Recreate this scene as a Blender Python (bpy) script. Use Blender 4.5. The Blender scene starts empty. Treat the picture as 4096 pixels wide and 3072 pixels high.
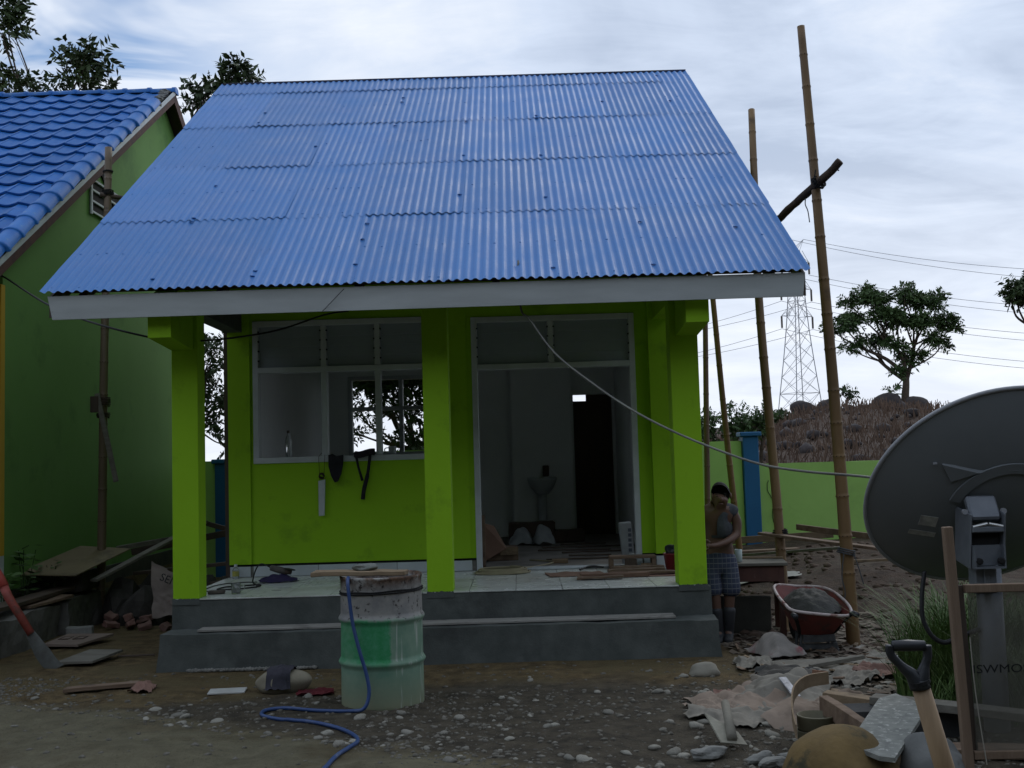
import bpy, bmesh, math, random
from mathutils import Vector, Matrix, noise, Euler
R = math.radians
rnd = random.Random(7)
scene = bpy.context.scene
C = scene.collection

# ---------------------------------------------------------------- camera
CAM_Z = 1.6445
PITCH, ROLL, YAW = 0.0713, 0.0289, 0.0033
fw = Vector((-math.sin(YAW)*math.cos(PITCH), math.cos(YAW)*math.cos(PITCH), math.sin(PITCH)))
r0 = Vector((math.cos(YAW), math.sin(YAW), 0)); u0 = r0.cross(fw)
rt = math.cos(ROLL)*r0 - math.sin(ROLL)*u0
up = math.sin(ROLL)*r0 + math.cos(ROLL)*u0
cam_data = bpy.data.cameras.new('camera'); cam = bpy.data.objects.new('camera', cam_data); C.objects.link(cam)
cam.matrix_world = Matrix(((rt.x, up.x, -fw.x, 0), (rt.y, up.y, -fw.y, 0), (rt.z, up.z, -fw.z, CAM_Z), (0, 0, 0, 1)))
cam_data.sensor_width = 36; cam_data.lens = 38.672; cam_data.clip_start = 0.05; cam_data.clip_end = 4000
scene.camera = cam

# ---------------------------------------------------------------- sky: broken overcast, sun behind cloud at back right
SUN_EL, SUN_AZ = R(38), R(28)          # azimuth measured from +Y towards +X
world = bpy.data.worlds.new('World'); scene.world = world; world.use_nodes = True
nt = world.node_tree; nt.nodes.clear()
def N(t, **k):
    n = nt.nodes.new(t)
    for a, b in k.items(): setattr(n, a, b)
    return n
def LK(a, b): nt.links.new(a, b)
out = N('ShaderNodeOutputWorld'); bgsky = N('ShaderNodeBackground'); bgcl = N('ShaderNodeBackground'); mixw = N('ShaderNodeMixShader')
sky = N('ShaderNodeTexSky', sky_type='NISHITA', sun_disc=False, sun_elevation=SUN_EL, sun_rotation=SUN_AZ)
sky.altitude = 100; sky.air_density = 1.0; sky.dust_density = 0.3; sky.ozone_density = 3.0
LK(sky.outputs[0], bgsky.inputs[0]); bgsky.inputs[1].default_value = 0.12
tc = N('ShaderNodeTexCoord'); sep = N('ShaderNodeSeparateXYZ'); LK(tc.outputs['Generated'], sep.inputs[0])
def MA(op, a, b=None, clamp=False):
    n = N('ShaderNodeMath', operation=op, use_clamp=clamp)
    for i, v in enumerate((a, b)):
        if v is None: continue
        if isinstance(v, (int, float)): n.inputs[i].default_value = v
        else: LK(v, n.inputs[i])
    return n.outputs[0]
zz = MA('ADD', MA('MAXIMUM', sep.outputs[2], 0.0), 0.16)
comb = N('ShaderNodeCombineXYZ'); LK(MA('DIVIDE', sep.outputs[0], zz), comb.inputs[0]); LK(MA('DIVIDE', sep.outputs[1], zz), comb.inputs[1])
def NZ(scale, detail, rough, dist=0.0, off=(0, 0, 0), sc=(1, 1, 1)):
    mp = N('ShaderNodeMapping'); mp.inputs['Location'].default_value = off; mp.inputs['Scale'].default_value = sc
    LK(comb.outputs[0], mp.inputs[0])
    n = N('ShaderNodeTexNoise'); n.inputs['Scale'].default_value = scale; n.inputs['Detail'].default_value = detail
    n.inputs['Roughness'].default_value = rough; n.inputs['Distortion'].default_value = dist
    LK(mp.outputs[0], n.inputs['Vector']); return n.outputs[0]
n1 = NZ(0.75, 6, 0.58, 0.9, (3.1, 1.7, 0), (0.85, 1.25, 1))
n2 = NZ(2.6, 6, 0.62, 0.8, (8.0, 2.0, 0), (0.8, 1.3, 1))
tone = MA('ADD', MA('MULTIPLY', n1, 0.65), MA('MULTIPLY', n2, 0.35))
cr = N('ShaderNodeValToRGB'); LK(tone, cr.inputs[0])
e = cr.color_ramp.elements
e[0].position = 0.38; e[0].color = (0.42, 0.495, 0.63, 1)
e[1].position = 0.64; e[1].color = (0.74, 0.785, 0.86, 1)
m_ = cr.color_ramp.elements.new(0.50); m_.color = (0.555, 0.635, 0.775, 1)
# clouds thin out and brighten towards the horizon
hz = N('ShaderNodeMapRange'); hz.inputs['From Min'].default_value = 0.0; hz.inputs['From Max'].default_value = 0.26
hz.inputs['To Min'].default_value = 1.0; hz.inputs['To Max'].default_value = 0.0; LK(sep.outputs[2], hz.inputs[0])
hmix = N('ShaderNodeMix', data_type='RGBA'); LK(MA('MULTIPLY', hz.outputs[0], 0.62), hmix.inputs[0])
LK(cr.outputs[0], hmix.inputs[6]); hmix.inputs[7].default_value = (0.90, 0.92, 0.96, 1)
LK(hmix.outputs[2], bgcl.inputs[0]); bgcl.inputs[1].default_value = 1.22
# a gap in the cloud over the tiled roof
gap = N('ShaderNodeVectorMath', operation='DISTANCE'); LK(tc.outputs['Generated'], gap.inputs[0])
gd = Vector((-0.352, 0.878, 0.325)).normalized(); gap.inputs[1].default_value = gd
gm = N('ShaderNodeMapRange'); gm.inputs['From Min'].default_value = 0.04; gm.inputs['From Max'].default_value = 0.17
gm.inputs['To Min'].default_value = 1.0; gm.inputs['To Max'].default_value = 0.0; LK(gap.outputs['Value'], gm.inputs[0])
n3 = NZ(2.2, 5, 0.6, 0.6, (1.3, 0.4, 0), (0.9, 1.2, 1))
hole = MA('MULTIPLY', gm.outputs[0], MA('MULTIPLY', MA('SUBTRACT', n3, 0.40), 7.0, True), True)
LK(MA('SUBTRACT', 1.0, MA('MULTIPLY', hole, 1.0)), mixw.inputs[0])
LK(bgsky.outputs[0], mixw.inputs[1]); LK(bgcl.outputs[0], mixw.inputs[2]); LK(mixw.outputs[0], out.inputs[0])

sun_d = bpy.data.lights.new('sun', 'SUN'); sun_d.energy = 0.6; sun_d.angle = R(25); sun_d.color = (1.0, 0.96, 0.9)
sun = bpy.data.objects.new('sun', sun_d); C.objects.link(sun)
sdir = Vector((math.sin(SUN_AZ)*math.cos(SUN_EL), math.cos(SUN_AZ)*math.cos(SUN_EL), math.sin(SUN_EL)))
sun.rotation_euler = (-sdir).to_track_quat('-Z', 'Y').to_euler(); sun.location = sdir*50

vs = scene.view_settings; vs.view_transform = 'Standard'; vs.look = 'None'; vs.exposure = 0.0; vs.gamma = 1.0; vs.use_curve_mapping = False

# ---------------------------------------------------------------- materials
_m = {}
def mat(name, c1, c2=None, scale=6.0, rough=0.8, bump=0.0, bscale=60.0, metal=0.0, spec=0.4, sc=(1, 1, 1), lo=0.35, hi=0.65, detail=5, rvar=0.0,
        objvar=0.0, c3=None, s3=2.0, lo3=0.55, hi3=0.7, coat=0.0, alpha=1.0, trans=0.0, backup=None):
    if name in _m: return _m[name]
    m = bpy.data.materials.new(name); m.use_nodes = True; t = m.node_tree; b = t.nodes['Principled BSDF']
    b.inputs['Roughness'].default_value = rough; b.inputs['Metallic'].default_value = metal
    b.inputs['Specular IOR Level'].default_value = spec; b.inputs['Coat Weight'].default_value = coat
    b.inputs['Base Color'].default_value = (*c1, 1)
    if trans: b.inputs['Transmission Weight'].default_value = trans
    tcn = t.nodes.new('ShaderNodeTexCoord'); mp = t.nodes.new('ShaderNodeMapping'); mp.inputs['Scale'].default_value = sc
    t.links.new(tcn.outputs['Object'], mp.inputs[0])
    last = None
    if c2 is not None:
        n = t.nodes.new('ShaderNodeTexNoise'); n.inputs['Scale'].default_value = scale; n.inputs['Detail'].default_value = detail; n.inputs['Roughness'].default_value = 0.6
        t.links.new(mp.outputs[0], n.inputs['Vector'])
        r = t.nodes.new('ShaderNodeMapRange'); r.inputs['From Min'].default_value = lo; r.inputs['From Max'].default_value = hi
        t.links.new(n.outputs[0], r.inputs[0])
        x = t.nodes.new('ShaderNodeMix'); x.data_type = 'RGBA'; x.inputs[6].default_value = (*c1, 1); x.inputs[7].default_value = (*c2, 1)
        t.links.new(r.outputs[0], x.inputs[0]); last = x.outputs[2]
        if rvar:
            rr = t.nodes.new('ShaderNodeMapRange'); rr.inputs['To Min'].default_value = max(0.02, rough-rvar); rr.inputs['To Max'].default_value = min(1, rough+rvar)
            t.links.new(n.outputs[0], rr.inputs[0]); rr.inputs['From Min'].default_value = 0.3; rr.inputs['From Max'].default_value = 0.7
            t.links.new(rr.outputs[0], b.inputs['Roughness'])
    if c3 is not None:
        n = t.nodes.new('ShaderNodeTexNoise'); n.inputs['Scale'].default_value = s3; n.inputs['Detail'].default_value = 6; n.inputs['Roughness'].default_value = 0.65
        t.links.new(tcn.outputs['Object'], n.inputs['Vector'])
        r = t.nodes.new('ShaderNodeMapRange'); r.inputs['From Min'].default_value = lo3; r.inputs['From Max'].default_value = hi3
        t.links.new(n.outputs[0], r.inputs[0])
        x = t.nodes.new('ShaderNodeMix'); x.data_type = 'RGBA'; x.inputs[7].default_value = (*c3, 1)
        if last is None: x.inputs[6].default_value = (*c1, 1)
        else: t.links.new(last, x.inputs[6])
        t.links.new(r.outputs[0], x.inputs[0]); last = x.outputs[2]
    if objvar:
        oi = t.nodes.new('ShaderNodeObjectInfo'); hs = t.nodes.new('ShaderNodeHueSaturation')
        r = t.nodes.new('ShaderNodeMapRange'); r.inputs['To Min'].default_value = 1-objvar; r.inputs['To Max'].default_value = 1+objvar
        t.links.new(oi.outputs['Random'], r.inputs[0]); t.links.new(r.outputs[0], hs.inputs['Value'])
        if last is None: hs.inputs['Color'].default_value = (*c1, 1)
        else: t.links.new(last, hs.inputs['Color'])
        last = hs.outputs[0]
    if last is not None: t.links.new(last, b.inputs['Base Color'])
    if bump:
        n = t.nodes.new('ShaderNodeTexNoise'); n.inputs['Scale'].default_value = bscale; n.inputs['Detail'].default_value = 5
        t.links.new(mp.outputs[0], n.inputs['Vector'])
        bp = t.nodes.new('ShaderNodeBump'); bp.inputs['Strength'].default_value = min(1, bump); bp.inputs['Distance'].default_value = 0.01
        t.links.new(n.outputs[0], bp.inputs['Height']); t.links.new(bp.outputs[0], b.inputs['Normal'])
    _m[name] = m
    return m

# ---------------------------------------------------------------- mesh helpers
def wloc(o):
    v = Vector((0, 0, 0))
    while o is not None: v += o.location; o = o.parent
    return v
def nz3(p, s, seed=0.0):
    q = Vector(p)*s + Vector((seed*1.7, seed*2.3, seed*0.9))
    return noise.noise_vector(q)
def fbm(x, y, s, seed=0.0, octv=3):
    v = 0; a = 1; f_ = s
    for _ in range(octv):
        v += a*noise.noise(Vector((x*f_+seed, y*f_-seed*0.7, seed*1.3))); a *= 0.5; f_ *= 2.1
    return v
class MB:
    def __init__(s): s.v = []; s.f = []
    def add(s, vs_, fs):
        o = len(s.v); s.v += [Vector(p) for p in vs_]; s.f += [tuple(i+o for i in q) for q in fs]; return s
    def box(s, c, d, rot=None):
        hx, hy, hz_ = d[0]/2, d[1]/2, d[2]/2
        pts = [Vector((x, y, z)) for x in (-hx, hx) for y in (-hy, hy) for z in (-hz_, hz_)]
        if rot is not None: pts = [rot @ p for p in pts]
        pts = [p+Vector(c) for p in pts]
        return s.add(pts, [(0, 1, 3, 2), (4, 6, 7, 5), (0, 4, 5, 1), (2, 3, 7, 6), (0, 2, 6, 4), (1, 5, 7, 3)])
    def bb(s, x0, x1, y0, y1, z0, z1): return s.box(((x0+x1)/2, (y0+y1)/2, (z0+z1)/2), (x1-x0, y1-y0, z1-z0))
    def bev(s, c, d, b=0.004, rot=None, sub=0, amp=0.0, seed=0.0, sc=6.0):
        """box with chamfered edges, optionally subdivided and roughened"""
        bm = bmesh.new(); bmesh.ops.create_cube(bm, size=1)
        for v in bm.verts: v.co = Vector((v.co.x*d[0], v.co.y*d[1], v.co.z*d[2]))
        if b: bmesh.ops.bevel(bm, geom=bm.edges[:], offset=min(b, min(d)*0.45), segments=1, affect='EDGES', profile=0.5)
        if sub:
            for _ in range(sub):
                ed = [q for q in bm.edges if q.calc_length() > max(d)/(2**sub)*0.8]
                if ed: bmesh.ops.subdivide_edges(bm, edges=ed, cuts=1, use_grid_fill=True)
        pts = []
        for v in bm.verts:
            p = v.co.copy()
            if amp: p += nz3(p, sc, seed)*amp
            if rot is not None: p = rot @ p
            pts.append(p+Vector(c))
        bm.verts.index_update()
        fs = [tuple(v.index for v in f.verts) for f in bm.faces]; bm.free()
        return s.add(pts, fs)
    def tube(s, pts, rad, n=8, cap=True):
        pts = [Vector(p) for p in pts]; k = len(pts)
        if not isinstance(rad, (list, tuple)): rad = [rad]*k
        o = len(s.v); nrm = None
        for i, p in enumerate(pts):
            d = (pts[min(i+1, k-1)]-pts[max(i-1, 0)])
            d = d.normalized() if d.length > 1e-9 else Vector((0, 0, 1))
            if nrm is None:
                a = Vector((0, 0, 1)) if abs(d.z) < 0.9 else Vector((1, 0, 0)); nrm = d.cross(a).normalized()
            else:
                nrm = (nrm - d*nrm.dot(d)); nrm = nrm.normalized() if nrm.length > 1e-6 else d.orthogonal().normalized()
            b = d.cross(nrm)
            for j in range(n):
                t = 2*math.pi*j/n; s.v.append(p+(nrm*math.cos(t)+b*math.sin(t))*rad[i])
        for i in range(k-1):
            for j in range(n):
                j2 = (j+1) % n; s.f.append((o+i*n+j, o+i*n+j2, o+(i+1)*n+j2, o+(i+1)*n+j))
        if cap:
            s.f.append(tuple(o+j for j in range(n))[::-1]); s.f.append(tuple(o+(k-1)*n+j for j in range(n)))
        return s
    def lathe(s, prof, n=24, c=(0, 0, 0), cap=True, rot=None):
        o = len(s.v); k = len(prof)
        for r_, z in prof:
            for j in range(n):
                t = 2*math.pi*j/n; p = Vector((r_*math.cos(t), r_*math.sin(t), z))
                if rot is not None: p = rot @ p
                s.v.append(p+Vector(c))
        for i in range(k-1):
            for j in range(n):
                j2 = (j+1) % n; s.f.append((o+i*n+j, o+i*n+j2, o+(i+1)*n+j2, o+(i+1)*n+j))
        if cap:
            s.f.append(tuple(o+j for j in range(n))[::-1]); s.f.append(tuple(o+(k-1)*n+j for j in range(n)))
        return s
    def prism(s, poly, d):
        """closed 3D polygon extruded by vector d"""
        poly = [Vector(p) for p in poly]; d = Vector(d); n = len(poly)
        fs = [tuple(range(n))[::-1], tuple(range(n, 2*n))]+[(i, (i+1) % n, (i+1) % n+n, i+n) for i in range(n)]
        return s.add(poly+[p+d for p in poly], fs)
    def rock(s, c, d, seed=0.0, amp=0.25, sub=2, rotz=0.0, flat=0.0):
        bm = bmesh.new(); bmesh.ops.create_icosphere(bm, subdivisions=sub, radius=0.5)
        rm = Matrix.Rotation(rotz, 3, 'Z'); pts = []
        for v in bm.verts:
            p = v.co.copy(); p += p.normalized()*noise.noise(p*2.2+Vector((seed*3.1, seed, seed*1.9)))*amp + nz3(p, 5, seed)*amp*0.12
            p = Vector((p.x*d[0], p.y*d[1], p.z*d[2])); pts.append(rm @ p+Vector(c))
        bm.verts.index_update(); fs = [tuple(v.index for v in f.verts) for f in bm.faces]; bm.free()
        return s.add(pts, fs)
    def build(s, name, m, parent=None, smooth=False, kind=None):
        off = wloc(parent)
        me = bpy.data.meshes.new(name); me.from_pydata([v-off for v in s.v], [], s.f); me.update()
        if smooth:
            for p in me.polygons: p.use_smooth = True
        me.materials.append(m)
        o = bpy.data.objects.new(name, me); C.objects.link(o)
        if parent is not None: o.parent = parent
        if kind: o['kind'] = kind
        return o
def recalc(o):
    bm = bmesh.new(); bm.from_mesh(o.data); bmesh.ops.recalc_face_normals(bm, faces=bm.faces); bm.to_mesh(o.data); bm.free(); return o
def thing(name, label, cat, loc=(0, 0, 0), group=None):
    o = bpy.data.objects.new(name, None); o.empty_display_size = 0.1; C.objects.link(o); o.location = loc
    o['label'] = label; o['category'] = cat
    if group: o['group'] = group
    return o
def tag(o, label, cat, group=None):
    o['label'] = label; o['category'] = cat
    if group: o['group'] = group
    return o
def piece(name, me, parent, loc, rot=None):
    """a piece that shares mesh data; loc in world coordinates"""
    o = bpy.data.objects.new(name, me); C.objects.link(o)
    if parent is not None: o.parent = parent
    o.location = Vector(loc)-wloc(parent)
    if rot is not None: o.rotation_euler = rot
    return o
def mesh_of(mb, name, m, smooth=False):
    me = bpy.data.meshes.new(name); me.from_pydata(mb.v, [], mb.f); me.update(); me.materials.append(m)
    if smooth:
        for p in me.polygons: p.use_smooth = True
    return me
def text(name, body, size, m, parent, mw, ext=0.001):
    cu = bpy.data.curves.new(name, 'FONT'); cu.body = body; cu.size = size; cu.extrude = ext; cu.align_x = 'CENTER'; cu.align_y = 'CENTER'
    cu.materials.append(m); cu.resolution_u = 3
    o = bpy.data.objects.new(name, cu); C.objects.link(o)
    dg = bpy.context.evaluated_depsgraph_get(); nm = bpy.data.meshes.new_from_object(o.evaluated_get(dg)); nm.name = name; bpy.data.objects.remove(o)
    nm.materials.clear(); nm.materials.append(m); o = bpy.data.objects.new(name, nm); C.objects.link(o)
    if parent is not None: o.parent = parent
    o.matrix_local = Matrix.Translation(-wloc(parent)) @ mw
    return o
def catmull(pts, n=6):
    pts = [Vector(p) for p in pts]; o_ = []
    for i in range(len(pts)-1):
        p0, p1, p2, p3 = pts[max(i-1, 0)], pts[i], pts[i+1], pts[min(i+2, len(pts)-1)]
        for k in range(n):
            t = k/n
            o_.append(0.5*((2*p1)+(p2-p0)*t+(2*p0-5*p1+4*p2-p3)*t*t+(3*p1-p0-3*p2+p3)*t**3))
    o_.append(pts[-1]); return o_
def sstep(a, b, x):
    t = max(0.0, min(1.0, (x-a)/(b-a))); return t*t*(3-2*t)
# ================================================================ the setting
def gh(x, y):
    """height of the ground"""
    z = 0.0
    z += 0.035*fbm(x, y, 0.5, 3.0)+0.018*fbm(x, y, 2.2, 9.0)+(0.009*abs(fbm(x, y, 6.5, 14.0, 2)) if y < 14 else 0)
    near = sstep(2.0, 0.0, abs(x+0.7)-2.6)*sstep(8.4, 9.1, y)*sstep(20, 17, y)       # level strip under the new building
    z *= 1-0.7*near
    sand = sstep(-0.35, 0.35, (5.95-0.56*x)-y)*sstep(3.5, 1.0, x)
    z += sand*(0.05+0.03*fbm(x, y, 1.3, 5.0))
    z += 0.24*sstep(11.5, 16.0, y)*sstep(1.8, 3.6, x)*sstep(19, 17.6, y)
    z += (0.10*sstep(0.4, 1.2, x-3.0+0.3*fbm(x, y, 0.8, 2))+0.05*fbm(x, y, 1.1, 6))*sstep(9.6, 11, y)*sstep(2.2, 3.0, x)*sstep(19, 17.6, y)
    if y > 19:
        z += 0.9*sstep(19, 24, y)*sstep(2, 8, x)
        z += 2.35*sstep(22, 48, y)*sstep(2.0, 13.0, x+0.02*(y-50))*(1+0.1*fbm(x, y, 0.2, 4))
        z += 0.35*fbm(x, y, 0.16, 8)*sstep(22, 30, y)
        z += 4.3*sstep(60, 255, y)*sstep(-40, 40, x)
    return z
def axis(lo, hi, fine0, fine1, step, grow=1.16):
    a = []; v = fine0
    while v < fine1: a.append(v); v += step
    s = step; v = fine1; r_ = []
    while v < hi: r_.append(v); s *= grow; v += s
    r_.append(hi); s = step; v = fine0-step; l_ = []
    while v > lo: l_.append(v); s *= grow; v -= s
    l_.append(lo); return l_[::-1]+a+r_
gx = axis(-900, 900, -6.0, 5.2, 0.045); gy = axis(-300, 1500, 4.4, 14.0, 0.045)
gv = []; cols = []
for y in gy:
    for x in gx:
        gv.append((x, y, gh(x, y)))
        sand = sstep(-0.25, 0.25, (5.95-0.56*x)-y+0.35*fbm(x, y, 1.7, 21))*sstep(3.2, 0.8, x+0.4*fbm(x, y, 1.0, 11))
        wet = sstep(-0.25, 0.3, 8.35-0.12*abs(x)-y+0.3*fbm(x, y, 1.4, 31))*(1-sand)
        wet = max(wet, 0.6*sstep(0.35, 0.0, abs(math.hypot((x+0.9)*1.0, y-7.8)-0.2)))
        red = sstep(1.5, 2.3, x+0.4*fbm(x, y, 0.9, 41))*sstep(7.2, 8.6, y+0.5*fbm(x, y, 0.9, 51))
        cols.append((sand, min(1, wet), red, 1.0))
nx = len(gx); gf = [(j*nx+i, j*nx+i+1, (j+1)*nx+i+1, (j+1)*nx+i) for j in range(len(gy)-1) for i in range(nx-1)]
me = bpy.data.meshes.new('ground'); me.from_pydata(gv, [], gf); me.update()
ca = me.color_attributes.new('soil', 'FLOAT_COLOR', 'POINT'); ca.data.foreach_set('color', [c for q in cols for c in q])
for p in me.polygons: p.use_smooth = True
ground = bpy.data.objects.new('ground', me); C.objects.link(ground); ground['kind'] = 'structure'
gm_ = bpy.data.materials.new('soil'); gm_.use_nodes = True; t = gm_.node_tree; b = t.nodes['Principled BSDF']; b.inputs['Specular IOR Level'].default_value = 0.25
at = t.nodes.new('ShaderNodeVertexColor'); at.layer_name = 'soil'; sx = t.nodes.new('ShaderNodeSeparateColor'); t.links.new(at.outputs[0], sx.inputs[0])
gt = t.nodes.new('ShaderNodeTexCoord')
def gn(scale, det=6, rg=0.65):
    n = t.nodes.new('ShaderNodeTexNoise'); n.inputs['Scale'].default_value = scale; n.inputs['Detail'].default_value = det; n.inputs['Roughness'].default_value = rg
    t.links.new(gt.outputs['Object'], n.inputs['Vector']); return n.outputs[0]
def gmix(fac, a, b_):
    x = t.nodes.new('ShaderNodeMix'); x.data_type = 'RGBA'
    if isinstance(fac, float): x.inputs[0].default_value = fac
    else: t.links.new(fac, x.inputs[0])
    for i, q in ((6, a), (7, b_)):
        if isinstance(q, tuple): x.inputs[i].default_value = (*q, 1)
        else: t.links.new(q, x.inputs[i])
    return x.outputs[2]
def gr(v, a, b_):
    r_ = t.nodes.new('ShaderNodeMapRange'); r_.inputs['From Min'].default_value = a; r_.inputs['From Max'].default_value = b_; t.links.new(v, r_.inputs[0]); return r_.outputs[0]
big, mid, fin = gn(1.3), gn(7.0), gn(55.0, 4, 0.7)
dirt = gmix(gr(mid, 0.35, 0.65), (0.062, 0.043, 0.019), (0.165, 0.118, 0.056))
dirt = gmix(gr(big, 0.45, 0.62), dirt, (0.120, 0.094, 0.044))
sandc = gmix(gr(mid, 0.3, 0.7), (0.105, 0.094, 0.058), (0.172, 0.155, 0.098)); sandc = gmix(gr(big, 0.52, 0.68), sandc, (0.080, 0.062, 0.032))
wetc = gmix(gr(mid, 0.35, 0.65), (0.036, 0.030, 0.021), (0.092, 0.077, 0.053))
redc = gmix(gr(mid, 0.35, 0.65), (0.040, 0.026, 0.018), (0.085, 0.056, 0.040)); redc = gmix(gr(big, 0.55, 0.7), redc, (0.095, 0.076, 0.058))
col = gmix(sx.outputs[2], dirt, redc); col = gmix(sx.outputs[1], col, wetc); col = gmix(sx.outputs[0], col, sandc)
sp = gmix(gr(fin, 0.66, 0.74), col, (0.17, 0.158, 0.13)); sp = gmix(gr(fin, 0.40, 0.30), sp, (0.028, 0.024, 0.017))
t.links.new(sp, b.inputs['Base Color']); b.inputs['Roughness'].default_value = 0.9
bp = t.nodes.new('ShaderNodeBump'); bp.inputs['Strength'].default_value = 1.0; bp.inputs['Distance'].default_value = 0.035
t.links.new(gn(26, 6, 0.7), bp.inputs['Height']); t.links.new(bp.outputs[0], b.inputs['Normal'])
me.materials.append(gm_)
# ================================================================ new lime green building
lime = mat('lime_paint', (0.265, 0.51, 0.010), (0.285, 0.54, 0.013), scale=1.2, rough=0.66, bump=0.35, bscale=9, spec=0.3, c3=(0.175, 0.34, 0.012), s3=2.6, lo3=0.56, hi3=0.74)
cement = mat('dark_cement_render', (0.062, 0.071, 0.065), (0.095, 0.105, 0.096), scale=5, rough=0.9, bump=0.35, bscale=70, c3=(0.045, 0.048, 0.046), s3=1.7)
cementrough = mat('raw_cement_edge', (0.13, 0.13, 0.115), (0.22, 0.215, 0.19), scale=12, rough=0.95, bump=0.6, bscale=60)
tilem = mat('white_floor_tile', (0.60, 0.63, 0.59), (0.50, 0.52, 0.48), scale=2.5, rough=0.28, spec=0.5, c3=(0.33, 0.32, 0.275), s3=2.2, lo3=0.5, hi3=0.72, objvar=0.05, rvar=0.1)
basetile = mat('white_skirting_tile', (0.50, 0.55, 0.57), (0.45, 0.49, 0.50), scale=3, rough=0.25, objvar=0.04)
framep = mat('white_window_paint', (0.52, 0.56, 0.58), (0.44, 0.48, 0.49), scale=5, rough=0.5, bump=0.05, bscale=90)
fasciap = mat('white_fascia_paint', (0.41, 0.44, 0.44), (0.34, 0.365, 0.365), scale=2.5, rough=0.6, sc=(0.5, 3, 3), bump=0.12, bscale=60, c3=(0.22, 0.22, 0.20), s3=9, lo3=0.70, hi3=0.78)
blackm = mat('black_gap', (0.012, 0.012, 0.012), rough=0.9)
inwall = mat('grey_interior_wall', (0.78, 0.82, 0.82), (0.72, 0.76, 0.76), scale=1.5, rough=0.8, bump=0.05, bscale=120)
darkwood = mat('dark_wood', (0.055, 0.040, 0.030), (0.085, 0.060, 0.042), scale=4, sc=(1, 1, 0.15), rough=0.7, bump=0.2, bscale=30)
roofblue = mat('blue_roof_sheet', (0.050, 0.178, 0.45), (0.060, 0.200, 0.49), scale=2.0, rough=0.50, spec=0.30, bump=0.12, bscale=18, c3=(0.075, 0.195, 0.47), s3=1.6, lo3=0.5, hi3=0.72, objvar=0.07, rvar=0.08)
roofback = mat('blue_roof_back', (0.02, 0.035, 0.10), (0.03, 0.03, 0.05), scale=2, rough=0.5)
BX0, BX1, YC, YW, FL = -2.985, 1.59, 9.505, 11.268, 0.56
house = thing('green_house', 'new lime green house with blue corrugated roof, white window frames and cement steps', 'house', (-0.7, 11.0, 0.0))
# plinth and steps
m = MB()
def rough_slab(mb, x0, x1, y0, y1, z0, z1, amp=0.012, seed=1.0, step=0.12, flare=0.0):
    ax = [x0+(x1-x0)*i/max(2, int((x1-x0)/step)) for i in range(max(2, int((x1-x0)/step))+1)]
    ay = [y0+(y1-y0)*i/max(2, int((y1-y0)/step)) for i in range(max(2, int((y1-y0)/step))+1)]
    az = [z0+(z1-z0)*i/max(2, int((z1-z0)/step)) for i in range(max(2, int((z1-z0)/step))+1)]
    def dp(p):
        p = Vector(p); q = p+nz3(p, 3.0, seed)*amp+nz3(p, 11.0, seed+2)*amp*0.4
        k = flare*((z1-p.z)/(z1-z0))**2; cx, cy = (x0+x1)/2, (y0+y1)/2
        q.x += k*(1 if p.x > cx else -1)*(abs(p.x-cx)/((x1-x0)/2))**12; q.y -= k*(1 if p.y < y0+1e-4 else 0)
        return q
    def sheet(A, B, fn, flip):
        o = len(mb.v); mb.v += [dp(fn(a, b_)) for b_ in B for a in A]; n = len(A)
        for j in range(len(B)-1):
            for i in range(n-1):
                q = (o+j*n+i, o+j*n+i+1, o+(j+1)*n+i+1, o+(j+1)*n+i); mb.f.append(q[::-1] if flip else q)
    sheet(ax, az, lambda a, b_: (a, y0, b_), False); sheet(ax, az, lambda a, b_: (a, y1, b_), True)
    sheet(ay, az, lambda a, b_: (x0, a, b_), True); sheet(ay, az, lambda a, b_: (x1, a, b_), False)
    sheet(ax, ay, lambda a, b_: (a, b_, z1), False)
rough_slab(m, BX0-0.01, BX1+0.03, YC+0.003, 16.5, -0.2, FL-0.016, 0.006, 2.0)
m.build('plinth', cement, house)
m = MB(); rough_slab(m, BX0-0.02, BX1+0.035, YC-0.30, YC-0.004, -0.2, 0.302, 0.012, 5.0, 0.07, 0.05)
m.build('step', cement, house, smooth=True)
# floor tiles
floor_part = MB().bb(BX0+0.02, BX1-0.02, YC+0.02, 16.3, FL-0.03, FL-0.0115).build('porch_floor', cementrough, house)
tw = 0.394
x0g = -0.4486
ks = [k for k in range(-8, 7)]
for j in range(5):
    for k in ks:
        a, b_ = max(x0g+0.4*k, BX0+0.0), min(x0g+0.4*(k+1), BX1-0.0)
        c_, d_ = YC-0.006+0.4*j, min(YC-0.006+0.4*(j+1), YW+0.02)
        if b_-a < 0.05 or d_-c_ < 0.03: continue
        MB().bev(((a+b_)/2, (c_+d_)/2, FL-0.005+rnd.uniform(-0.0008, 0.0008)), (b_-a-0.005, d_-c_-0.005, 0.0105), 0.0015).build('floor_tile', tilem, floor_part)
MB().bb(BX0+0.1, BX1-0.1, YW+0.02, 16.3, FL-0.012, FL-0.002).build('room_floor', mat('dusty_room_floor', (0.22, 0.21, 0.19), (0.13, 0.12, 0.105), scale=3, rough=0.6), house)
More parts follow.
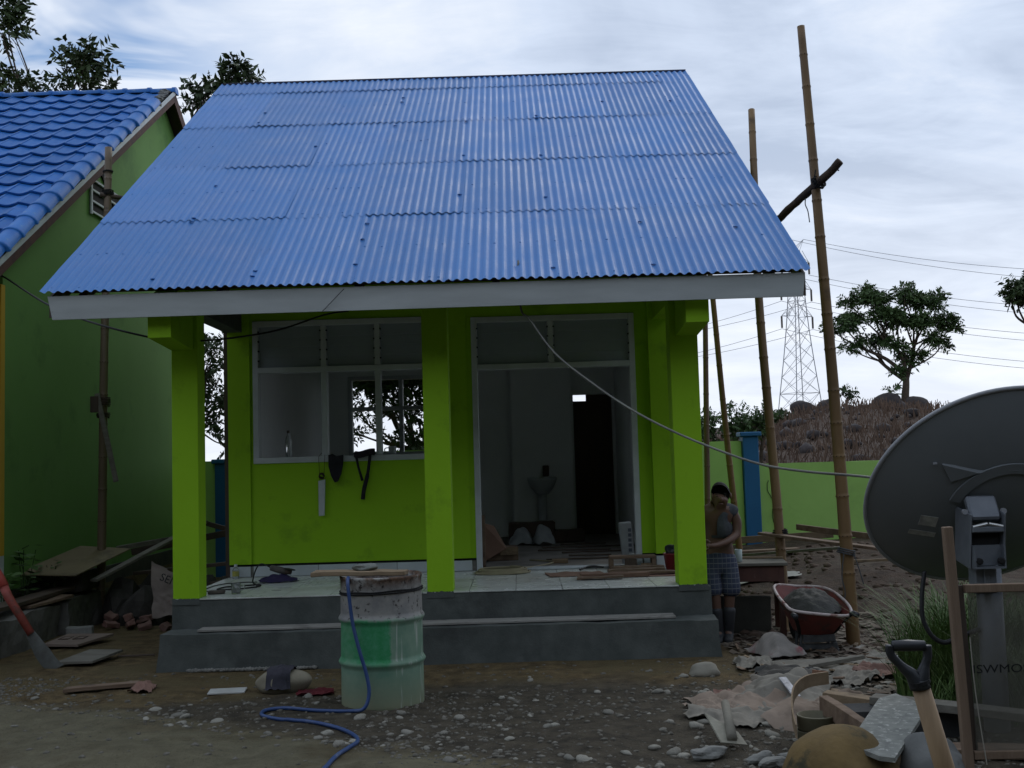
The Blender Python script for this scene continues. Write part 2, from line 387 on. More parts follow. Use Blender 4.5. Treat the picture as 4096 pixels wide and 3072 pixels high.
# front wall: core coloured black to shade the skirting gap, green plaster in front
def wall_with_holes(name, m_, y0, y1, zb, zt, xa, xb, holes, parent):
    mb = MB(); xs = sorted({xa, xb, *[h for q in holes for h in q[:2]]})
    for a, b_ in zip(xs, xs[1:]):
        zs = [(zb, zt)]
        for (h0, h1, hz0, hz1) in holes:
            if h0 <= a+1e-6 and h1 >= b_-1e-6:
                zs = [s for (p, q) in zs for s in ((p, min(q, hz0)), (max(p, hz1), q)) if s[1]-s[0] > 1e-4]
        for p, q in zs: mb.bb(a, b_, y0, y1, p, q)
    return mb.build(name, m_, parent)
WIN = (-2.70, -0.80, 1.706, 3.172); DOOR = (-0.447, 1.233, 0.50, 3.15)
core = wall_with_holes('wall', blackm, YW+0.012, YW+0.12, FL-0.05, 3.40, BX0+0.03, BX1, [WIN, DOOR], house)
wall_with_holes('wall_plaster', lime, YW, YW+0.0118, 0.690, 3.40, BX0+0.03, BX1, [WIN, (DOOR[0], DOOR[1], 0.5, DOOR[3])], house)
MB().bb(BX0+0.03, -2.729, YW-0.022, YW-0.0002, 0.690, 3.40).build('pilaster', lime, house)
MB().bb(1.365, BX1, YW-0.10, YW-0.0002, 0.690, 3.40).build('pilaster', lime, house)
MB().bb(-0.80, -0.50, YW-0.012, YW-0.0002, 0.690, 3.40).build('pilaster', lime, house)
# skirting tiles
skirt = MB().bb(BX0+0.035, -0.452, YW+0.004, YW+0.0115, FL, 0.665).bb(1.238, BX1, YW+0.004, YW+0.0115, FL, 0.665).build('skirting', cementrough, house)
sk = [(BX0+0.03, -2.742), (-2.715, -2.4554), (-2.4554, -2.0554), (-2.0554, -1.6554), (-1.6554, -1.2554), (-1.2554, -0.8554), (-0.8554, -0.49), (1.25, 1.36)]
for a, b_ in sk: MB().bev(((a+b_)/2, YW-0.003, FL+0.056), (b_-a-0.005, 0.012, 0.103), 0.0015).build('skirting_tile', basetile, skirt)
MB().bev((1.47, YW-0.11, FL+0.056), (0.21, 0.012, 0.103), 0.0015).build('skirting_tile', basetile, skirt)
# columns and beams
def column(x0, x1, seed):
    mb = MB(); n = 10; o = []
    zs = [FL-0.015+(3.42-FL)*i/14 for i in range(15)]
    mb.bev(((x0+x1)/2, YC+0.112, (FL+3.4)/2), (x1-x0, 0.222, 3.4-FL), 0.004)
    c_ = mb.build('column', lime, house)
    # ragged band of cement at the foot
    k = MB(); pts = []; ns = 24
    for i in range(ns+1):
        x = x0-0.004+(x1-x0+0.008)*i/ns; pts.append((x, YC-0.0055, FL-0.05)); 
    top = [(x0-0.004+(x1-x0+0.008)*i/ns, YC-0.0055, FL+0.002+0.012*noise.noise(Vector((i*0.35, seed, 0)))+0.006*noise.noise(Vector((i*1.1, seed, 4)))) for i in range(ns+1)]
    o = len(k.v); k.v += [Vector(p) for p in pts]+[Vector(p) for p in top]; k.f += [(i, i+1, ns+1+i+1, ns+1+i) for i in range(ns)]
    k.build('foot_render', cement, c_)
column(BX0, BX0+0.226, 1.0); column(-0.806, -0.583, 5.0); column(1.347, BX1, 9.0)
MB().bb(BX0+0.002, BX1-0.002, YC+0.004, YC+0.218, 3.05, 3.40).build('ring_beam', lime, house)
for xa, xb in ((BX0+0.004, BX0+0.192), (1.40, 1.588)):
    MB().prism([(xa, 8.885, 2.742), (xa, YC-0.002, 2.70), (xa, YC-0.002, 3.38), (xa, 8.885, 3.05)], (xb-xa, 0, 0)).build('bracket_beam', lime, house)
    MB().bb(xa+0.01, xb-0.01, YC+0.222, YW-0.03, 3.06, 3.38).build('side_beam', cement if xa < 0 else lime, house)
# window and door frames
def member(mb, x0, x1, z0, z1, y0=YW-0.018, y1=YW+0.10): mb.bev(((x0+x1)/2, (y0+y1)/2, (z0+z1)/2), (x1-x0, y1-y0, z1-z0), 0.004)
clip = mat('louvre_clip', (0.03, 0.035, 0.04), rough=0.5)
w = 0.058
def clips(parent, xs, z0, z1, n=4):
    for x in xs:
        for i in range(n):
            z = z0+(z1-z0)*(i+0.6)/n
            MB().bev((x, YW-0.005, z), (0.016, 0.03, 0.016), 0.003).build('louvre_clip', clip, parent)
wf = MB(); member(wf, WIN[0], WIN[1], WIN[2], WIN[2]+w)
window = wf.build('window_frame', framep, house); mb = MB(); member(mb, WIN[0], WIN[1], WIN[3]-w, WIN[3]); mb.build('head', framep, window)
for x in (WIN[0]+w/2, -1.968, -1.414, WIN[1]-w/2):
    mb = MB(); member(mb, x-w/2, x+w/2, WIN[2]+w, WIN[3]-w, YW-0.014, YW+0.098); mb.build('mullion', framep, window)
mb = MB(); member(mb, WIN[0]+w, WIN[1]-w, 2.632, 2.69, YW-0.016, YW+0.099); mb.build('transom', framep, window)
clips(window, (WIN[0]+w+0.004, -1.968-w/2-0.004, -1.968+w/2+0.004, -1.414-w/2-0.004, -1.414+w/2+0.004), 2.70, 3.10)
louvre = mat('smoked_louvre_glass', (0.28, 0.32, 0.37), (0.31, 0.35, 0.40), scale=3, rough=0.35, spec=0.3)
def blades(parent, xa, xb, z0, z1, n=4):
    h_ = (z1-z0)/n
    for i in range(n):
        MB().bev(((xa+xb)/2, YW+0.028, z0+h_*(i+0.5)), (xb-xa-0.012, 0.006, h_*1.06), 0.001, Matrix.Rotation(R(-5), 3, 'X')).build('louvre_blade', louvre, parent)
for xa, xb in ((WIN[0]+w, -1.968-w/2), (-1.968+w/2, -1.414-w/2), (-1.414+w/2, WIN[1]-w)): blades(window, xa, xb, 2.695, WIN[3]-w-0.004)
df = MB(); member(df, DOOR[0], DOOR[0]+w, FL, DOOR[3])
doorf = df.build('door_frame', framep, house); mb = MB(); member(mb, DOOR[1]-w, DOOR[1], FL, DOOR[3]); mb.build('jamb', framep, doorf)
mb = MB(); member(mb, DOOR[0]+w, DOOR[1]-w, DOOR[3]-w, DOOR[3], YW-0.016, YW+0.099); mb.build('head', framep, doorf)
mb = MB(); member(mb, DOOR[0]+w, DOOR[1]-w, 2.605, 2.66, YW-0.016, YW+0.099); mb.build('transom', framep, doorf)
mb = MB(); member(mb, 0.345, 0.40, 2.66, DOOR[3]-w, YW-0.014, YW+0.098); mb.build('mullion', framep, doorf)
for xa, xb in ((DOOR[0]+w, 0.345), (0.40, DOOR[1]-w)): blades(doorf, xa, xb, 2.665, DOOR[3]-w-0.004)
clips(doorf, (DOOR[0]+w+0.004, 0.341, 0.404, DOOR[1]-w-0.004), 2.68, 3.07)
MB().bev((0.393, YW+0.03, FL+0.012), (1.55, 0.10, 0.022), 0.004).build('threshold', basetile, doorf)
# room behind
MB().bb(BX0+0.032, BX0+0.12, YW+0.121, 16.4, FL-0.3, 3.4).build('side_wall', lime, house)
SW = (11.50, 13.35, 1.10, 3.20)                    # added unseen window in the right side wall, lights the room
def yz_wall(x0, x1, ya, yb, za, zb, h, m_, nm):
    mb = MB(); mb.bb(x0, x1, ya, h[0], za, zb); mb.bb(x0, x1, h[1], yb, za, zb); mb.bb(x0, x1, h[0], h[1], za, h[2]); mb.bb(x0, x1, h[0], h[1], h[3], zb); return mb.build(nm, m_, house)
yz_wall(BX1-0.12, BX1-0.002, YW+0.121, 16.4, FL-0.3, 3.4, SW, lime, 'side_wall')
mb = MB(); mb.bb(BX1-0.11, BX1-0.01, SW[0], SW[1], SW[2], SW[2]+0.05); mb.bb(BX1-0.11, BX1-0.01, SW[0], SW[1], SW[3]-0.05, SW[3]); mb.bb(BX1-0.10, BX1-0.02, 12.52, 12.58, SW[2]+0.05, SW[3]-0.05); mb.build('added_window_frame', framep, house)
MB().bb(BX0+0.121, BX0+0.13, YW+0.122, 16.29, FL, 3.3).build('inner_wall', inwall, house); yz_wall(BX1-0.13, BX1-0.121, YW+0.122, 16.29, FL, 3.3, SW, inwall, 'inner_wall')
wall_with_holes('inner_front_wall', inwall, YW+0.1215, YW+0.13, FL, 3.3, BX0+0.131, BX1-0.131, [WIN, DOOR], house)
BW = (-2.49, -0.92, 1.80, 2.98); BD = (0.842, 1.418, 0.4, 2.622)
wall_with_holes('back_wall', inwall, 16.3, 16.42, FL-0.3, 3.4, BX0+0.03, BX1, [BW, BD], house)
MB().bb(-0.08, 0.80, 16.06, 16.299, FL, 3.3).build('inner_pier', inwall, house)
bwf = MB()
for x in (BW[0]+0.025, -1.71, BW[1]-0.025): bwf.bb(x-0.03, x+0.03, 16.27, 16.40, BW[2]+0.05, BW[3]-0.05)
for z in (BW[2]+0.025, 2.50, BW[3]-0.025): bwf.bb(BW[0], BW[1], 16.275, 16.395, z-0.028, z+0.028)
bwf.build('back_window_frame', framep, house)
bd = MB(); bd.bb(BD[0]-0.02, BD[1]+0.02, 16.421, 16.46, FL-0.05, 2.53); bd.bb(BD[0]+0.20, BD[1]+0.02, 16.421, 16.46, 2.531, 2.66)
bdo = bd.build('back_door', darkwood, house); MB().bb(BD[0]+0.09, BD[1]-0.09, 16.408, 16.420, 0.75, 1.4).bb(BD[0]+0.09, BD[1]-0.09, 16.408, 16.420, 1.55, 2.4).build('door_panel', darkwood, bdo)
MB().bb(BX0+0.14, BX1-0.14, YW+0.14, 16.28, 3.31, 3.33).build('ceiling', inwall, house)
MB().bb(BX0+0.03, BX1-0.01, YC+0.225, YW-0.03, 3.40, 3.415).build('porch_ceiling', mat('grey_soffit', (0.22, 0.22, 0.21), rough=0.9), house)
# gables
EY, EZ, RY, RZ = 8.72, 3.098, 14.30, 6.757
slope = math.atan2(RZ-EZ, RY-EY); SL = math.hypot(RY-EY, RZ-EZ)
def rz(y): return EZ+(y-EY)*(RZ-EZ)/(RY-EY)
for xa in (BX0+0.04, BX1-0.15):
    MB().prism([(xa, YC+0.3, 3.401), (xa, 16.4, 3.401), (xa, 16.4, rz(2*RY-16.4)-0.08), (xa, RY, RZ-0.08), (xa, YC+0.3, rz(YC+0.3)-0.08)], (0.10, 0, 0)).build('gable', lime, house)
# roof
RX0, RX1 = -3.787, 2.378
WAVES = 83; PW = (RX1-RX0)/WAVES
su = Vector((0, math.cos(slope), math.sin(slope))); sn = Vector((0, -math.sin(slope), math.cos(slope)))
roof = MB()
for i in range(5):
    s_ = 0.25+i*1.53
    c_ = Vector(((RX0+RX1)/2, EY, EZ))+su*min(s_, SL-0.2)-sn*0.065; roof.box(c_, (RX1-RX0-0.16, 0.05, 0.07), Matrix.Rotation(slope, 3, 'X'))
for i in range(6):
    x = RX0+0.25+(RX1-RX0-0.5)*i/5
    c_ = Vector((x, EY, EZ))+su*(SL/2)-sn*0.14; roof.box(c_, (0.06, SL-0.3, 0.075), Matrix.Rotation(slope, 3, 'X'))
roof = roof.build('roof', darkwood, house)
rows = [0.0, 1.535, 3.07, 4.60, 6.12]
SEG = 8
def sheet_mesh(k0, k1, s0, s1, lift, seed, skew):
    mb = MB(); A = [k0*PW+PW*(k1-k0)*i/((k1-k0)*SEG) for i in range((k1-k0)*SEG+1)]; nS = max(3, int((s1-s0)/0.11))
    B = [s0+(s1-s0)*i/nS for i in range(nS+1)]
    for s_ in B:
        for a in A:
            cw = math.cos(2*math.pi*a/PW); h = 0.0098*(1.30*cw-0.30*cw**3)
            # flattened or pinched ribs
            fl = noise.noise(Vector((a*3.0+seed, s_*0.6, seed)))
            h *= 1.0-0.35*max(0.0, fl)
            h += 0.004*noise.noise(Vector((a*1.3, s_*1.6, seed)))+0.0034*noise.noise(Vector((a*9, s_*7, seed+3)))
            tt = (s_-s0)/max(0.3, (s1-s0))
            h += lift*(1-tt)+0.003*math.sin(a*2.2+seed)*(1-tt)
            x = RX0+a+skew*(tt-0.5)
            mb.v.append(Vector((x, EY, EZ))+su*(s_+0.004*noise.noise(Vector((a*2, seed, 1))))+sn*(h+0.012))
    n = len(A)
    mb.f += [(j*n+i, j*n+i+1, (j+1)*n+i+1, (j+1)*n+i) for j in range(len(B)-1) for i in range(n-1)]
    return mb
r1 = random.Random(11)
for ri, s0 in enumerate(rows):
    k = 0; sh = r1.choice((0, 0, 0))
    while k < WAVES:
        k1 = min(WAVES, k+11); top = min(SL-0.01, s0+1.80)
        o = sheet_mesh(k, min(WAVES, k1+1), s0-(0.03 if (ri == 4 and k >= 77) else 0), top, 0.0055+r1.uniform(-0.0015, 0.002)+(0.002 if (k//11) % 2 else 0), r1.uniform(0, 50), r1.uniform(-0.006, 0.006)).build('roof_sheet', roofblue, roof, smooth=True)
        k = k1
# nail heads and pressed washers on the ribs
nb = MB()
for ri, s0 in enumerate(rows):
    for off in (0.06, 0.76):
        s_ = s0+off
        if s_ > SL-0.05: continue
        k = 1
        while k < WAVES-1:
            c_ = Vector((RX0+k*PW, EY, EZ))+su*(s_+r1.uniform(-0.02, 0.02))+sn*0.0235
            nb.rock(c_, (r1.uniform(0.012, 0.028), 0.018, 0.010), r1.uniform(0, 20), 0.2, 1)
            k += r1.choice((2, 3, 1, 2, 3))
for k in range(11, WAVES, 11):           # hammered side laps
    s_ = 0.2
    while s_ < SL-0.2:
        if r1.random() < 0.16:
            c_ = Vector((RX0+(k+0.45)*PW, EY, EZ))+su*s_+sn*0.019; nb.rock(c_, (0.045, 0.03, 0.010), r1.uniform(0, 20), 0.25, 1)
        s_ += r1.uniform(0.07, 0.4)
nb.build('roof_nails', roofblue, roof, smooth=True, kind='stuff')
# ridge flashing and rear slope
rc = MB().prism([(RX0, RY-0.01, RZ+0.030), (RX0, RY+0.05, RZ+0.052), (RX0, RY+0.30, RZ-0.10), (RX0, RY+0.28, RZ-0.13), (RX0, RY, RZ-0.02)], (RX1-RX0, 0, 0)); rc.build('ridge_cap', roofback, house)
MB().prism([(RX0, RY+0.28, RZ-0.13), (RX0, 2*RY-EY, EZ), (RX0, 2*RY-EY, EZ-0.02), (RX0, RY+0.28, RZ-0.16)], (RX1-RX0, 0, 0)).build('rear_roof', roofback, house)
# fascia board
fz0, fz1 = 2.893, 3.083
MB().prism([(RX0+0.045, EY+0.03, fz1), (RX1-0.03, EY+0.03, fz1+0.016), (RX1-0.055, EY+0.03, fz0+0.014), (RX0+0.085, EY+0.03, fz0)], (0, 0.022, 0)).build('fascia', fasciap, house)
MB().prism([(RX1-0.045, EY+0.054, fz1+0.015), (RX1-0.045, RY, RZ-0.03), (RX1-0.045, RY, RZ-0.16), (RX1-0.045, EY+0.054, fz0+0.02)], (0.02, 0, 0)).build('barge_board', darkwood, house)
MB().prism([(RX0+0.05, EY+0.054, fz1), (RX0+0.05, RY, RZ-0.03), (RX0+0.05, RY, RZ-0.16), (RX0+0.05, EY+0.054, fz0+0.02)], (0.02, 0, 0)).build('barge_board', darkwood, house)
# strip of mortar along the foot of the step
m = MB(); n = 40
for i in range(n):
    x = -2.75+(1.05)*i/n; m.rock((x, YC-0.325, 0.012), (0.06, 0.06, 0.035), i*1.3, 0.3, 1)
m.build('mortar_fillet', cementrough, house, smooth=True, kind='stuff')
MB().bb(BX0-0.02, BX0+0.03, YW+0.02, YW+0.10, 0.3, 3.30).build('corner_post', darkwood, house)
# ================================================================ neighbouring house with blue clay tiles
ngreen = mat('deep_green_paint', (0.115, 0.255, 0.055), (0.13, 0.28, 0.065), scale=0.8, rough=0.8, bump=0.1, bscale=120, c3=(0.085, 0.20, 0.045), s3=1.4)  # mottled deep green for the neighbouring house's walls
tileblue = mat('blue_glazed_tile', (0.012, 0.105, 0.36), (0.022, 0.14, 0.42), scale=7, rough=0.55, spec=0.22, bump=0.2, bscale=40, c3=(0.12, 0.23, 0.36), s3=11, lo3=0.60, hi3=0.75, objvar=0.13)
brownb = mat('red_brown_board', (0.10, 0.045, 0.035), (0.06, 0.03, 0.028), scale=9, rough=0.8, bump=0.2)
yellow = mat('yellow_paint', (0.55, 0.33, 0.02), rough=0.7)
nh = thing('tiled_house', 'dark green gabled house with blue clay roof tiles left of the new house', 'house', (-7.0, 14.0, 0.0))
NX = -5.2; NRY, NRZ, NSL = 16.23, 7.384, 0.646
def nz_(y): return NRZ-NSL*abs(NRY-y)
gy0 = 11.09
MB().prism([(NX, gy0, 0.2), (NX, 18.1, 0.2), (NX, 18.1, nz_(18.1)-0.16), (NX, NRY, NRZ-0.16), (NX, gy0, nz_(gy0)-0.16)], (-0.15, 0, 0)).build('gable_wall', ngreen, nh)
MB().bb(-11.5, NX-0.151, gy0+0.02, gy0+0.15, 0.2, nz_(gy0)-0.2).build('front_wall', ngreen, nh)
MB().bb(NX-0.20, NX+0.012, gy0-0.06, gy0+0.03, 0.86, 3.6).build('corner_strip', yellow, nh)
MB().bb(NX-0.2, NX+0.011, gy0-0.058, gy0+0.028, 0.3, 0.858).build('corner_base', framep, nh)
MB().bb(NX+0.0005, NX+0.03, gy0+0.03, 18.1, 0.25, 0.50).build('wall_foot_band', mat('dark_foot_band', (0.03, 0.032, 0.03), (0.05, 0.055, 0.04), scale=5, rough=0.95, bump=0.3), nh)  # dark band along the foot of the gable wall
# gable vent
v0 = MB().bb(NX+0.0006, NX+0.012, 13.40, 14.35, 4.90, 5.30).build('vent', blackm, nh)  # flat black panel, the dark of the opening put into its colour
for i, z in enumerate((4.895, 5.03, 5.17, 5.30)): MB().bb(NX+0.0125, NX+0.035, 13.37, 14.38, z-0.012, z+0.012).build('vent_slat', framep, v0)
MB().bb(NX+0.0125, NX+0.034, 13.355, 13.398, 4.86, 5.34).build('vent_frame', framep, v0)
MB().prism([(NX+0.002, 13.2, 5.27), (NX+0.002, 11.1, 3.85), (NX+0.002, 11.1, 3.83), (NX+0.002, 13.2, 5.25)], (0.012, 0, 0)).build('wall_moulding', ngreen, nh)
# roof boarding, barge boards
nth = math.atan(NSL); nu = Vector((0, math.cos(nth), math.sin(nth))); nn = Vector((0, -math.sin(nth), math.cos(nth)))
EAVE = Vector((0, 9.7, nz_(9.7))); NSLEN = (NRY-9.7)/math.cos(nth)
rb = MB().prism([(-12.0, 9.7, nz_(9.7)-0.06), (-12.0, NRY, NRZ-0.06), (-12.0, 18.5, nz_(18.5)-0.06), (-12.0, 18.5, nz_(18.5)-0.10), (-12.0, NRY, NRZ-0.10), (-12.0, 9.7, nz_(9.7)-0.10)], (12.0-5.04, 0, 0))
nroof = rb.build('roof', darkwood, nh)
MB().prism([(-5.04, 9.7, nz_(9.7)-0.02), (-5.04, NRY, NRZ-0.02), (-5.04, NRY, NRZ-0.17), (-5.04, 9.7, nz_(9.7)-0.17)], (0.025, 0, 0)).build('barge_board', brownb, nh)
MB().prism([(-5.04, NRY+0.01, NRZ-0.02), (-5.04, 18.5, nz_(18.5)-0.02), (-5.04, 18.5, nz_(18.5)-0.20), (-5.04, NRY+0.01, NRZ-0.20)], (0.025, 0, 0)).build('barge_board', brownb, nh)
MB().prism([(-5.0148, 9.7, nz_(9.7)+0.015), (-5.0148, NRY, NRZ+0.015), (-5.0148, NRY, NRZ-0.055), (-5.0148, 9.7, nz_(9.7)-0.055)], (0.012, 0, 0)).build('edge_strip', framep, nh)
MB().prism([(NX+0.001, NRY-2.6, nz_(NRY-2.6)-0.19), (NX+0.001, NRY-2.5, nz_(NRY-2.5)-0.19), (NX+0.001, NRY-1.7, 4.9), (NX+0.001, NRY-1.8, 4.9)], (0.02, 0, 0)).build('wall_pipe', blackm, nh)
# one tile: S profile, thick front lip; local x across, y up the slope
TW, TL = 0.30, 0.40
def tile_mesh():
    mb = MB(); n = 12; ys = (0.0, 0.015, TL+0.04)
    for lay in (0, 1):
        for y in ys:
            for i in range(n+1):
                u = i/n; x = -TW/2+TW*1.03*u
                h = 0.030*(0.5-0.5*math.cos(2*math.pi*(u*0.94+0.02)))*-1 + 0.018
                if u > 0.90: h = 0.020+0.02*(u-0.9)
                z = h + (0.036 if y < 0.1 else 0.0)*(1.0) - (0.022 if lay else 0)
                mb.v.append(Vector((x, y, z)))
    k = n+1; m3 = 3*k
    for j in range(2):
        for i in range(n):
            a = j*k+i; mb.f.append((a, a+1, a+k+1, a+k)); mb.f.append((m3+a, m3+a+k, m3+a+k+1, m3+a+1))
    for i in range(n): mb.f.append((i, m3+i, m3+i+1, i+1))
    for j in range(2):
        mb.f.append((j*k, (j+1)*k, m3+(j+1)*k, m3+j*k)); mb.f.append((j*k+n, m3+j*k+n, m3+(j+1)*k+n, (j+1)*k+n))
    return mesh_of(mb, 'roof_tile', tileblue, smooth=False)
tmesh = tile_mesh(); RS = 0.381
nrow = int(NSLEN/RS)
for j in range(nrow):
    s_ = NSLEN-0.12-RS*(j+1)
    p = EAVE+nu*s_+nn*0.0
    nvis = 11 if s_ > 2.5 else 7
    for i in range(nvis):
        x = -5.20-TW/2+0.06-0.285*i
        piece('roof_tile', tmesh, nroof, (x, p.y, p.z-0.005), (nth+rnd.uniform(-0.012, 0.012), rnd.uniform(-0.02, 0.02), rnd.uniform(-0.03, 0.03)))
def cap_mesh(L, r, name):
    mb = MB(); n = 10
    prof = [(0.0, r*1.13), (0.05, r*1.13), (0.055, r), (L+0.05, r*0.93)]
    for y, rr in prof:
        for i in range(n+1):
            a = math.pi*i/n; mb.v.append(Vector((rr*math.cos(a), y, rr*0.85*math.sin(a))))
    k = n+1
    for j in range(len(prof)-1):
        for i in range(n): a = j*k+i; mb.f.append((a+1, a, a+k, a+k+1))
    mb.f.append(tuple(range(k)))
    return mesh_of(mb, name, tileblue, True)
cm = cap_mesh(0.37, 0.115, 'verge_tile'); CS = 0.372
s_ = 0.1
while s_ < NSLEN-1.35:
    p = EAVE+nu*s_+nn*0.045
    piece('verge_tile', cm, nroof, (-5.075, p.y, p.z), (nth+0.03, rnd.uniform(-0.04, 0.04), rnd.uniform(-0.02, 0.02))); s_ += CS
rm = cap_mesh(0.37, 0.10, 'ridge_tile')
for i in range(20):
    piece('ridge_tile', rm, nroof, (-4.99-0.372*i, NRY, NRZ-0.035+rnd.uniform(-0.006, 0.006)), (0, rnd.uniform(-0.05, 0.05), R(90)+rnd.uniform(-0.02, 0.02)))
# exposed dry mortar where the upper verge tiles are missing
mt = MB()
for i in range(14):
    p = EAVE+nu*(NSLEN-1.3+0.09*i)+nn*0.03; mt.rock((-5.10+rnd.uniform(-0.02, 0.02), p.y, p.z), (0.15, 0.13, 0.07), i*2.1, 0.3, 2)
mt.build('verge_mortar', mat('grey_mortar', (0.10, 0.11, 0.12), (0.20, 0.20, 0.19), scale=9, rough=0.95, bump=0.5), nroof, kind='stuff')
# ================================================================ boundary wall
bgreen = mat('boundary_green_paint', (0.375, 0.62, 0.165), (0.33, 0.56, 0.14), scale=1.2, rough=0.75, bump=0.1, bscale=90, c3=(0.28, 0.47, 0.13), s3=1.6, lo3=0.58, hi3=0.75)
pblue = mat('pillar_blue_paint', (0.015, 0.115, 0.27), (0.018, 0.13, 0.30), scale=2, rough=0.6, bump=0.1)
bw = thing('boundary_wall', 'green rendered boundary wall with blue pillars behind the houses', 'wall', (0, 17.5, 0))
def rough_panel(x0, x1, z0, z1, seed, m_=bgreen):
    mb = MB(); rough_slab(mb, x0, x1, 17.5, 17.62, z0, z1, 0.008, seed, 0.3); return mb.build('wall_panel', m_, bw, smooth=False)
rough_panel(-5.3, -4.80, -0.2, 1.80, 3.0); rough_panel(-4.52, 3.555, -0.2, 1.885, 4.0); rough_panel(3.81, 12.5, -0.2, 1.512, 6.0)
for xa, xb, zt in ((3.56, 3.805, 1.95), (-4.795, -4.53, 1.76), (12.5, 12.75, 1.95)):
    p = MB().bev(((xa+xb)/2, 17.54, (zt-0.2)/2), (xb-xa, 0.25, zt+0.2), 0.008).build('pillar', pblue, bw)
    MB().bev(((xa+xb)/2, 17.54, zt+0.035), (xb-xa+0.09, 0.34, 0.07), 0.012).build('pillar_cap', pblue, p)
crk = catmull([(3.95, 17.488, 1.25), (3.93, 17.488, 1.1), (4.02, 17.488, 0.9), (3.99, 17.488, 0.7), (4.03, 17.488, 0.45), (4.01, 17.488, 0.25)], 5)
MB().tube([Vector(p)+Vector((0.012*noise.noise(Vector((i*0.8, 0, 0))), 0, 0)) for i, p in enumerate(crk)], 0.006, 4).build('crack', mat('crack_dark', (0.05, 0.07, 0.03), rough=0.9), bw)
# ================================================================ bamboo poles
def bamboo_mat(name, a, b_): return mat(name, a, b_, scale=2.2, sc=(1, 1, 0.4), rough=0.55, bump=0.08, bscale=60, spec=0.4, c3=tuple(q*0.4 for q in a), s3=5, lo3=0.6, hi3=0.75)
bam_y = bamboo_mat('yellow_bamboo', (0.205, 0.125, 0.050), (0.135, 0.080, 0.038)); bam_g = bamboo_mat('weathered_bamboo', (0.135, 0.098, 0.064), (0.18, 0.135, 0.09)); bam_d = bamboo_mat('dull_brown_bamboo', (0.105, 0.062, 0.040), (0.15, 0.092, 0.052))
nodem = mat('bamboo_node', (0.045, 0.028, 0.016), rough=0.8)
def bamboo(label, pts, r0, r1, m_, joint=0.32, seed=1, cut=True):
    pts = catmull(pts, 12); L = [0.0]
    for a, b_ in zip(pts, pts[1:]): L.append(L[-1]+(b_-a).length)
    T = L[-1]; rr = random.Random(seed); js = []; s_ = 0.1
    while s_ < T-0.05: js.append(s_); s_ += joint*rr.uniform(0.85, 1.15)
    samp = sorted({0.0, T, *[min(max(j+d, 0), T) for j in js for d in (-0.03, -0.012, -0.006, 0.006, 0.012, 0.03)], *[T*i/40 for i in range(41)]})
    def at(s__):
        for i in range(len(L)-1):
            if s__ <= L[i+1]+1e-9:
                return pts[i].lerp(pts[i+1], (s__-L[i])/max(1e-9, L[i+1]-L[i]))
        return pts[-1]
    P = []; RR = []
    for s__ in samp:
        r_ = r0+(r1-r0)*s__/T; d = min((abs(s__-j) for j in js), default=1)
        r_ *= 1.07 if d < 0.008 else (1.015 if d < 0.02 else 1.0)
        P.append(at(s__)); RR.append(r_)
    root = thing('bamboo_pole', label, 'pole', pts[0], 'bamboo scaffold poles')
    st = MB().tube(P, RR, 12).build('culm', m_, root, smooth=True)
    for j in js:
        p = at(j); d = (at(min(T, j+0.01))-at(max(0, j-0.01))).normalized(); r_ = (r0+(r1-r0)*j/T)*1.078
        MB().tube([p-d*0.004, p+d*0.004], r_, 10).build('node_ring', nodem, st)
    return root
bamboo('tall thick bamboo pole leaning left of the dish, highest against the sky', [(2.825, 9.55, -0.12), (2.78, 9.53, 1.4), (2.73, 9.52, 2.76), (2.69, 9.55, 4.0), (2.643, 9.6, 5.46)], 0.060, 0.034, bam_y, 0.33, 3)
bamboo('bamboo pole rising behind the red wheelbarrow and past the roof edge', [(2.46, 10.45, -0.1), (2.50, 10.7, 0.95), (2.475, 11.0, 3.15), (2.56, 11.35, 4.4), (2.62, 11.6, 5.35)], 0.050, 0.036, bam_y, 0.36, 5)
bamboo('slanting thin bamboo pole just left of the blue pillar', [(3.12, 15.7, 0.0), (2.92, 15.4, 2.0), (2.742, 15.0, 3.81), (2.70, 14.95, 4.2)], 0.048, 0.036, bam_y, 0.5, 7)
bamboo('thin upright bamboo pole beside the right column, behind the man', [(2.53, 15.0, 0.0), (2.58, 15.0, 2.0), (2.633, 15.0, 3.78), (2.64, 15.0, 4.3)], 0.042, 0.034, bam_d, 0.5, 9)
bl = bamboo('grey bamboo pole standing in the alley by the dark green house', [(-4.70, 12.38, -0.1), (-4.64, 12.3, 1.5), (-4.585, 12.2, 2.8), (-4.59, 12.3, 4.0), (-4.60, 12.4, 5.39)], 0.050, 0.040, bam_g, 0.36, 11)
# lashings, log and planks fixed to the poles
rope = mat('black_rope', (0.012, 0.012, 0.012), rough=0.9); greyrope = mat('grey_rope', (0.06, 0.065, 0.07), rough=0.9)
def coil(c_, r_, turns, h, ax=Vector((0, 0, 1)), n=14):
    c_ = Vector(c_); ax = ax.normalized(); a = ax.orthogonal().normalized(); b_ = ax.cross(a)
    return [c_+(a*math.cos(2*math.pi*i/n)+b_*math.sin(2*math.pi*i/n))*r_*(1+0.05*math.sin(i*1.7))+ax*(h*(i/(turns*n)-0.5)) for i in range(int(turns*n)+1)]
lg = thing('cross_log', 'dark rough log lashed across the tallest bamboo pole', 'log', (2.68, 9.5, 4.0))
lp = catmull([(2.42, 10.40, 3.78), (2.503, 10.2, 3.844), (2.60, 9.85, 3.93), (2.70, 9.46, 4.01), (2.78, 9.36, 4.08), (2.845, 9.3, 4.145)], 5)
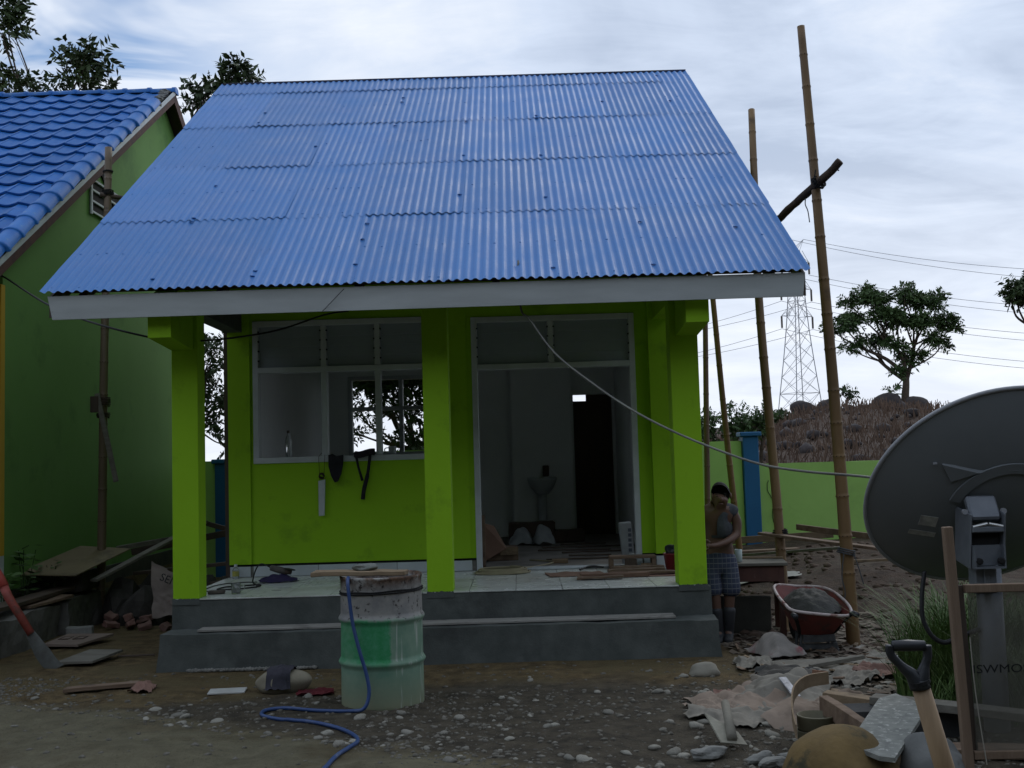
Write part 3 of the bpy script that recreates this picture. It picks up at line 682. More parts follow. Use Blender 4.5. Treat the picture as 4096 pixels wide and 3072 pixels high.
MB().tube([p+nz3(p, 9, 2)*0.008 for p in lp], [0.036*(1+0.16*noise.noise(Vector((i*0.7, 0, 2)))) for i in range(len(lp))], 9).tube([(2.80, 9.33, 4.09), (2.83, 9.31, 4.065)], [0.012, 0.006], 6).build('log', mat('dark_bark', (0.035, 0.022, 0.015), (0.06, 0.04, 0.028), scale=14, rough=0.95, bump=0.6, bscale=40), lg, smooth=True)
MB().tube(coil((2.70, 9.49, 4.01), 0.062, 4, 0.05, Vector((0.5, -0.6, 0.6))), 0.006, 5).tube([(2.66, 9.42, 4.0), (2.645, 9.40, 4.05), (2.655, 9.40, 4.10)], 0.006, 5).tube([(2.655, 9.40, 4.03), (2.61, 9.40, 4.02)], 0.006, 5).build('lashing', rope, lg)
MB().tube(catmull([(2.61, 9.6, 3.90), (2.60, 9.58, 3.84), (2.62, 9.58, 3.78), (2.63, 9.58, 3.68)], 4), 0.005, 5).build('loose_strap', greyrope, lg)
plankw = mat('weathered_plank', (0.13, 0.085, 0.055), (0.20, 0.14, 0.095), scale=5, sc=(0.5, 4, 4), rough=0.85, bump=0.25, bscale=30, c3=(0.08, 0.055, 0.04), s3=3)
palew = mat('pale_sawn_wood', (0.27, 0.20, 0.125), (0.21, 0.15, 0.09), scale=5, sc=(0.5, 4, 4), rough=0.85, bump=0.2, bscale=30, c3=(0.12, 0.09, 0.06), s3=4)
greyw = mat('grey_old_wood', (0.125, 0.115, 0.095), (0.18, 0.17, 0.14), scale=5, sc=(0.5, 4, 4), rough=0.9, bump=0.3, bscale=30, c3=(0.07, 0.065, 0.055), s3=3)
def plank(name, label, a, b_, w_, th, m_, cat='plank', group=None, roll=0.0, seed=1.0):
    a, b_ = Vector(a), Vector(b_); d = (b_-a); L = d.length; d.normalize()
    zup = Vector((0, 0, 1)) if abs(d.z) < 0.95 else Vector((0, 1, 0)); side = d.cross(zup).normalized(); n_ = side.cross(d)
    rot = Matrix((d, side, n_)).transposed() @ Matrix.Rotation(roll, 3, 'X')
    o = MB().bev((a+b_)/2, (L, w_, th), 0.003, rot, 2, min(0.006, th*0.2), seed, 5).build(name, m_)
    return tag(o, label, cat, group)
plank('scaffold_plank', 'long thin plank lashed level between two bamboo poles', (2.36, 10.86, 0.885), (3.25, 9.25, 0.80), 0.10, 0.025, plankw, group='planks by the wall')
plank('scaffold_plank', 'upper warped reddish plank resting on the lashed plank near the dish', (2.72, 10.9, 0.935), (3.55, 9.4, 0.845), 0.03, 0.055, plankw, group='planks by the wall')
plank('long_plank', 'grey plank sloping low in front of the green boundary wall', (2.36, 14.4, 0.34), (3.75, 12.4, 0.60), 0.14, 0.03, greyw, group='planks by the wall')
plank('long_plank', 'brown plank lying at the foot of the boundary wall', (2.5, 16.6, 0.36), (4.6, 16.3, 0.46), 0.05, 0.10, plankw, group='planks by the wall')
plank('long_plank', 'thin board lying behind the wooden table near the boundary wall', (2.3, 15.4, 0.30), (3.9, 15.6, 0.32), 0.16, 0.035, plankw, group='planks by the wall')
plank('pale_stick', 'short pale stick on the bare soil right of the tall pole', (3.85, 13.2, 0.36), (4.35, 13.15, 0.37), 0.03, 0.03, palew)
MB_l = MB().tube(coil((2.515, 10.72, 0.90), 0.066, 3, 0.05), 0.008, 5)
tag(MB_l.build('rope_lashing', rope), 'black rope lashing wrapped round the pole behind the wheelbarrow', 'rope')
tag(MB().tube(coil((2.79, 9.52, 0.80), 0.072, 3, 0.05, Vector((0.3, 0, 1))), 0.007, 5).tube(catmull([(2.75, 9.45, 0.80), (2.72, 9.44, 0.6), (2.74, 9.44, 0.45), (2.69, 9.44, 0.3)], 5), 0.005, 5).tube(catmull([(2.83, 9.45, 0.80), (2.87, 9.44, 0.65), (2.90, 9.44, 0.53)], 5), 0.005, 5).build('rope_lashing', greyrope), 'grey cord lashing with loose ends on the tall bamboo pole', 'rope')
# wooden batten hanging on the grey bamboo pole
bt = thing('hanging_batten', 'worn grey batten tied slantwise to the alley bamboo pole', 'batten', (-4.55, 12.1, 1.7))
MB().bev((-4.53, 12.13, 2.05), (0.055, 0.03, 1.0), 0.004, Matrix.Rotation(R(-12), 3, 'Y'), 1, 0.004).build('batten', greyw, bt)
MB().bev((-4.66, 12.13, 2.42), (0.09, 0.05, 0.18), 0.006).build('block', darkwood, bt)
MB().tube(coil((-4.585, 12.2, 2.45), 0.066, 5, 0.09), 0.008, 5).tube(coil((-4.6, 12.22, 2.3), 0.066, 3, 0.05), 0.008, 5).build('lashing', mat('brown_rope', (0.05, 0.035, 0.025), rough=0.95), bt)
st = thing('side_stick', 'short log tied across the alley pole beside the gable vent', 'stick', (-4.5, 12.4, 4.85))
MB().tube([(-4.66, 12.3, 4.82), (-4.35, 12.5, 4.80)], [0.028, 0.024], 8).build('log', darkwood, st, smooth=True)
MB().tube(coil((-4.595, 12.36, 4.85), 0.06, 4, 0.06), 0.007, 5).tube(coil((-4.597, 12.37, 5.1), 0.052, 2, 0.02), 0.006, 5).build('lashing', rope, st)
# ================================================================ steel drum with board, stone and hose
drum = thing('steel_drum', 'dented steel drum with green middle band standing before the steps', 'drum', (-0.985, 7.80, 0.0))
dx, dy = -0.985, 7.80
prof = [(0.283, 0.0), (0.2875, 0.012), (0.2875, 0.03)]
for zc in (0.305, 0.60):
    prof += [(0.284, zc-0.045), (0.284, zc-0.03), (0.296, zc-0.012), (0.301, zc), (0.296, zc+0.012), (0.284, zc+0.03), (0.284, zc+0.045)]
prof += [(0.284, 0.86), (0.289, 0.872), (0.291, 0.883), (0.286, 0.892), (0.279, 0.885), (0.276, 0.86), (0.275, 0.62), (0.0, 0.60)]
dm = bpy.data.materials.new('drum_paint'); dm.use_nodes = True; t = dm.node_tree; b = t.nodes['Principled BSDF']; b.inputs['Roughness'].default_value = 0.6; b.inputs['Specular IOR Level'].default_value = 0.35
gt = t.nodes.new('ShaderNodeTexCoord'); sx = t.nodes.new('ShaderNodeSeparateXYZ'); t.links.new(gt.outputs['Object'], sx.inputs[0])
zc_ = sx.outputs[2]; xc_ = sx.outputs[0]
nbig = gn(6.0); nfin = gn(22.0, 6, 0.7)
def addm(a, b_, k):
    n = t.nodes.new('ShaderNodeMath'); n.operation = 'MULTIPLY_ADD'; t.links.new(b_, n.inputs[0]); n.inputs[1].default_value = k; t.links.new(a, n.inputs[2]); return n.outputs[0]
def mul(a, b_):
    n = t.nodes.new('ShaderNodeMath'); n.operation = 'MULTIPLY'; t.links.new(a, n.inputs[0]); t.links.new(b_, n.inputs[1]); return n.outputs[0]
zw = addm(zc_, nbig, 0.10)
mint = gmix(gr(nbig, 0.35, 0.65), (0.20, 0.30, 0.215), (0.125, 0.235, 0.165)); mint = gmix(gr(zw, 0.30, 0.06), mint, (0.22, 0.235, 0.15))
green = gmix(gr(nfin, 0.35, 0.7), (0.022, 0.23, 0.075), (0.07, 0.29, 0.15))
xw = addm(xc_, nfin, 0.05)
gmask = mul(gr(zw, 0.340, 0.375), gr(zw, 0.665, 0.640)); gmask = mul(gmask, gr(xw, 0.125, 0.105)); gmask = mul(gmask, gr(addm(xc_, nbig, 0.5), -0.25, 0.12))
c_ = gmix(gmask, mint, green)
tops = gmix(gr(nbig, 0.35, 0.65), (0.33, 0.32, 0.29), (0.20, 0.20, 0.20)); tops = gmix(gr(nfin, 0.57, 0.64), tops, (0.035, 0.028, 0.025))
c_ = gmix(gr(zw, 0.640, 0.665), c_, tops)
rust = gmix(gr(nfin, 0.4, 0.6), (0.14, 0.075, 0.040), (0.035, 0.025, 0.02)); c_ = gmix(mul(gr(addm(zc_, nfin, 0.12), 0.86, 0.93), gr(nbig, 0.42, 0.52)), c_, rust)
xs_ = t.nodes.new('ShaderNodeMapping'); xs_.inputs['Scale'].default_value = (30, 30, 2.2); t.links.new(gt.outputs['Object'], xs_.inputs[0])
drip = t.nodes.new('ShaderNodeTexNoise'); drip.inputs['Scale'].default_value = 1.2; t.links.new(xs_.outputs[0], drip.inputs['Vector'])
c_ = gmix(mul(mul(gr(drip.outputs[0], 0.56, 0.66), gr(zw, 0.68, 0.60)), gr(xc_, 0.09, 0.13)), c_, (0.38, 0.43, 0.37))
t.links.new(c_, b.inputs['Base Color'])
bp = t.nodes.new('ShaderNodeBump'); bp.inputs['Strength'].default_value = 0.25; bp.inputs['Distance'].default_value = 0.01; t.links.new(nbig, bp.inputs['Height']); t.links.new(bp.outputs[0], b.inputs['Normal'])
mb = MB().lathe(prof, 48, (dx, dy, 0.0), cap=False)
mb.v = [v+Vector((nz3(v, 3.5, 4).x*0.006, nz3(v, 3.5, 4).y*0.006, 0)) for v in mb.v]
mb.build('drum_body', dm, drum, smooth=True)
ring = [Vector((dx+0.288*math.cos(2*math.pi*i/40), dy+0.288*math.sin(2*math.pi*i/40), 0.775+0.012*math.sin(2*math.pi*i/40+2.2))) for i in range(41)]
MB().tube(ring, 0.006, 6).tube([p+Vector((0, 0, 0.013+0.003*math.sin(i))) for i, p in enumerate(ring)], 0.005, 6).build('wire_band', rope, drum)
MB().lathe([(0.0, 0.70), (0.273, 0.70)], 32, (dx, dy, 0.0), cap=False).build('water', mat('dark_water', (0.012, 0.016, 0.012), rough=0.05, spec=0.5), drum)
tag(MB().bev((-1.12, 7.70, 0.912), (0.66, 0.15, 0.032), 0.004, Matrix.Rotation(R(-4), 3, 'Z') @ Matrix.Rotation(R(0.5), 3, 'Y'), 3, 0.007, 3.0, 9).build('wooden_board', palew), 'rough wooden board laid across the top of the steel drum', 'board')
tag(MB().rock((-1.065, 7.70, 0.948), (0.17, 0.09, 0.055), 6.0, 0.22, 3).build('flat_stone', mat('grey_green_stone', (0.16, 0.175, 0.155), (0.22, 0.23, 0.21), scale=12, rough=0.9, bump=0.3)), 'grey flat stone weighing down the board on the drum', 'stone')
hosem = mat('blue_hose', (0.022, 0.055, 0.17), (0.035, 0.07, 0.18), scale=9, rough=0.45, c3=(0.13, 0.16, 0.24), s3=6, lo3=0.58, hi3=0.8)
def on_ground(x, y, r_): return (x, y, gh(x, y)+r_)
hp = [(-1.17, 7.66, 0.78), (-1.18, 7.60, 0.885), (-1.178, 7.535, 0.87), (-1.168, 7.512, 0.78), (-1.145, 7.50, 0.60), (-1.10, 7.48, 0.42), (-1.053, 7.465, 0.26), (-1.035, 7.445, 0.14), (-1.065, 7.42, 0.05), on_ground(-1.15, 7.43, 0.012), on_ground(-1.40, 7.52, 0.012), on_ground(-1.62, 7.56, 0.012), on_ground(-1.74, 7.50, 0.013), on_ground(-1.735, 7.40, 0.013), on_ground(-1.60, 7.32, 0.012), on_ground(-1.38, 7.16, 0.012), on_ground(-1.17, 7.00, 0.012), on_ground(-1.035, 6.80, 0.012), on_ground(-1.0, 6.63, 0.012), on_ground(-1.02, 6.40, 0.012), on_ground(-1.05, 6.1, 0.012), on_ground(-1.08, 5.6, 0.012), on_ground(-1.2, 5.0, 0.012)]
hs_ = catmull(hp, 8); hs_ = [Vector((p.x, p.y, max(p.z, gh(p.x, p.y)+0.010))) for p in hs_]
tag(MB().tube(hs_, 0.0125, 10).build('garden_hose', hosem, smooth=True), 'blue hose running from the drum and snaking over the gravel', 'hose')
# ================================================================ satellite dish
dish = thing('satellite_dish', 'large dark grey satellite dish seen from behind at the right', 'dish', (2.80, 6.62, 0.0))
dishg = mat('dark_dish_paint', (0.150, 0.165, 0.175), (0.17, 0.185, 0.195), scale=2, rough=0.55, bump=0.03, bscale=90)
dishrim = mat('dish_rim_paint', (0.30, 0.31, 0.33), (0.24, 0.25, 0.265), scale=6, rough=0.5)
steel = mat('galvanised_mount', (0.13, 0.145, 0.165), (0.17, 0.185, 0.205), scale=8, rough=0.5, metal=0.3, spec=0.5, bump=0.05)
DC = Vector((2.815, 6.62, 1.405)); dn = Vector((-0.03, math.cos(R(39)), math.sin(R(39)))).normalized()      # faces away and up
da = dn.cross(Vector((0, 0, 1))).normalized(); db = da.cross(dn)
DR, DH = 0.738, 0.19
def dpt(r_, th, off=0.0):
    h = -DH*(1-(r_/DR)**2)
    return DC+da*(r_*math.cos(th))+db*(r_*1.0*math.sin(th))+dn*(h+off)
mb = MB(); NR, NT = 14, 72
for lay in (0.0, -0.006):
    for i in range(NR+1):
        for j in range(NT): mb.v.append(dpt(max(0.001, DR*i/NR), 2*math.pi*j/NT, lay))
for lay in (0, 1):
    o = lay*(NR+1)*NT
    for i in range(NR):
        for j in range(NT):
            j2 = (j+1) % NT; q = (o+i*NT+j, o+i*NT+j2, o+(i+1)*NT+j2, o+(i+1)*NT+j); mb.f.append(q if lay == 0 else q[::-1])
refl = mb.build('reflector', dishg, dish, smooth=True)
rimp = [dpt(DR+0.004, 2*math.pi*j/96, -0.004) for j in range(97)]
MB().tube(rimp, 0.013, 8, cap=False).build('rim', dishrim, dish, smooth=True)
# pressed ribs around the hub, raised on the back
def arc_strip(r_a, r_b, a0, a1, off, n=22):
    mb = MB(); 
    for i in range(n+1):
        t_ = a0+(a1-a0)*i/n
        for r_ in (r_a, r_b):
            mb.v.append(dpt(r_, t_, -0.010)); mb.v.append(dpt(r_, t_, -0.010-off))
    for i in range(n):
        k = i*4; mb.f += [(k+1, k+3, k+7, k+5), (k, k+1, k+5, k+4), (k+3, k+2, k+6, k+7)]
    return mb
arc_strip(0.27, 0.33, R(12), R(168), 0.010).build('pressed_rib', dishg, refl); 
mb = MB().prism([dpt(math.hypot(x, y), math.atan2(y, x), -0.008) for x, y in ((-0.40, 0.30), (0.40, 0.30), (0.34, 0.20), (0.2, 0.27), (0.0, 0.292), (-0.2, 0.27), (-0.34, 0.20))], -dn*0.014).build('pressed_panel', dishg, refl)
for sx_ in (-0.44, 0.44): MB().lathe([(0.012, 0), (0.012, 0.012), (0.0, 0.014)], 10, dpt(math.hypot(sx_, 0.30), math.atan2(0.30, sx_), -0.016)-dn*0.01).build('bolt', dishrim, refl)
lab = mat('faded_label', (0.42, 0.42, 0.38), (0.25, 0.25, 0.235), scale=20, rough=0.7)
for (x0, x1, y0, y1) in ((-0.445, -0.35, -0.155, -0.075), (-0.48, -0.335, -0.245, -0.205)):
    poly = [dpt(math.hypot(x, y), math.atan2(y, x), -0.0085) for x, y in ((x0, y0), (x1, y0), (x1, y1), (x0, y1))]
    MB().prism(poly, -dn*0.0025).build('sticker', lab, refl)
# mount
MB().tube([(2.735, 6.52, -0.3), (2.735, 6.52, 1.10)], 0.072, 20).build('mast', steel, dish, smooth=True)
mc = Vector((2.70, 6.30, 1.2)); rx = Matrix.Rotation(R(-8), 3, 'X')
mt_ = MB()
mt_.bev((2.648, 6.345, 1.305), (0.172, 0.05, 0.15), 0.012, Matrix.Rotation(R(-28), 3, 'X'))
head = mt_.build('mount_head', steel, dish)
MB().bev((2.648, 6.30, 1.19), (0.18, 0.05, 0.035), 0.006).build('clamp_plate', steel, dish)
for sgn in (-1, 1):
    MB().bev((2.648+sgn*0.095, 6.40, 1.14), (0.012, 0.22, 0.32), 0.006, Matrix.Rotation(R(10), 3, 'X')).build('side_plate', steel, dish)
    MB().tube([(2.648+sgn*0.085, 6.285, 1.205), (2.648+sgn*0.004, 6.280, 1.222)], 0.010, 8).build('adjuster_rod', mat('bright_zinc', (0.5, 0.5, 0.48), rough=0.35, metal=0.8), dish)
    MB().lathe([(0.020, 0), (0.020, 0.02), (0.012, 0.024)], 8, (2.648+sgn*0.062, 6.285, 1.012), rot=Matrix.Rotation(R(90), 3, 'X')).build('bolt', blackm, dish)
    MB().lathe([(0.016, 0), (0.016, 0.02)], 10, (2.648+sgn*0.11, 6.33, 1.29), rot=Matrix.Rotation(R(90), 3, 'X')).build('bolt', dishrim, dish)
bx_ = MB(); bx_.bb(2.568, 2.728, 6.31, 6.32, 0.985, 1.10); bx_.bb(2.56, 2.57, 6.27, 6.32, 0.98, 1.10); bx_.bb(2.726, 2.736, 6.27, 6.32, 0.98, 1.10); bx_.bb(2.56, 2.736, 6.268, 6.32, 0.97, 0.981)
bx_.build('bracket_tray', steel, dish)
MB().bb(2.57, 2.726, 6.33, 6.40, 1.10, 1.165).build('recess_black_fill', blackm, dish)  # solid black block standing in for shade inside the mount
MB().bev((2.655, 6.41, 0.90), (0.125, 0.10, 0.16), 0.006).build('post_sleeve', steel, dish); MB().bev((2.655, 6.353, 0.90), (0.03, 0.012, 0.15), 0.003).build('sleeve_rib', steel, dish)
MB().tube(catmull([(2.40, 6.62, 0.93), (2.37, 6.60, 0.80), (2.36, 6.58, 0.66), (2.40, 6.56, 0.56), (2.47, 6.55, 0.52), (2.56, 6.53, 0.56), (2.66, 6.50, 0.60)], 6), 0.014, 8).build('coax_cable', mat('black_cable', (0.012, 0.012, 0.013), rough=0.5), dish, smooth=True)
# ================================================================ overhead cables
cab = mat('black_wire', (0.010, 0.010, 0.010), rough=0.5); cabg = mat('grey_wire', (0.16, 0.165, 0.14), (0.10, 0.10, 0.09), scale=4, rough=0.5)
tag(MB().tube(catmull([(-5.19, 11.0, 3.68), (-5.07, 10.9, 3.63), (-4.3, 10.0, 3.23), (-3.79, 9.6, 3.01), (-3.33, 9.4, 2.86), (-2.99, 9.41, 2.78), (-2.85, 9.48, 2.775), (-2.6, 9.9, 2.84), (-2.27, 10.5, 2.98), (-1.89, 10.9, 3.17), (-1.7, 11.24, 3.25)], 6), 0.009, 6).build('power_cable', cab), 'black cable sagging from the tiled house to the porch', 'cable')
tag(MB().tube(catmull([(0.05, 8.95, 3.3), (0.06, 8.9, 2.9), (0.13, 8.88, 2.8), (0.32, 8.7, 2.5), (0.59, 8.4, 2.23), (0.83, 8.1, 2.02), (1.07, 7.9, 1.86), (1.31, 7.6, 1.72), (1.59, 7.3, 1.59), (1.82, 7.0, 1.535), (2.10, 6.82, 1.50), (2.45, 6.78, 1.45)], 6), 0.0085, 8).build('aerial_cable', cabg, smooth=True), 'long pale cable dropping from the eave to the satellite dish', 'cable')
tag(MB().tube([(-1.35, 8.715, 3.07), (-1.53, 8.735, 2.895)], 0.003, 5).build('thin_wire', cab), 'thin wire slanting across the white fascia board', 'wire')
# ================================================================ sieve and spade in the foreground
sieve = thing('sand_sieve', 'upright wooden sand sieve with wire mesh in front of the dish', 'sieve', (2.25, 5.3, 0.0))
svw = mat('sieve_timber', (0.155, 0.105, 0.070), (0.20, 0.14, 0.095), scale=7, sc=(4, 4, 0.4), rough=0.85, bump=0.3, bscale=40)
lean = Matrix.Rotation(R(0), 3, 'X')
SX0, SX1, SY = 2.062, 2.70, 5.30
for x in (SX0, SX1):
    MB().bev((x, SY, 0.60), (0.042, 0.042, 1.36), 0.003, Matrix.Rotation(R(-2.0), 3, 'Y'), 1, 0.002).build('post', svw, sieve)
    MB().bev((x+0.040, SY+0.02, 0.60), (0.03, 0.03, 0.80), 0.003, Matrix.Rotation(R(-2.0), 3, 'Y'), 1, 0.002).build('inner_batten', darkwood, sieve)
for z, s_ in ((0.985, 0), (0.21, 1)):
    MB().bev(((SX0+SX1)/2+0.02, SY-0.003, z), (SX1-SX0-0.04, 0.036, 0.038), 0.003, None, 1, 0.002).build('rail', svw, sieve)
mb = MB(); x0, x1, z0, z1 = SX0+0.055, SX1-0.03, 0.225, 0.97; sp_ = 0.0105
def clipseg(px_, pz, dx_, dz):
    t0, t1 = -9.0, 9.0
    for p_, d_, a, b_ in ((px_, dx_, x0, x1), (pz, dz, z0, z1)):
        ta, tb = (a-p_)/d_, (b_-p_)/d_
        if ta > tb: ta, tb = tb, ta
        t0, t1 = max(t0, ta), min(t1, tb)
    return (t0, t1) if t1 > t0 else None
for sg in (1, -1):
    k = -140
    while k < 140:
        px_, pz = (x0+x1)/2+k*sp_, (z0+z1)/2; q = clipseg(px_, pz, 1.0, 0.55*sg); k += 1
        if q: mb.tube([(px_+q[0], SY+0.012*sg*0.06, pz+0.55*sg*q[0]), (px_+q[1], SY+0.012*sg*0.06, pz+0.55*sg*q[1])], 0.0013, 3, False)
scr = mb.build('wire_mesh', mat('dull_wire', (0.085, 0.082, 0.062), (0.12, 0.11, 0.08), scale=3, rough=0.6, metal=0.3), sieve, kind='stuff')
text('printed_letters', 'ISWMOS', 0.062, mat('black_ink', (0.008, 0.008, 0.008), rough=0.9), scr, Matrix.Translation((2.255, SY-0.004, 0.605)) @ Matrix.Rotation(R(90), 4, 'X') @ Matrix.Diagonal((1.15, 0.9, 1, 1)), 0.0005)
MB().tube(catmull([(2.11, SY-0.02, 0.76), (2.115, SY-0.022, 0.6), (2.125, SY-0.022, 0.45), (2.14, SY-0.022, 0.3), (2.155, SY-0.022, 0.17)], 4), 0.0028, 5).build('string', mat('pale_string', (0.32, 0.30, 0.25), rough=0.9), sieve)
spade = thing('spade', 'spade with black D grip and wooden shaft standing in the foreground', 'spade', (1.30, 3.05, 0.0))
grip = mat('black_plastic_grip', (0.018, 0.020, 0.023), (0.026, 0.028, 0.032), scale=20, rough=0.42, bump=0.1)
shaftm = mat('wooden_shaft', (0.30, 0.205, 0.115), (0.235, 0.155, 0.085), scale=5, sc=(6, 6, 0.5), rough=0.6, bump=0.12, bscale=30)
S0, S1 = Vector((1.046, 2.97, 1.035)), Vector((1.30, 3.03, 0.06))
ax = (S1-S0).normalized()
MB().tube([S0, S0.lerp(S1, 0.3), S0.lerp(S1, 0.72)], [0.0235, 0.0265, 0.024], 14).build('shaft', shaftm, spade, smooth=True)
gl, grr, gb = Vector((0.976, 2.97, 1.128)), Vector((1.068, 2.97, 1.126)), Vector((1.043, 2.97, 1.045))
g = MB(); g.tube([gl+Vector((0.004, 0, 0.002)), (gl+grr)/2+Vector((0, 0, 0.003)), grr+Vector((-0.003, 0, 0.002))], [0.0135, 0.0155, 0.0135], 12)
g.tube(catmull([gl+Vector((-0.003, 0, 0.004)), gl+Vector((0.0, 0, -0.022)), Vector((1.003, 2.97, 1.075)), Vector((1.028, 2.97, 1.052)), gb+Vector((0.0, 0, -0.022))], 5), [0.0115+0.0125*max(0, (i-9)/11) for i in range(21)], 10)
g.tube(catmull([grr+Vector((0.004, 0, 0.003)), grr+Vector((0.004, 0, -0.025)), Vector((1.063, 2.97, 1.075)), Vector((1.056, 2.97, 1.052)), gb+Vector((0.004, 0, -0.022))], 5), [0.0115+0.0125*max(0, (i-9)/11) for i in range(21)], 10)
g.tube([gb+Vector((0.002, 0, -0.006)), gb+Vector((0.006, 0, -0.028))], [0.022, 0.0275], 12)
g.build('d_grip', grip, spade, smooth=True)
MB().tube([S0-ax*0.004, S0+ax*0.006], 0.0285, 14).build('collar', rope, spade)
MB().tube([S0.lerp(S1, 0.62), S0.lerp(S1, 0.80)], [0.027, 0.030], 12).prism([S0.lerp(S1, 0.76)+Vector((-0.09, 0, 0.01)), S0.lerp(S1, 0.76)+Vector((0.10, 0.02, 0.05)), S1+Vector((0.12, 0.03, 0.0)), S1+Vector((0.02, 0.02, -0.10)), S1+Vector((-0.06, 0, -0.04))], (0, 0.008, 0)).build('blade', mat('rusty_steel', (0.09, 0.06, 0.045), (0.14, 0.13, 0.12), scale=9, rough=0.6, metal=0.6), spade)
# ================================================================ wheelbarrow
redp = mat('faded_red_paint', (0.17, 0.040, 0.032), (0.12, 0.036, 0.030), scale=7, rough=0.55, bump=0.1, c3=(0.075, 0.04, 0.035), s3=7, lo3=0.53, hi3=0.63)
mortar = mat('wet_mortar', (0.026, 0.026, 0.023), (0.046, 0.046, 0.041), scale=9, rough=0.75, bump=0.8, bscale=35)
wb = thing('wheelbarrow', 'red wheelbarrow full of dark mortar beside the tall bamboo pole', 'wheelbarrow', (2.45, 9.35, 0.0))
# tray: rim polygon and floor polygon, opened upward; handles towards the camera
rim = [(2.165, 9.18, 0.415), (2.21, 9.08, 0.375), (2.42, 9.05, 0.345), (2.64, 9.07, 0.325), (2.70, 9.16, 0.36), (2.71, 9.45, 0.42), (2.655, 9.78, 0.47), (2.44, 9.86, 0.48), (2.235, 9.80, 0.50), (2.175, 9.50, 0.46)]
flo = [(2.30, 9.28, 0.17), (2.31, 9.24, 0.16), (2.43, 9.22, 0.155), (2.55, 9.23, 0.155), (2.57, 9.27, 0.16), (2.58, 9.42, 0.17), (2.56, 9.58, 0.20), (2.44, 9.60, 0.20), (2.32, 9.58, 0.20), (2.29, 9.45, 0.18)]
n = len(rim); mb = MB(); mb.v = [Vector(p) for p in rim+flo]; mb.f = [(i, (i+1) % n, n+(i+1) % n, n+i) for i in range(n)]+[tuple(range(n, 2*n))]
ctr = sum((Vector(p) for p in rim+flo), Vector())/(2*n)
o = len(mb.v); mb.v += [v+(v-ctr).normalized()*0.006 for v in mb.v[:2*n]]; mb.f += [(o+(i+1) % n, o+i, o+n+i, o+n+(i+1) % n) for i in range(n)]+[tuple(range(o+n, o+2*n))[::-1]]
tray = mb.build('tray', redp, wb)
MB().tube(catmull(rim+[rim[0]], 4), 0.013, 8).build('rim', mat('worn_rim', (0.42, 0.36, 0.34), (0.20, 0.10, 0.09), scale=10, rough=0.5, lo=0.5, hi=0.62), tray, smooth=True)
mb = MB(); NG = 22
for j in range(NG+1):
    for i in range(2*NG):
        rr_ = j/NG; a = 2*math.pi*i/(2*NG); x = 2.44+0.245*rr_*math.cos(a); y = 9.44+0.35*rr_*math.sin(a)
        mb.v.append(Vector((x, y, 0.405+0.095*(1-rr_**2)+0.05*(y-9.44)+0.024*fbm(x, y, 14, 3)-0.05*rr_**4)))
for j in range(NG):
    for i in range(2*NG):
        i2 = (i+1) % (2*NG); mb.f.append((j*2*NG+i, j*2*NG+i2, (j+1)*2*NG+i2, (j+1)*2*NG+i))
tag(mb.build('mortar_heap', mortar, smooth=True), 'heap of dark wet mortar filling the red wheelbarrow', 'mortar')
for sgn, gx_ in ((-1, 2.195), (1, 2.685)):
    MB().tube(catmull([(gx_, 8.98, 0.345), (gx_-sgn*0.005, 9.05, 0.345), (gx_-sgn*0.06, 9.16, 0.27), (gx_-sgn*0.11, 9.30, 0.16), (2.44+sgn*0.06, 9.75, 0.15), (2.44+sgn*0.04, 9.98, 0.17)], 5), 0.017, 10).build('handle', blackm, wb, smooth=True)
    MB().tube([(gx_, 8.955, 0.345), (gx_, 9.05, 0.346)], 0.022, 12).build('hand_grip', grip, wb, smooth=True)
    MB().tube(catmull([(2.44+sgn*0.12, 9.28, 0.17), (2.44+sgn*0.15, 9.24, 0.05), (2.44+sgn*0.155, 9.23, -0.01), (2.44+sgn*0.15, 9.36, -0.01), (2.44+sgn*0.11, 9.5, 0.15)], 4), 0.014, 8).build('leg', mat('mortar_caked_steel', (0.035, 0.036, 0.038), (0.075, 0.078, 0.078), scale=14, rough=0.8, bump=0.6), wb, smooth=True)
MB().bev((2.44, 9.235, 0.06), (0.31, 0.02, 0.05), 0.004, None, 2, 0.006).build('leg_brace', mat('mortar_caked_steel', (0, 0, 0)), wb)
MB().bev((2.44, 9.215, 0.125), (0.26, 0.03, 0.06), 0.004, None, 2, 0.004).build('tray_support', mat('mortar_caked_steel', (0, 0, 0)), wb)
wc = Vector((2.44, 9.98, 0.155)); ty = [wc+Vector((0, 0.12*math.cos(2*math.pi*i/24), 0.12*math.sin(2*math.pi*i/24))) for i in range(25)]
whl = MB().tube(ty, 0.035, 8, False).build('wheel', blackm, wb, smooth=True); MB().lathe([(0.09, -0.01), (0.09, 0.01)], 16, wc, rot=Matrix.Rotation(R(90), 3, 'Y')).build('hub', redp, whl)
for i, (a, b_) in enumerate((((2.29, 9.13, 0.28), (2.34, 9.165, 0.24)), ((2.58, 9.12, 0.29), (2.63, 9.14, 0.22)))): MB().tube([a, b_], 0.006, 5).build('tray_crease', redp, wb)
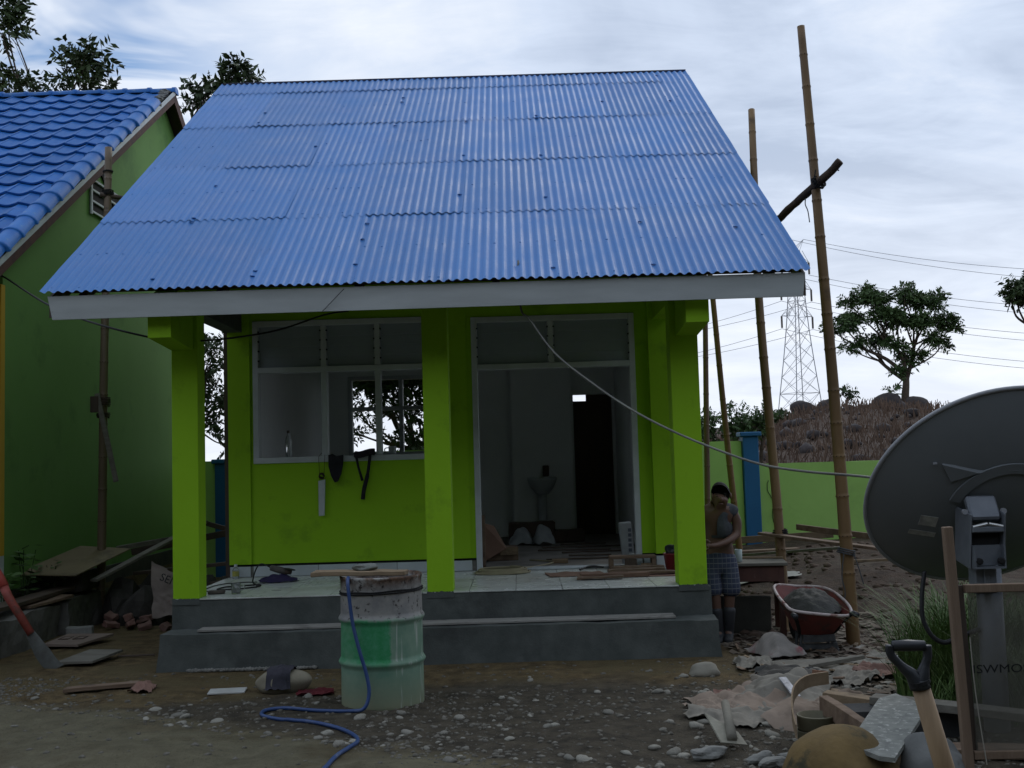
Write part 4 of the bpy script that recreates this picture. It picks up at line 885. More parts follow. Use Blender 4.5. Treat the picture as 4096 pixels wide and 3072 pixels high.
# ================================================================ wooden table with cup
redw = mat('red_brown_table_wood', (0.105, 0.047, 0.035), (0.075, 0.035, 0.028), scale=5, sc=(1, 1, 0.5), rough=0.75, bump=0.15, c3=(0.15, 0.10, 0.08), s3=8, lo3=0.6, hi3=0.72)
tb = thing('work_table', 'old red brown wooden table behind the man', 'table', (2.15, 10.4, 0.0))
MB().bev((2.08, 10.45, 0.652), (0.78, 0.62, 0.028), 0.004, Matrix.Rotation(R(-8), 3, 'Z'), 1, 0.003).build('table_top', greyw, tb)
rt_ = Matrix.Rotation(R(-8), 3, 'Z')
def tl(x, y): v = rt_ @ Vector((x, y, 0)); return (2.08+v.x, 10.45+v.y)
for x, y in ((-0.33, -0.25), (0.33, -0.25), (-0.33, 0.25), (0.33, 0.25)):
    p = tl(x, y); MB().bev((p[0], p[1], 0.30), (0.055, 0.055, 0.67), 0.003, rt_).build('leg', redw, tb)
for (x, y, lx, ly) in ((0, -0.27, 0.62, 0.022), (0, 0.27, 0.62, 0.022), (-0.345, 0, 0.022, 0.46), (0.345, 0, 0.022, 0.46)):
    p = tl(x, y); MB().bev((p[0], p[1], 0.565), (lx, ly, 0.14), 0.003, rt_).build('apron', redw, tb)
cup = mat('pale_enamel', (0.42, 0.50, 0.47), (0.36, 0.42, 0.40), scale=6, rough=0.4)
tag(MB().lathe([(0.030, 0), (0.033, 0.004), (0.034, 0.115), (0.031, 0.115), (0.030, 0.01), (0.0, 0.008)], 20, (2.02, 10.30, 0.667), cap=False).build('white_cup', cup, smooth=True), 'pale cylindrical cup standing on the red brown table', 'cup')
plank('table_batten', 'thin light batten lying across the table top', (1.95, 10.62, 0.677), (2.48, 10.50, 0.677), 0.03, 0.018, palew)
tag(MB().bev((2.05, 10.38, 0.165), (0.52, 0.04, 0.36), 0.006, Matrix.Rotation(R(6), 3, 'X') @ Matrix.Rotation(R(-5), 3, 'Z'), 2, 0.006).build('cement_board', mat('dark_board', (0.045, 0.045, 0.036), (0.065, 0.062, 0.05), scale=4, rough=0.9, bump=0.3)), 'dark board propped on edge under the table', 'board')
# crumpled sheets
def crumple(c_, sx_, sy_, m_, name, label, cat, seed=1.0, amp=0.05, rz_=0.0, tilt=(0, 0), n=34, group=None, dome=0.0, folds=3.0, smooth=True, follow=True, ragged=0.12):
    mb = MB(); rm_ = Matrix.Rotation(rz_, 3, 'Z'); c_ = Vector(c_)
    for j in range(n+1):
        for i in range(n+1):
            u, v = i/n-0.5, j/n-0.5
            r_ = 1+ragged*noise.noise(Vector((u*4+seed, v*4, seed*2)))
            ed = 1-max(abs(u), abs(v))*2
            p = Vector((u*sx_*r_, v*sy_*r_, 0))
            p += Vector((noise.noise(Vector((u*5, v*5, seed)))*0.06*sx_, noise.noise(Vector((u*5, v*5, seed+9)))*0.06*sy_, 0))
            q = noise.noise(Vector((u*folds+seed, v*folds*1.7-seed, seed)))
            h = amp*(0.95*math.sqrt(q*q+0.01)+0.30*abs(noise.noise(Vector((u*folds*2.1, v*folds*2.7, seed+5)))))+0.05*amp*noise.noise(Vector((u*15, v*15, seed)))
            h += dome*(1-(2*u)**2)*(1-(2*v)**2)
            p = rm_ @ p; w_ = p+c_
            base = (gh(w_.x, w_.y)-gh(c_.x, c_.y)) if follow else 0
            mb.v.append(w_+Vector((0, 0, h+0.004+base+tilt[0]*p.x+tilt[1]*p.y)))
    k = n+1; top = len(mb.v); mb.f = [(j*k+i, j*k+i+1, (j+1)*k+i+1, (j+1)*k+i) for j in range(n) for i in range(n)]
    mb.v += [v-Vector((0, 0, 0.003)) for v in mb.v[:top]]; mb.f += [tuple(top+q for q in f)[::-1] for f in mb.f[:]]
    o = mb.build(name, m_, smooth=smooth)
    return tag(o, label, cat, group) if label else o
def G(x, y, dz=0.0): return (x, y, gh(x, y)+dz)
paper = mat('brown_paper_sack', (0.205, 0.155, 0.115), (0.255, 0.20, 0.155), scale=4, rough=0.9, bump=0.35, bscale=25, c3=(0.13, 0.10, 0.078), s3=3.5)
paper2 = mat('greyed_paper_sack', (0.17, 0.155, 0.125), (0.225, 0.21, 0.175), scale=4, rough=0.9, bump=0.35, bscale=25, c3=(0.10, 0.085, 0.066), s3=4)
paper3 = mat('pinkish_torn_paper', (0.22, 0.125, 0.095), (0.17, 0.10, 0.08), scale=6, rough=0.9, bump=0.3)
gs = 'empty cement sacks on the right'
crumple(G(1.50, 7.42, 0.0), 0.62, 0.70, paper, 'cement_sack', 'crumpled brown paper sack, largest of the heap right of the drum', 'sack', 3.0, 0.10, 0.5, group=gs, dome=0.06)
crumple(G(1.75, 7.55, 0.03), 0.55, 0.60, paper2, 'cement_sack', 'grey green crumpled sack at the back of the paper heap', 'sack', 8.0, 0.09, -0.4, group=gs, dome=0.10)
crumple(G(1.30, 7.05, 0.0), 0.42, 0.50, paper2, 'cement_sack', 'flattened grey paper sack at the left tip of the heap', 'sack', 12.0, 0.07, 0.9, group=gs, dome=0.02)
crumple(G(1.84, 7.05, 0.02), 0.36, 0.42, paper, 'cement_sack', 'torn brown sack scrap behind the curved wood strip', 'sack', 17.0, 0.08, 0.2, group=gs, dome=0.04)
crumple(G(1.655, 6.80, 0.035), 0.30, 0.36, paper, 'stiff_paper_flap', 'smooth stiff brown paper flap at the front of the sack heap', 'paper', 21.0, 0.012, 0.5, tilt=(0.15, 0.42), dome=0.035, folds=1.2)
crumple(G(2.05, 9.10, 0.03), 0.34, 0.46, mat('grey_woven_sack', (0.19, 0.175, 0.155), (0.25, 0.225, 0.20), scale=5, sc=(1, 6, 1), rough=0.8, bump=0.3, c3=(0.21, 0.07, 0.075), s3=4, lo3=0.58, hi3=0.66), 'woven_sack', 'puffed grey woven sack with red streaks left of the wheelbarrow', 'sack', 5.0, 0.03, 0.3, group=gs, dome=0.16, folds=2.0)
crumple(G(2.25, 8.55, 0.0), 0.7, 0.55, paper2, 'cement_sack', 'flat dirty sack trampled in front of the wheelbarrow', 'sack', 31.0, 0.07, 0.2, group=gs, dome=0.02)
crumple(G(1.95, 8.20, 0.0), 0.5, 0.45, mat('dark_burnt_sack', (0.045, 0.045, 0.042), (0.10, 0.09, 0.075), scale=5, rough=0.9, bump=0.5), 'dark_sack', 'dark crumpled sack behind the paper heap', 'sack', 37.0, 0.10, -0.3, group=gs, dome=0.05)
crumple(G(2.70, 8.75, 0.0), 0.6, 0.4, paper2, 'cement_sack', 'pale dusty sack spread below the tall pole', 'sack', 41.0, 0.05, 0.6, group=gs)
tag(MB().bev((1.735, 7.33, gh(1.73, 7.33)+0.135), (0.055, 0.20, 0.012), 0.002, Matrix.Rotation(R(18), 3, 'Z') @ Matrix.Rotation(R(28), 3, 'X'), 1, 0.002).build('packet', mat('white_packet', (0.52, 0.52, 0.53), (0.22, 0.22, 0.23), scale=22, rough=0.4)), 'narrow white and grey packet lying on the paper sacks', 'packet')
# curved strip, planks and blocks
cs = [(1.50, 6.25, 0.10), (1.53, 6.45, 0.16), (1.60, 6.68, 0.22), (1.72, 6.85, 0.25), (1.88, 6.95, 0.25)]
mb = MB(); cp = catmull(cs, 5)
for p in cp:
    for dz in (0.045, -0.03): mb.v.append(p+Vector((0, 0, dz))); mb.v.append(p+Vector((0.006, -0.014, dz)))
mb.f = [q for i in range(len(cp)-1) for q in ((i*4, i*4+4, i*4+5, i*4+1), (i*4+2, i*4+3, i*4+7, i*4+6), (i*4+1, i*4+5, i*4+7, i*4+3), (i*4, i*4+2, i*4+6, i*4+4))]+[(0, 1, 3, 2), (len(cp)*4-4, len(cp)*4-2, len(cp)*4-1, len(cp)*4-3)]
tag(mb.build('bent_strip', palew), 'bent pale wooden strip arching over the debris', 'wood strip')
plank('short_plank', 'short thick sawn timber sloping behind the tan boulder', (1.745, 6.55, 0.185), (1.80, 5.92, 0.175), 0.055, 0.10, plankw, 'timber', seed=2)
plank('thick_plank', 'thick pale timber running right behind the speckled board', (1.86, 6.95, 0.13), (2.45, 6.55, 0.10), 0.10, 0.09, palew, 'timber', seed=3)
plank('wood_scrap', 'long thin wooden scrap on soil behind the sack heap', (1.98, 7.62, 0.06), (2.36, 7.25, 0.03), 0.05, 0.02, palew, 'wood scrap', seed=4)
tag(MB().bev((2.035, 7.72, gh(2.03, 7.72)+0.075), (0.10, 0.02, 0.14), 0.004, Matrix.Rotation(R(-12), 3, 'X') @ Matrix.Rotation(R(8), 3, 'Y'), 2, 0.006).build('wood_block', mat('split_orange_wood', (0.26, 0.145, 0.09), (0.19, 0.10, 0.06), scale=5, sc=(8, 1, 1), rough=0.9, bump=0.4)), 'orange split wood block standing on the soil behind the heap', 'wood block')
tin = mat('olive_tin', (0.105, 0.095, 0.055), (0.13, 0.12, 0.075), scale=6, rough=0.6, bump=0.15)
for i, (z, lb) in enumerate(((0.0, 'lower'), (0.085, 'upper'))):
    c_ = (1.66, 6.42, gh(1.66, 6.42)+z); tag(MB().lathe([(0.10, 0.0), (0.105, 0.005), (0.105, 0.07), (0.110, 0.078), (0.100, 0.080), (0.098, 0.02), (0, 0.02)], 26, c_, cap=False).build('shallow_tin', tin, smooth=True), lb+' olive tin of the two stacked under the bent strip', 'tin', 'stacked tins')
spk = mat('speckled_terrazzo', (0.24, 0.245, 0.215), (0.15, 0.155, 0.14), scale=16, rough=0.8, bump=0.2, bscale=60, c3=(0.40, 0.40, 0.36), s3=26, lo3=0.56, hi3=0.64)
poly = [(1.575, 5.50, 0.205), (1.66, 5.30, 0.195), (1.72, 5.26, 0.195), (2.07, 5.90, 0.215), (2.205, 6.22, 0.22), (2.15, 6.50, 0.225), (2.02, 6.40, 0.222)]
tag(MB().prism(poly, (0, 0, 0.022)).build('speckled_board', spk), 'grey speckled angular board propped in the right foreground', 'board')
plank('prop_stake', 'pale wooden stake holding up the speckled board', (1.80, 5.46, 0.0), (1.79, 5.50, 0.20), 0.06, 0.03, palew, 'stake')
tag(MB().bb(1.85, 2.5, 6.4, 6.62, 0.0, 0.17).build('concrete_kerb', mat('black_old_concrete', (0.035, 0.036, 0.037), (0.06, 0.06, 0.058), scale=5, rough=0.95, bump=0.5)), 'blackened concrete kerb behind the spade shaft', 'kerb')
plank('kerb_timber', 'grey weathered timber lying on the dark kerb behind the sieve', (2.05, 6.62, 0.195), (2.75, 6.15, 0.18), 0.13, 0.045, greyw, 'timber', seed=8)
plank('kerb_timber', 'lower brown timber seen through the sieve mesh', (2.10, 6.0, 0.05), (2.9, 5.85, 0.06), 0.14, 0.05, plankw, 'timber', seed=9)
tanr = mat('tan_ochre_rock', (0.17, 0.115, 0.045), (0.12, 0.082, 0.034), scale=5, rough=0.95, bump=0.5, bscale=30, c3=(0.055, 0.05, 0.028), s3=7, lo3=0.56, hi3=0.68)
tag(MB().rock((1.56, 5.52, 0.0), (0.60, 0.60, 0.52), 5.0, 0.14, 4, 0.4).build('tan_boulder', tanr, smooth=True), 'angular tan boulder at the bottom edge of the debris', 'boulder')
greyr = mat('smooth_grey_rock', (0.115, 0.118, 0.112), (0.155, 0.158, 0.15), scale=5, rough=0.85, bump=0.25, bscale=40, c3=(0.06, 0.06, 0.055), s3=6, lo3=0.6, hi3=0.7)
tag(MB().rock((1.98, 5.47, 0.05), (0.36, 0.38, 0.44), 11.0, 0.14, 4, 0.2).build('grey_boulder', greyr, smooth=True), 'smooth rounded grey boulder beside the spade shaft', 'boulder')
tag(MB().rock((1.36, 8.42, 0.03), (0.25, 0.16, 0.13), 5.0, 0.15, 3).build('river_stone', mat('pale_river_stone', (0.20, 0.185, 0.145), (0.25, 0.235, 0.19), scale=8, rough=0.9, bump=0.2), smooth=True), 'pale rounded stone near the right corner of the steps', 'stone')
# hoe lying blade up
hoe = thing('hoe', 'worn hoe with pale blade and round handle lying on gravel', 'hoe', (1.16, 6.45, 0.0))
MB().tube([(1.165, 6.35, 0.055), (1.185, 6.55, 0.12), (1.20, 6.72, 0.17)], [0.030, 0.027, 0.025], 14).build('handle', mat('peeled_grey_stick', (0.22, 0.205, 0.165), (0.16, 0.15, 0.12), scale=8, rough=0.9, bump=0.3), hoe, smooth=True)
MB().prism([(1.055, 6.62, 0.135), (1.10, 6.35, 0.03), (1.24, 6.32, 0.02), (1.215, 6.45, 0.06)], (0.004, -0.004, 0.006)).build('blade', mat('muddy_blade', (0.26, 0.25, 0.20), (0.19, 0.18, 0.14), scale=9, rough=0.8, bump=0.3), hoe)
for i, (x, y, sx_, sy_, h_, rz_) in enumerate(((1.47, 6.10, 0.17, 0.09, 0.03, -0.6), (1.335, 6.02, 0.13, 0.07, 0.05, 0.5), (1.43, 5.90, 0.11, 0.05, 0.05, -0.8), (1.28, 6.12, 0.12, 0.07, 0.05, 0.1), (1.02, 6.28, 0.16, 0.08, 0.05, 0.3))):
    tag(MB().rock((x, y, gh(x, y)+0.025), (sx_*1.2, sy_*1.3, h_*1.6), i*3.3+2, 0.3, 3, rz_).build('broken_concrete', mat('pale_concrete_chunk', (0.225, 0.225, 0.205), (0.17, 0.17, 0.155), scale=9, rough=0.95, bump=0.4)), 'chunk of broken pale concrete between the hoe and the tan boulder', 'concrete chunk', 'concrete chunks by the hoe')
# ================================================================ things on the ground in front
tag(MB().bev((-2.215, 8.33, gh(-2.2, 8.33)+0.014), (0.27, 0.15, 0.012), 0.002, Matrix.Rotation(R(6), 3, 'Z') @ Matrix.Rotation(R(2), 3, 'X')).build('tile_offcut', mat('white_tile_offcut', (0.48, 0.49, 0.47), (0.40, 0.40, 0.37), scale=6, rough=0.4)), 'white tile offcut lying on dirt left of the cloth covered stone', 'tile')
tag(MB().rock((-1.79, 8.30, 0.07), (0.40, 0.24, 0.19), 8.0, 0.10, 4).build('oval_stone', mat('buff_stone', (0.195, 0.175, 0.125), (0.25, 0.225, 0.165), scale=6, rough=0.9, bump=0.25), smooth=True), 'oval buff stone draped with a dark cloth', 'stone')
clothd = mat('dark_blue_cloth', (0.022, 0.022, 0.030), (0.040, 0.038, 0.050), scale=9, rough=0.9, bump=0.3)
mb = MB(); n = 22
for j in range(n+1):
    for i in range(n+1):
        u, v = i/n-0.5, j/n-0.5; x = -1.80+u*0.19*(1+0.25*noise.noise(Vector((v*5, 1, 0))))+0.02*v; y = 8.30+v*0.30
        dzs = 0.07+0.098*math.sqrt(max(0.0, 1-((x+1.79)/0.205)**2-((y-8.30)/0.128)**2)) if ((x+1.79)/0.205)**2+((y-8.30)/0.128)**2 < 1 else 0.02
        mb.v.append(Vector((x, y, max(dzs, 0.02)+0.018+0.022*abs(noise.noise(Vector((u*6, v*7, 3)))))))
mb.f = [(j*(n+1)+i, j*(n+1)+i+1, (j+1)*(n+1)+i+1, (j+1)*(n+1)+i) for j in range(n) for i in range(n)]
tag(mb.build('dark_cloth', clothd, smooth=True), 'dark crumpled cloth draped over the oval stone', 'cloth')
crumple(G(-1.53, 8.19, 0.0), 0.26, 0.15, mat('red_cloth_fabric', (0.11, 0.012, 0.016), (0.07, 0.008, 0.012), scale=8, rough=0.9), 'red_cloth', 'small dark red cloth crumpled between stone and drum', 'cloth', 4.0, 0.045, 0.2, n=24)
plank('loose_plank', 'weathered plank lying on dirt in the left foreground', G(-3.47, 8.43, 0.03), G(-2.93, 8.47, 0.035), 0.10, 0.03, plankw, seed=12)
crumple(G(-2.87, 8.40, 0.0), 0.16, 0.24, paper3, 'torn_carton', 'torn pinkish carton scrap at the end of the loose plank', 'carton', 6.0, 0.05, 0.1, n=20, dome=0.04)
plank('step_plank', 'long whitish plank lying on the lower step', (-2.72, YC-0.13, 0.317), (1.28, YC-0.12, 0.322), 0.17, 0.02, mat('whitish_plank', (0.30, 0.29, 0.26), (0.23, 0.22, 0.195), scale=4, sc=(0.4, 4, 4), rough=0.9, bump=0.3, c3=(0.15, 0.14, 0.125), s3=4), seed=5)
# ================================================================ left side: ledge, shovel, debris
ledgem = mat('old_concrete_ledge', (0.095, 0.092, 0.082), (0.15, 0.145, 0.13), scale=4, rough=0.95, bump=0.6, bscale=25, c3=(0.05, 0.05, 0.045), s3=2.2)
ld = thing('drain_ledge', 'low broken concrete drain ledge running beside the dark green house', 'ledge', (-4.9, 11.3, 0.0))
mb = MB(); rough_slab(mb, -5.15, -4.72, 8.0, 11.35, -0.1, 0.335, 0.035, 3.0, 0.09); mb.build('ledge_block', ledgem, ld)
mb = MB(); rough_slab(mb, -5.10, -4.66, 11.38, 12.55, -0.1, 0.365, 0.035, 8.0, 0.09); mb.build('ledge_block', ledgem, ld)
MB().bb(-7.5, -5.16, 6.0, 18.0, -0.1, 0.30).build('terrace', gm_, ld)
sh = thing('red_shovel', 'narrow shovel with red painted handle leaning against the ledge', 'shovel', (-4.0, 9.52, 0.0))
rp = mat('chipped_red_paint', (0.30, 0.060, 0.045), (0.20, 0.050, 0.035), scale=12, rough=0.6, bump=0.2, c3=(0.09, 0.05, 0.035), s3=5, lo3=0.5, hi3=0.62)
MB().tube([(-4.66, 9.62, 0.98), (-4.535, 9.6, 0.80), (-4.47, 9.58, 0.70)], [0.043, 0.046, 0.046], 10).build('handle', mat('bright_red_paint', (0.42, 0.065, 0.05), (0.33, 0.06, 0.045), scale=9, rough=0.5), sh, smooth=True)
MB().tube([(-4.47, 9.58, 0.70), (-4.43, 9.57, 0.62), (-4.21, 9.53, 0.30)], [0.040, 0.038, 0.034], 10).build('socket', rp, sh, smooth=True)
bp_ = [(-4.225, 9.53, 0.315), (-4.13, 9.52, 0.17), (-4.05, 9.515, 0.06), (-3.985, 9.51, 0.005)]
mb = MB(); cp = catmull(bp_, 4)
for i, p in enumerate(cp):
    w_ = 0.034+0.028*min(1, i/5); mb.v += [p+Vector((-w_, 0, -w_*0.5)), p+Vector((0, -0.012, 0)), p+Vector((w_, 0, w_*0.5))]
mb.f = [q for i in range(len(cp)-1) for q in ((i*3, i*3+1, i*3+4, i*3+3), (i*3+1, i*3+2, i*3+5, i*3+4))]; k = len(mb.v); mb.v += [v+Vector((0, 0.008, -0.004)) for v in mb.v]; mb.f += [tuple(k+q for q in f)[::-1] for f in mb.f[:]]
mb.build('blade', mat('grey_steel_blade', (0.13, 0.14, 0.13), (0.09, 0.09, 0.08), scale=10, rough=0.6, metal=0.3, bump=0.2), sh, smooth=True)
pinkt = mat('pinkish_board', (0.20, 0.155, 0.125), (0.165, 0.125, 0.10), scale=5, rough=0.9, bump=0.15)
pb = thing('pressed_board', 'pinkish board with stamped squares lying beside the ledge', 'board', (-4.36, 10.75, 0.0))
MB().prism([(-4.55, 10.55, 0.035), (-4.20, 10.50, 0.03), (-4.05, 11.02, 0.05), (-4.50, 11.02, 0.06)], (0, 0, 0.022)).build('board', pinkt, pb)
for x in (-4.44, -4.30): 
    for a, b_ in (((x-0.045, 10.74), (x+0.045, 10.74)), ((x+0.05, 10.88), (x-0.03, 10.88)), ((x+0.045, 10.74), (x+0.05, 10.88)), ((x-0.045, 10.74), (x-0.03, 10.88))): MB().tube([(*a, 0.068), (*b_, 0.072)], 0.005, 4).build('stamped_line', mat('dark_line', (0.07, 0.05, 0.04), rough=0.9), pb)
tag(MB().prism([(-4.02, 9.56, 0.03), (-3.70, 9.57, 0.03), (-3.60, 10.02, 0.05), (-3.90, 10.02, 0.06)], (0, 0, 0.02)).build('greyish_board', greyw), 'grey board lying flat at the tip of the red shovel', 'board')
plank('curved_stick', 'thin dark stick on the dirt beside the grey board', G(-3.62, 9.95, 0.02), G(-3.30, 9.98, 0.02), 0.02, 0.015, darkwood, 'stick')
ply = mat('old_plywood', (0.20, 0.165, 0.095), (0.155, 0.125, 0.07), scale=2.5, rough=0.9, bump=0.1, c3=(0.10, 0.085, 0.055), s3=3)
tag(MB().prism([(-5.30, 11.55, 0.62), (-4.62, 11.50, 0.60), (-4.35, 12.35, 0.80), (-4.95, 12.45, 0.84)], (0, 0, 0.012)).build('plywood_sheet', ply), 'tan plywood sheet resting on debris behind the ledge', 'plywood')
tag(MB().bev((-4.95, 12.1, 0.50), (0.55, 0.6, 0.20), 0.01, None, 2, 0.02).build('debris_support', mat('dark_rubble', (0.03, 0.028, 0.024), (0.05, 0.046, 0.04), scale=7, rough=0.95, bump=0.6)), 'dark block of rubble under the plywood sheet', 'rubble')
gd_ = 'planks piled in the alley'
for i, (a, b_, w_, th, lb) in enumerate((((-4.55, 11.8, 0.52), (-3.75, 13.2, 1.05), 0.10, 0.03, 'long grey plank slanting up over the plywood in the alley'),
        ((-4.7, 13.4, 0.70), (-3.2, 13.6, 0.95), 0.08, 0.08, 'dark beam lying across the back of the alley pile'),
        ((-4.5, 13.0, 0.48), (-3.0, 12.6, 0.62), 0.18, 0.04, 'dark wide plank low in the alley behind the column'),
        ((-4.2, 12.4, 0.32), (-3.0, 12.2, 0.45), 0.16, 0.05, 'lower dark board resting on the alley rubble'),
        ((-4.3, 13.8, 1.12), (-3.7, 13.9, 0.92), 0.06, 0.06, 'short dark stick sticking out at the top of the alley pile'),
        ((-4.7, 12.9, 0.78), (-4.1, 13.3, 0.86), 0.06, 0.05, 'thin light batten behind the grey bamboo pole'))):
    plank('alley_plank', lb, a, b_, w_, th, greyw if i in (0, 5) else darkwood, group=gd_, seed=i+20)
plank('drain_plank', 'long black plank lying along the top of the concrete ledge', (-4.98, 9.2, 0.40), (-4.82, 12.4, 0.46), 0.20, 0.04, darkwood, seed=33)
plank('ledge_board', 'short pale board lying on the concrete ledge', (-4.86, 10.8, 0.375), (-4.72, 11.5, 0.40), 0.18, 0.03, plankw, seed=34)
bk = thing('alley_rubble', 'dark earth and rubble heap under the alley planks', 'rubble', (-3.8, 12.6, 0.0)); mb = MB()
for i in range(16): mb.rock((rnd.uniform(-4.5, -3.15), rnd.uniform(12.2, 13.8), 0.12), (rnd.uniform(0.3, 0.6), rnd.uniform(0.3, 0.6), rnd.uniform(0.3, 0.75)), i*1.7, 0.3, 2)
mb.build('rubble', mat('dark_rubble', (0, 0, 0)), bk, kind='stuff')
brick = mat('dull_brick', (0.13, 0.062, 0.048), (0.17, 0.105, 0.085), scale=8, rough=0.95, bump=0.3, objvar=0.2)
for i, (x, y, z, rz_) in enumerate(((-4.35, 11.75, 0.05, 0.4), (-4.12, 11.70, 0.05, -0.5), (-4.20, 11.85, 0.11, 0.9), (-3.95, 11.65, 0.04, 0.2), (-4.42, 11.95, 0.10, 1.2), (-4.05, 11.95, 0.09, -0.2), (-3.72, 11.6, 0.04, 0.7))):
    tag(MB().bev((x, y, gh(x, y)+z), (rnd.uniform(0.11, 0.2), 0.09, 0.06), 0.006, Matrix.Rotation(rz_*2.2, 3, 'Z') @ Matrix.Rotation(rnd.uniform(-0.7, 0.7), 3, 'X') @ Matrix.Rotation(rnd.uniform(-0.5, 0.5), 3, 'Y'), 2, 0.016, i*1.0, 14).build('broken_brick', brick), 'broken dull red brick in the rubble at the foot of the alley pole', 'brick', 'bricks in the alley')
tag(MB().bev((-4.50, 10.95+0.35, gh(-4.5, 11.3)+0.05), (0.26, 0.10, 0.10), 0.01, Matrix.Rotation(0.1, 3, 'Z'), 2, 0.012).build('pale_block', mat('pale_concrete_chunk', (0, 0, 0))), 'pale squared stone block against the foot of the ledge', 'stone block')
sk_ = thing('cement_bag', 'torn pale cement bag with printed letters hung on the alley debris', 'bag', (-3.7, 11.85, 0.3))
mb = MB(); n = 26
A0, A1, A2, A3 = Vector((-3.98, 11.95, 0.70)), Vector((-3.36, 11.85, 0.40)), Vector((-3.90, 11.75, 0.12)), Vector((-3.34, 11.70, 0.16))
for j in range(n+1):
    for i in range(n+1):
        u, v = i/n, j/n; p = A0.lerp(A1, u).lerp(A2.lerp(A3, u), v)
        p += Vector((0.02*noise.noise(Vector((u*4, v*4, 1))), -0.06*abs(noise.noise(Vector((u*4+1, v*1.5, 2))))-0.02*noise.noise(Vector((u*9, v*9, 5))), 0.03*noise.noise(Vector((u*5, v*5, 8)))))
        mb.v.append(p)
mb.f = [(j*(n+1)+i, j*(n+1)+i+1, (j+1)*(n+1)+i+1, (j+1)*(n+1)+i) for j in range(n) for i in range(n)]
bag = mb.build('bag_paper', mat('pale_bag_paper', (0.22, 0.185, 0.16), (0.17, 0.14, 0.12), scale=5, rough=0.9, bump=0.3, c3=(0.15, 0.08, 0.07), s3=4, lo3=0.6, hi3=0.68), sk_, smooth=True)
text('bag_print', 'SEMEN', 0.115, mat('bag_ink', (0.03, 0.03, 0.032), rough=0.9), bag, Matrix.Translation((-3.66, 11.735, 0.475)) @ Matrix.Rotation(R(25), 4, 'Y') @ Matrix.Rotation(R(90), 4, 'X'), 0.001)

# more torn sacks and offcuts in the heap on the right
for i, (x, y, sx_, sy_, a, m_, lb) in enumerate(((1.22, 7.28, 0.30, 0.34, 0.2, paper, 'small torn brown sack flap at the far left of the heap'), (1.42, 7.62, 0.40, 0.30, 1.1, paper3, 'pinkish torn sack behind the big brown sack'),
        (1.62, 7.15, 0.34, 0.30, 2.0, paper2, 'grey sack fold in the middle of the heap'), (2.08, 7.35, 0.36, 0.26, 0.4, paper, 'brown sack shred right of the white packet'), (2.35, 8.05, 0.45, 0.3, 0.8, paper2, 'grey sack shred on soil before the wheelbarrow'),
        (2.62, 8.25, 0.4, 0.3, 2.4, paper3, 'pinkish paper shred under the tall pole'), (1.80, 8.75, 0.35, 0.3, 1.4, paper2, 'crushed grey sack near the boots of the man'))):
    crumple(G(x, y, 0.0), sx_, sy_, m_, 'sack_shred', lb, 'sack', 60+i*3.7, 0.075, a, n=26, group=gs, dome=0.03, folds=3.6, ragged=0.3)
r6 = random.Random(66); off = MB(); wl = MB()
for i in range(120):
    x, y = r6.uniform(1.65, 3.4), r6.uniform(7.0, 9.6)
    if x < 1.75 and y > 9.0: continue
    l_ = r6.uniform(0.06, 0.22); (off if i % 2 else wl).bev((x, y, gh(x, y)+0.015+r6.uniform(0, 0.02)), (l_, r6.uniform(0.012, 0.04), r6.uniform(0.006, 0.018)), 0.002, Matrix.Rotation(r6.random()*3.14, 3, 'Z') @ Matrix.Rotation(r6.uniform(-0.25, 0.25), 3, 'Y'))
off.build('wood_splinters', plankw, kind='stuff'); wl.build('pale_splinters', palew, kind='stuff')
plank('soil_stick', 'grey stick lying across the sacks before the wheelbarrow', G(2.15, 8.42, 0.06), G(2.62, 8.62, 0.07), 0.035, 0.03, greyw, 'stick', seed=71)
plank('soil_stick', 'brown lath poking out behind the paper heap', G(1.92, 7.95, 0.05), G(2.20, 7.70, 0.09), 0.035, 0.015, plankw, 'lath', seed=72)
# ================================================================ the man beside the right column
def skin_mesh(name, verts, edges, radii, m_, parent, sub=2, root=0):
    off = wloc(parent); me = bpy.data.meshes.new(name+'_base'); me.from_pydata([Vector(v)-off for v in verts], edges, []); ob = bpy.data.objects.new(name+'_base', me); C.objects.link(ob)
    ob.modifiers.new('skin', 'SKIN').use_smooth_shade = True
    for i, s_ in enumerate(me.skin_vertices[0].data):
        r_ = radii[i]; s_.radius = r_ if isinstance(r_, tuple) else (r_, r_); s_.use_root = (i == root)
    md = ob.modifiers.new('sub', 'SUBSURF'); md.levels = sub; md.render_levels = sub
    dg = bpy.context.evaluated_depsgraph_get(); ev = ob.evaluated_get(dg); nm = bpy.data.meshes.new_from_object(ev); nm.name = name
    bpy.data.objects.remove(ob); nm.materials.clear(); nm.materials.append(m_)
    for p in nm.polygons: p.use_smooth = True
    o = bpy.data.objects.new(name, nm); C.objects.link(o); o.parent = parent; return o
skinm = mat('dark_brown_skin', (0.115, 0.062, 0.042), (0.145, 0.080, 0.055), scale=6, rough=0.5, spec=0.4)
man = thing('person', 'stooping man in checked blue shorts and grey vest beside the right column', 'person', (1.76, 9.75, -0.02))
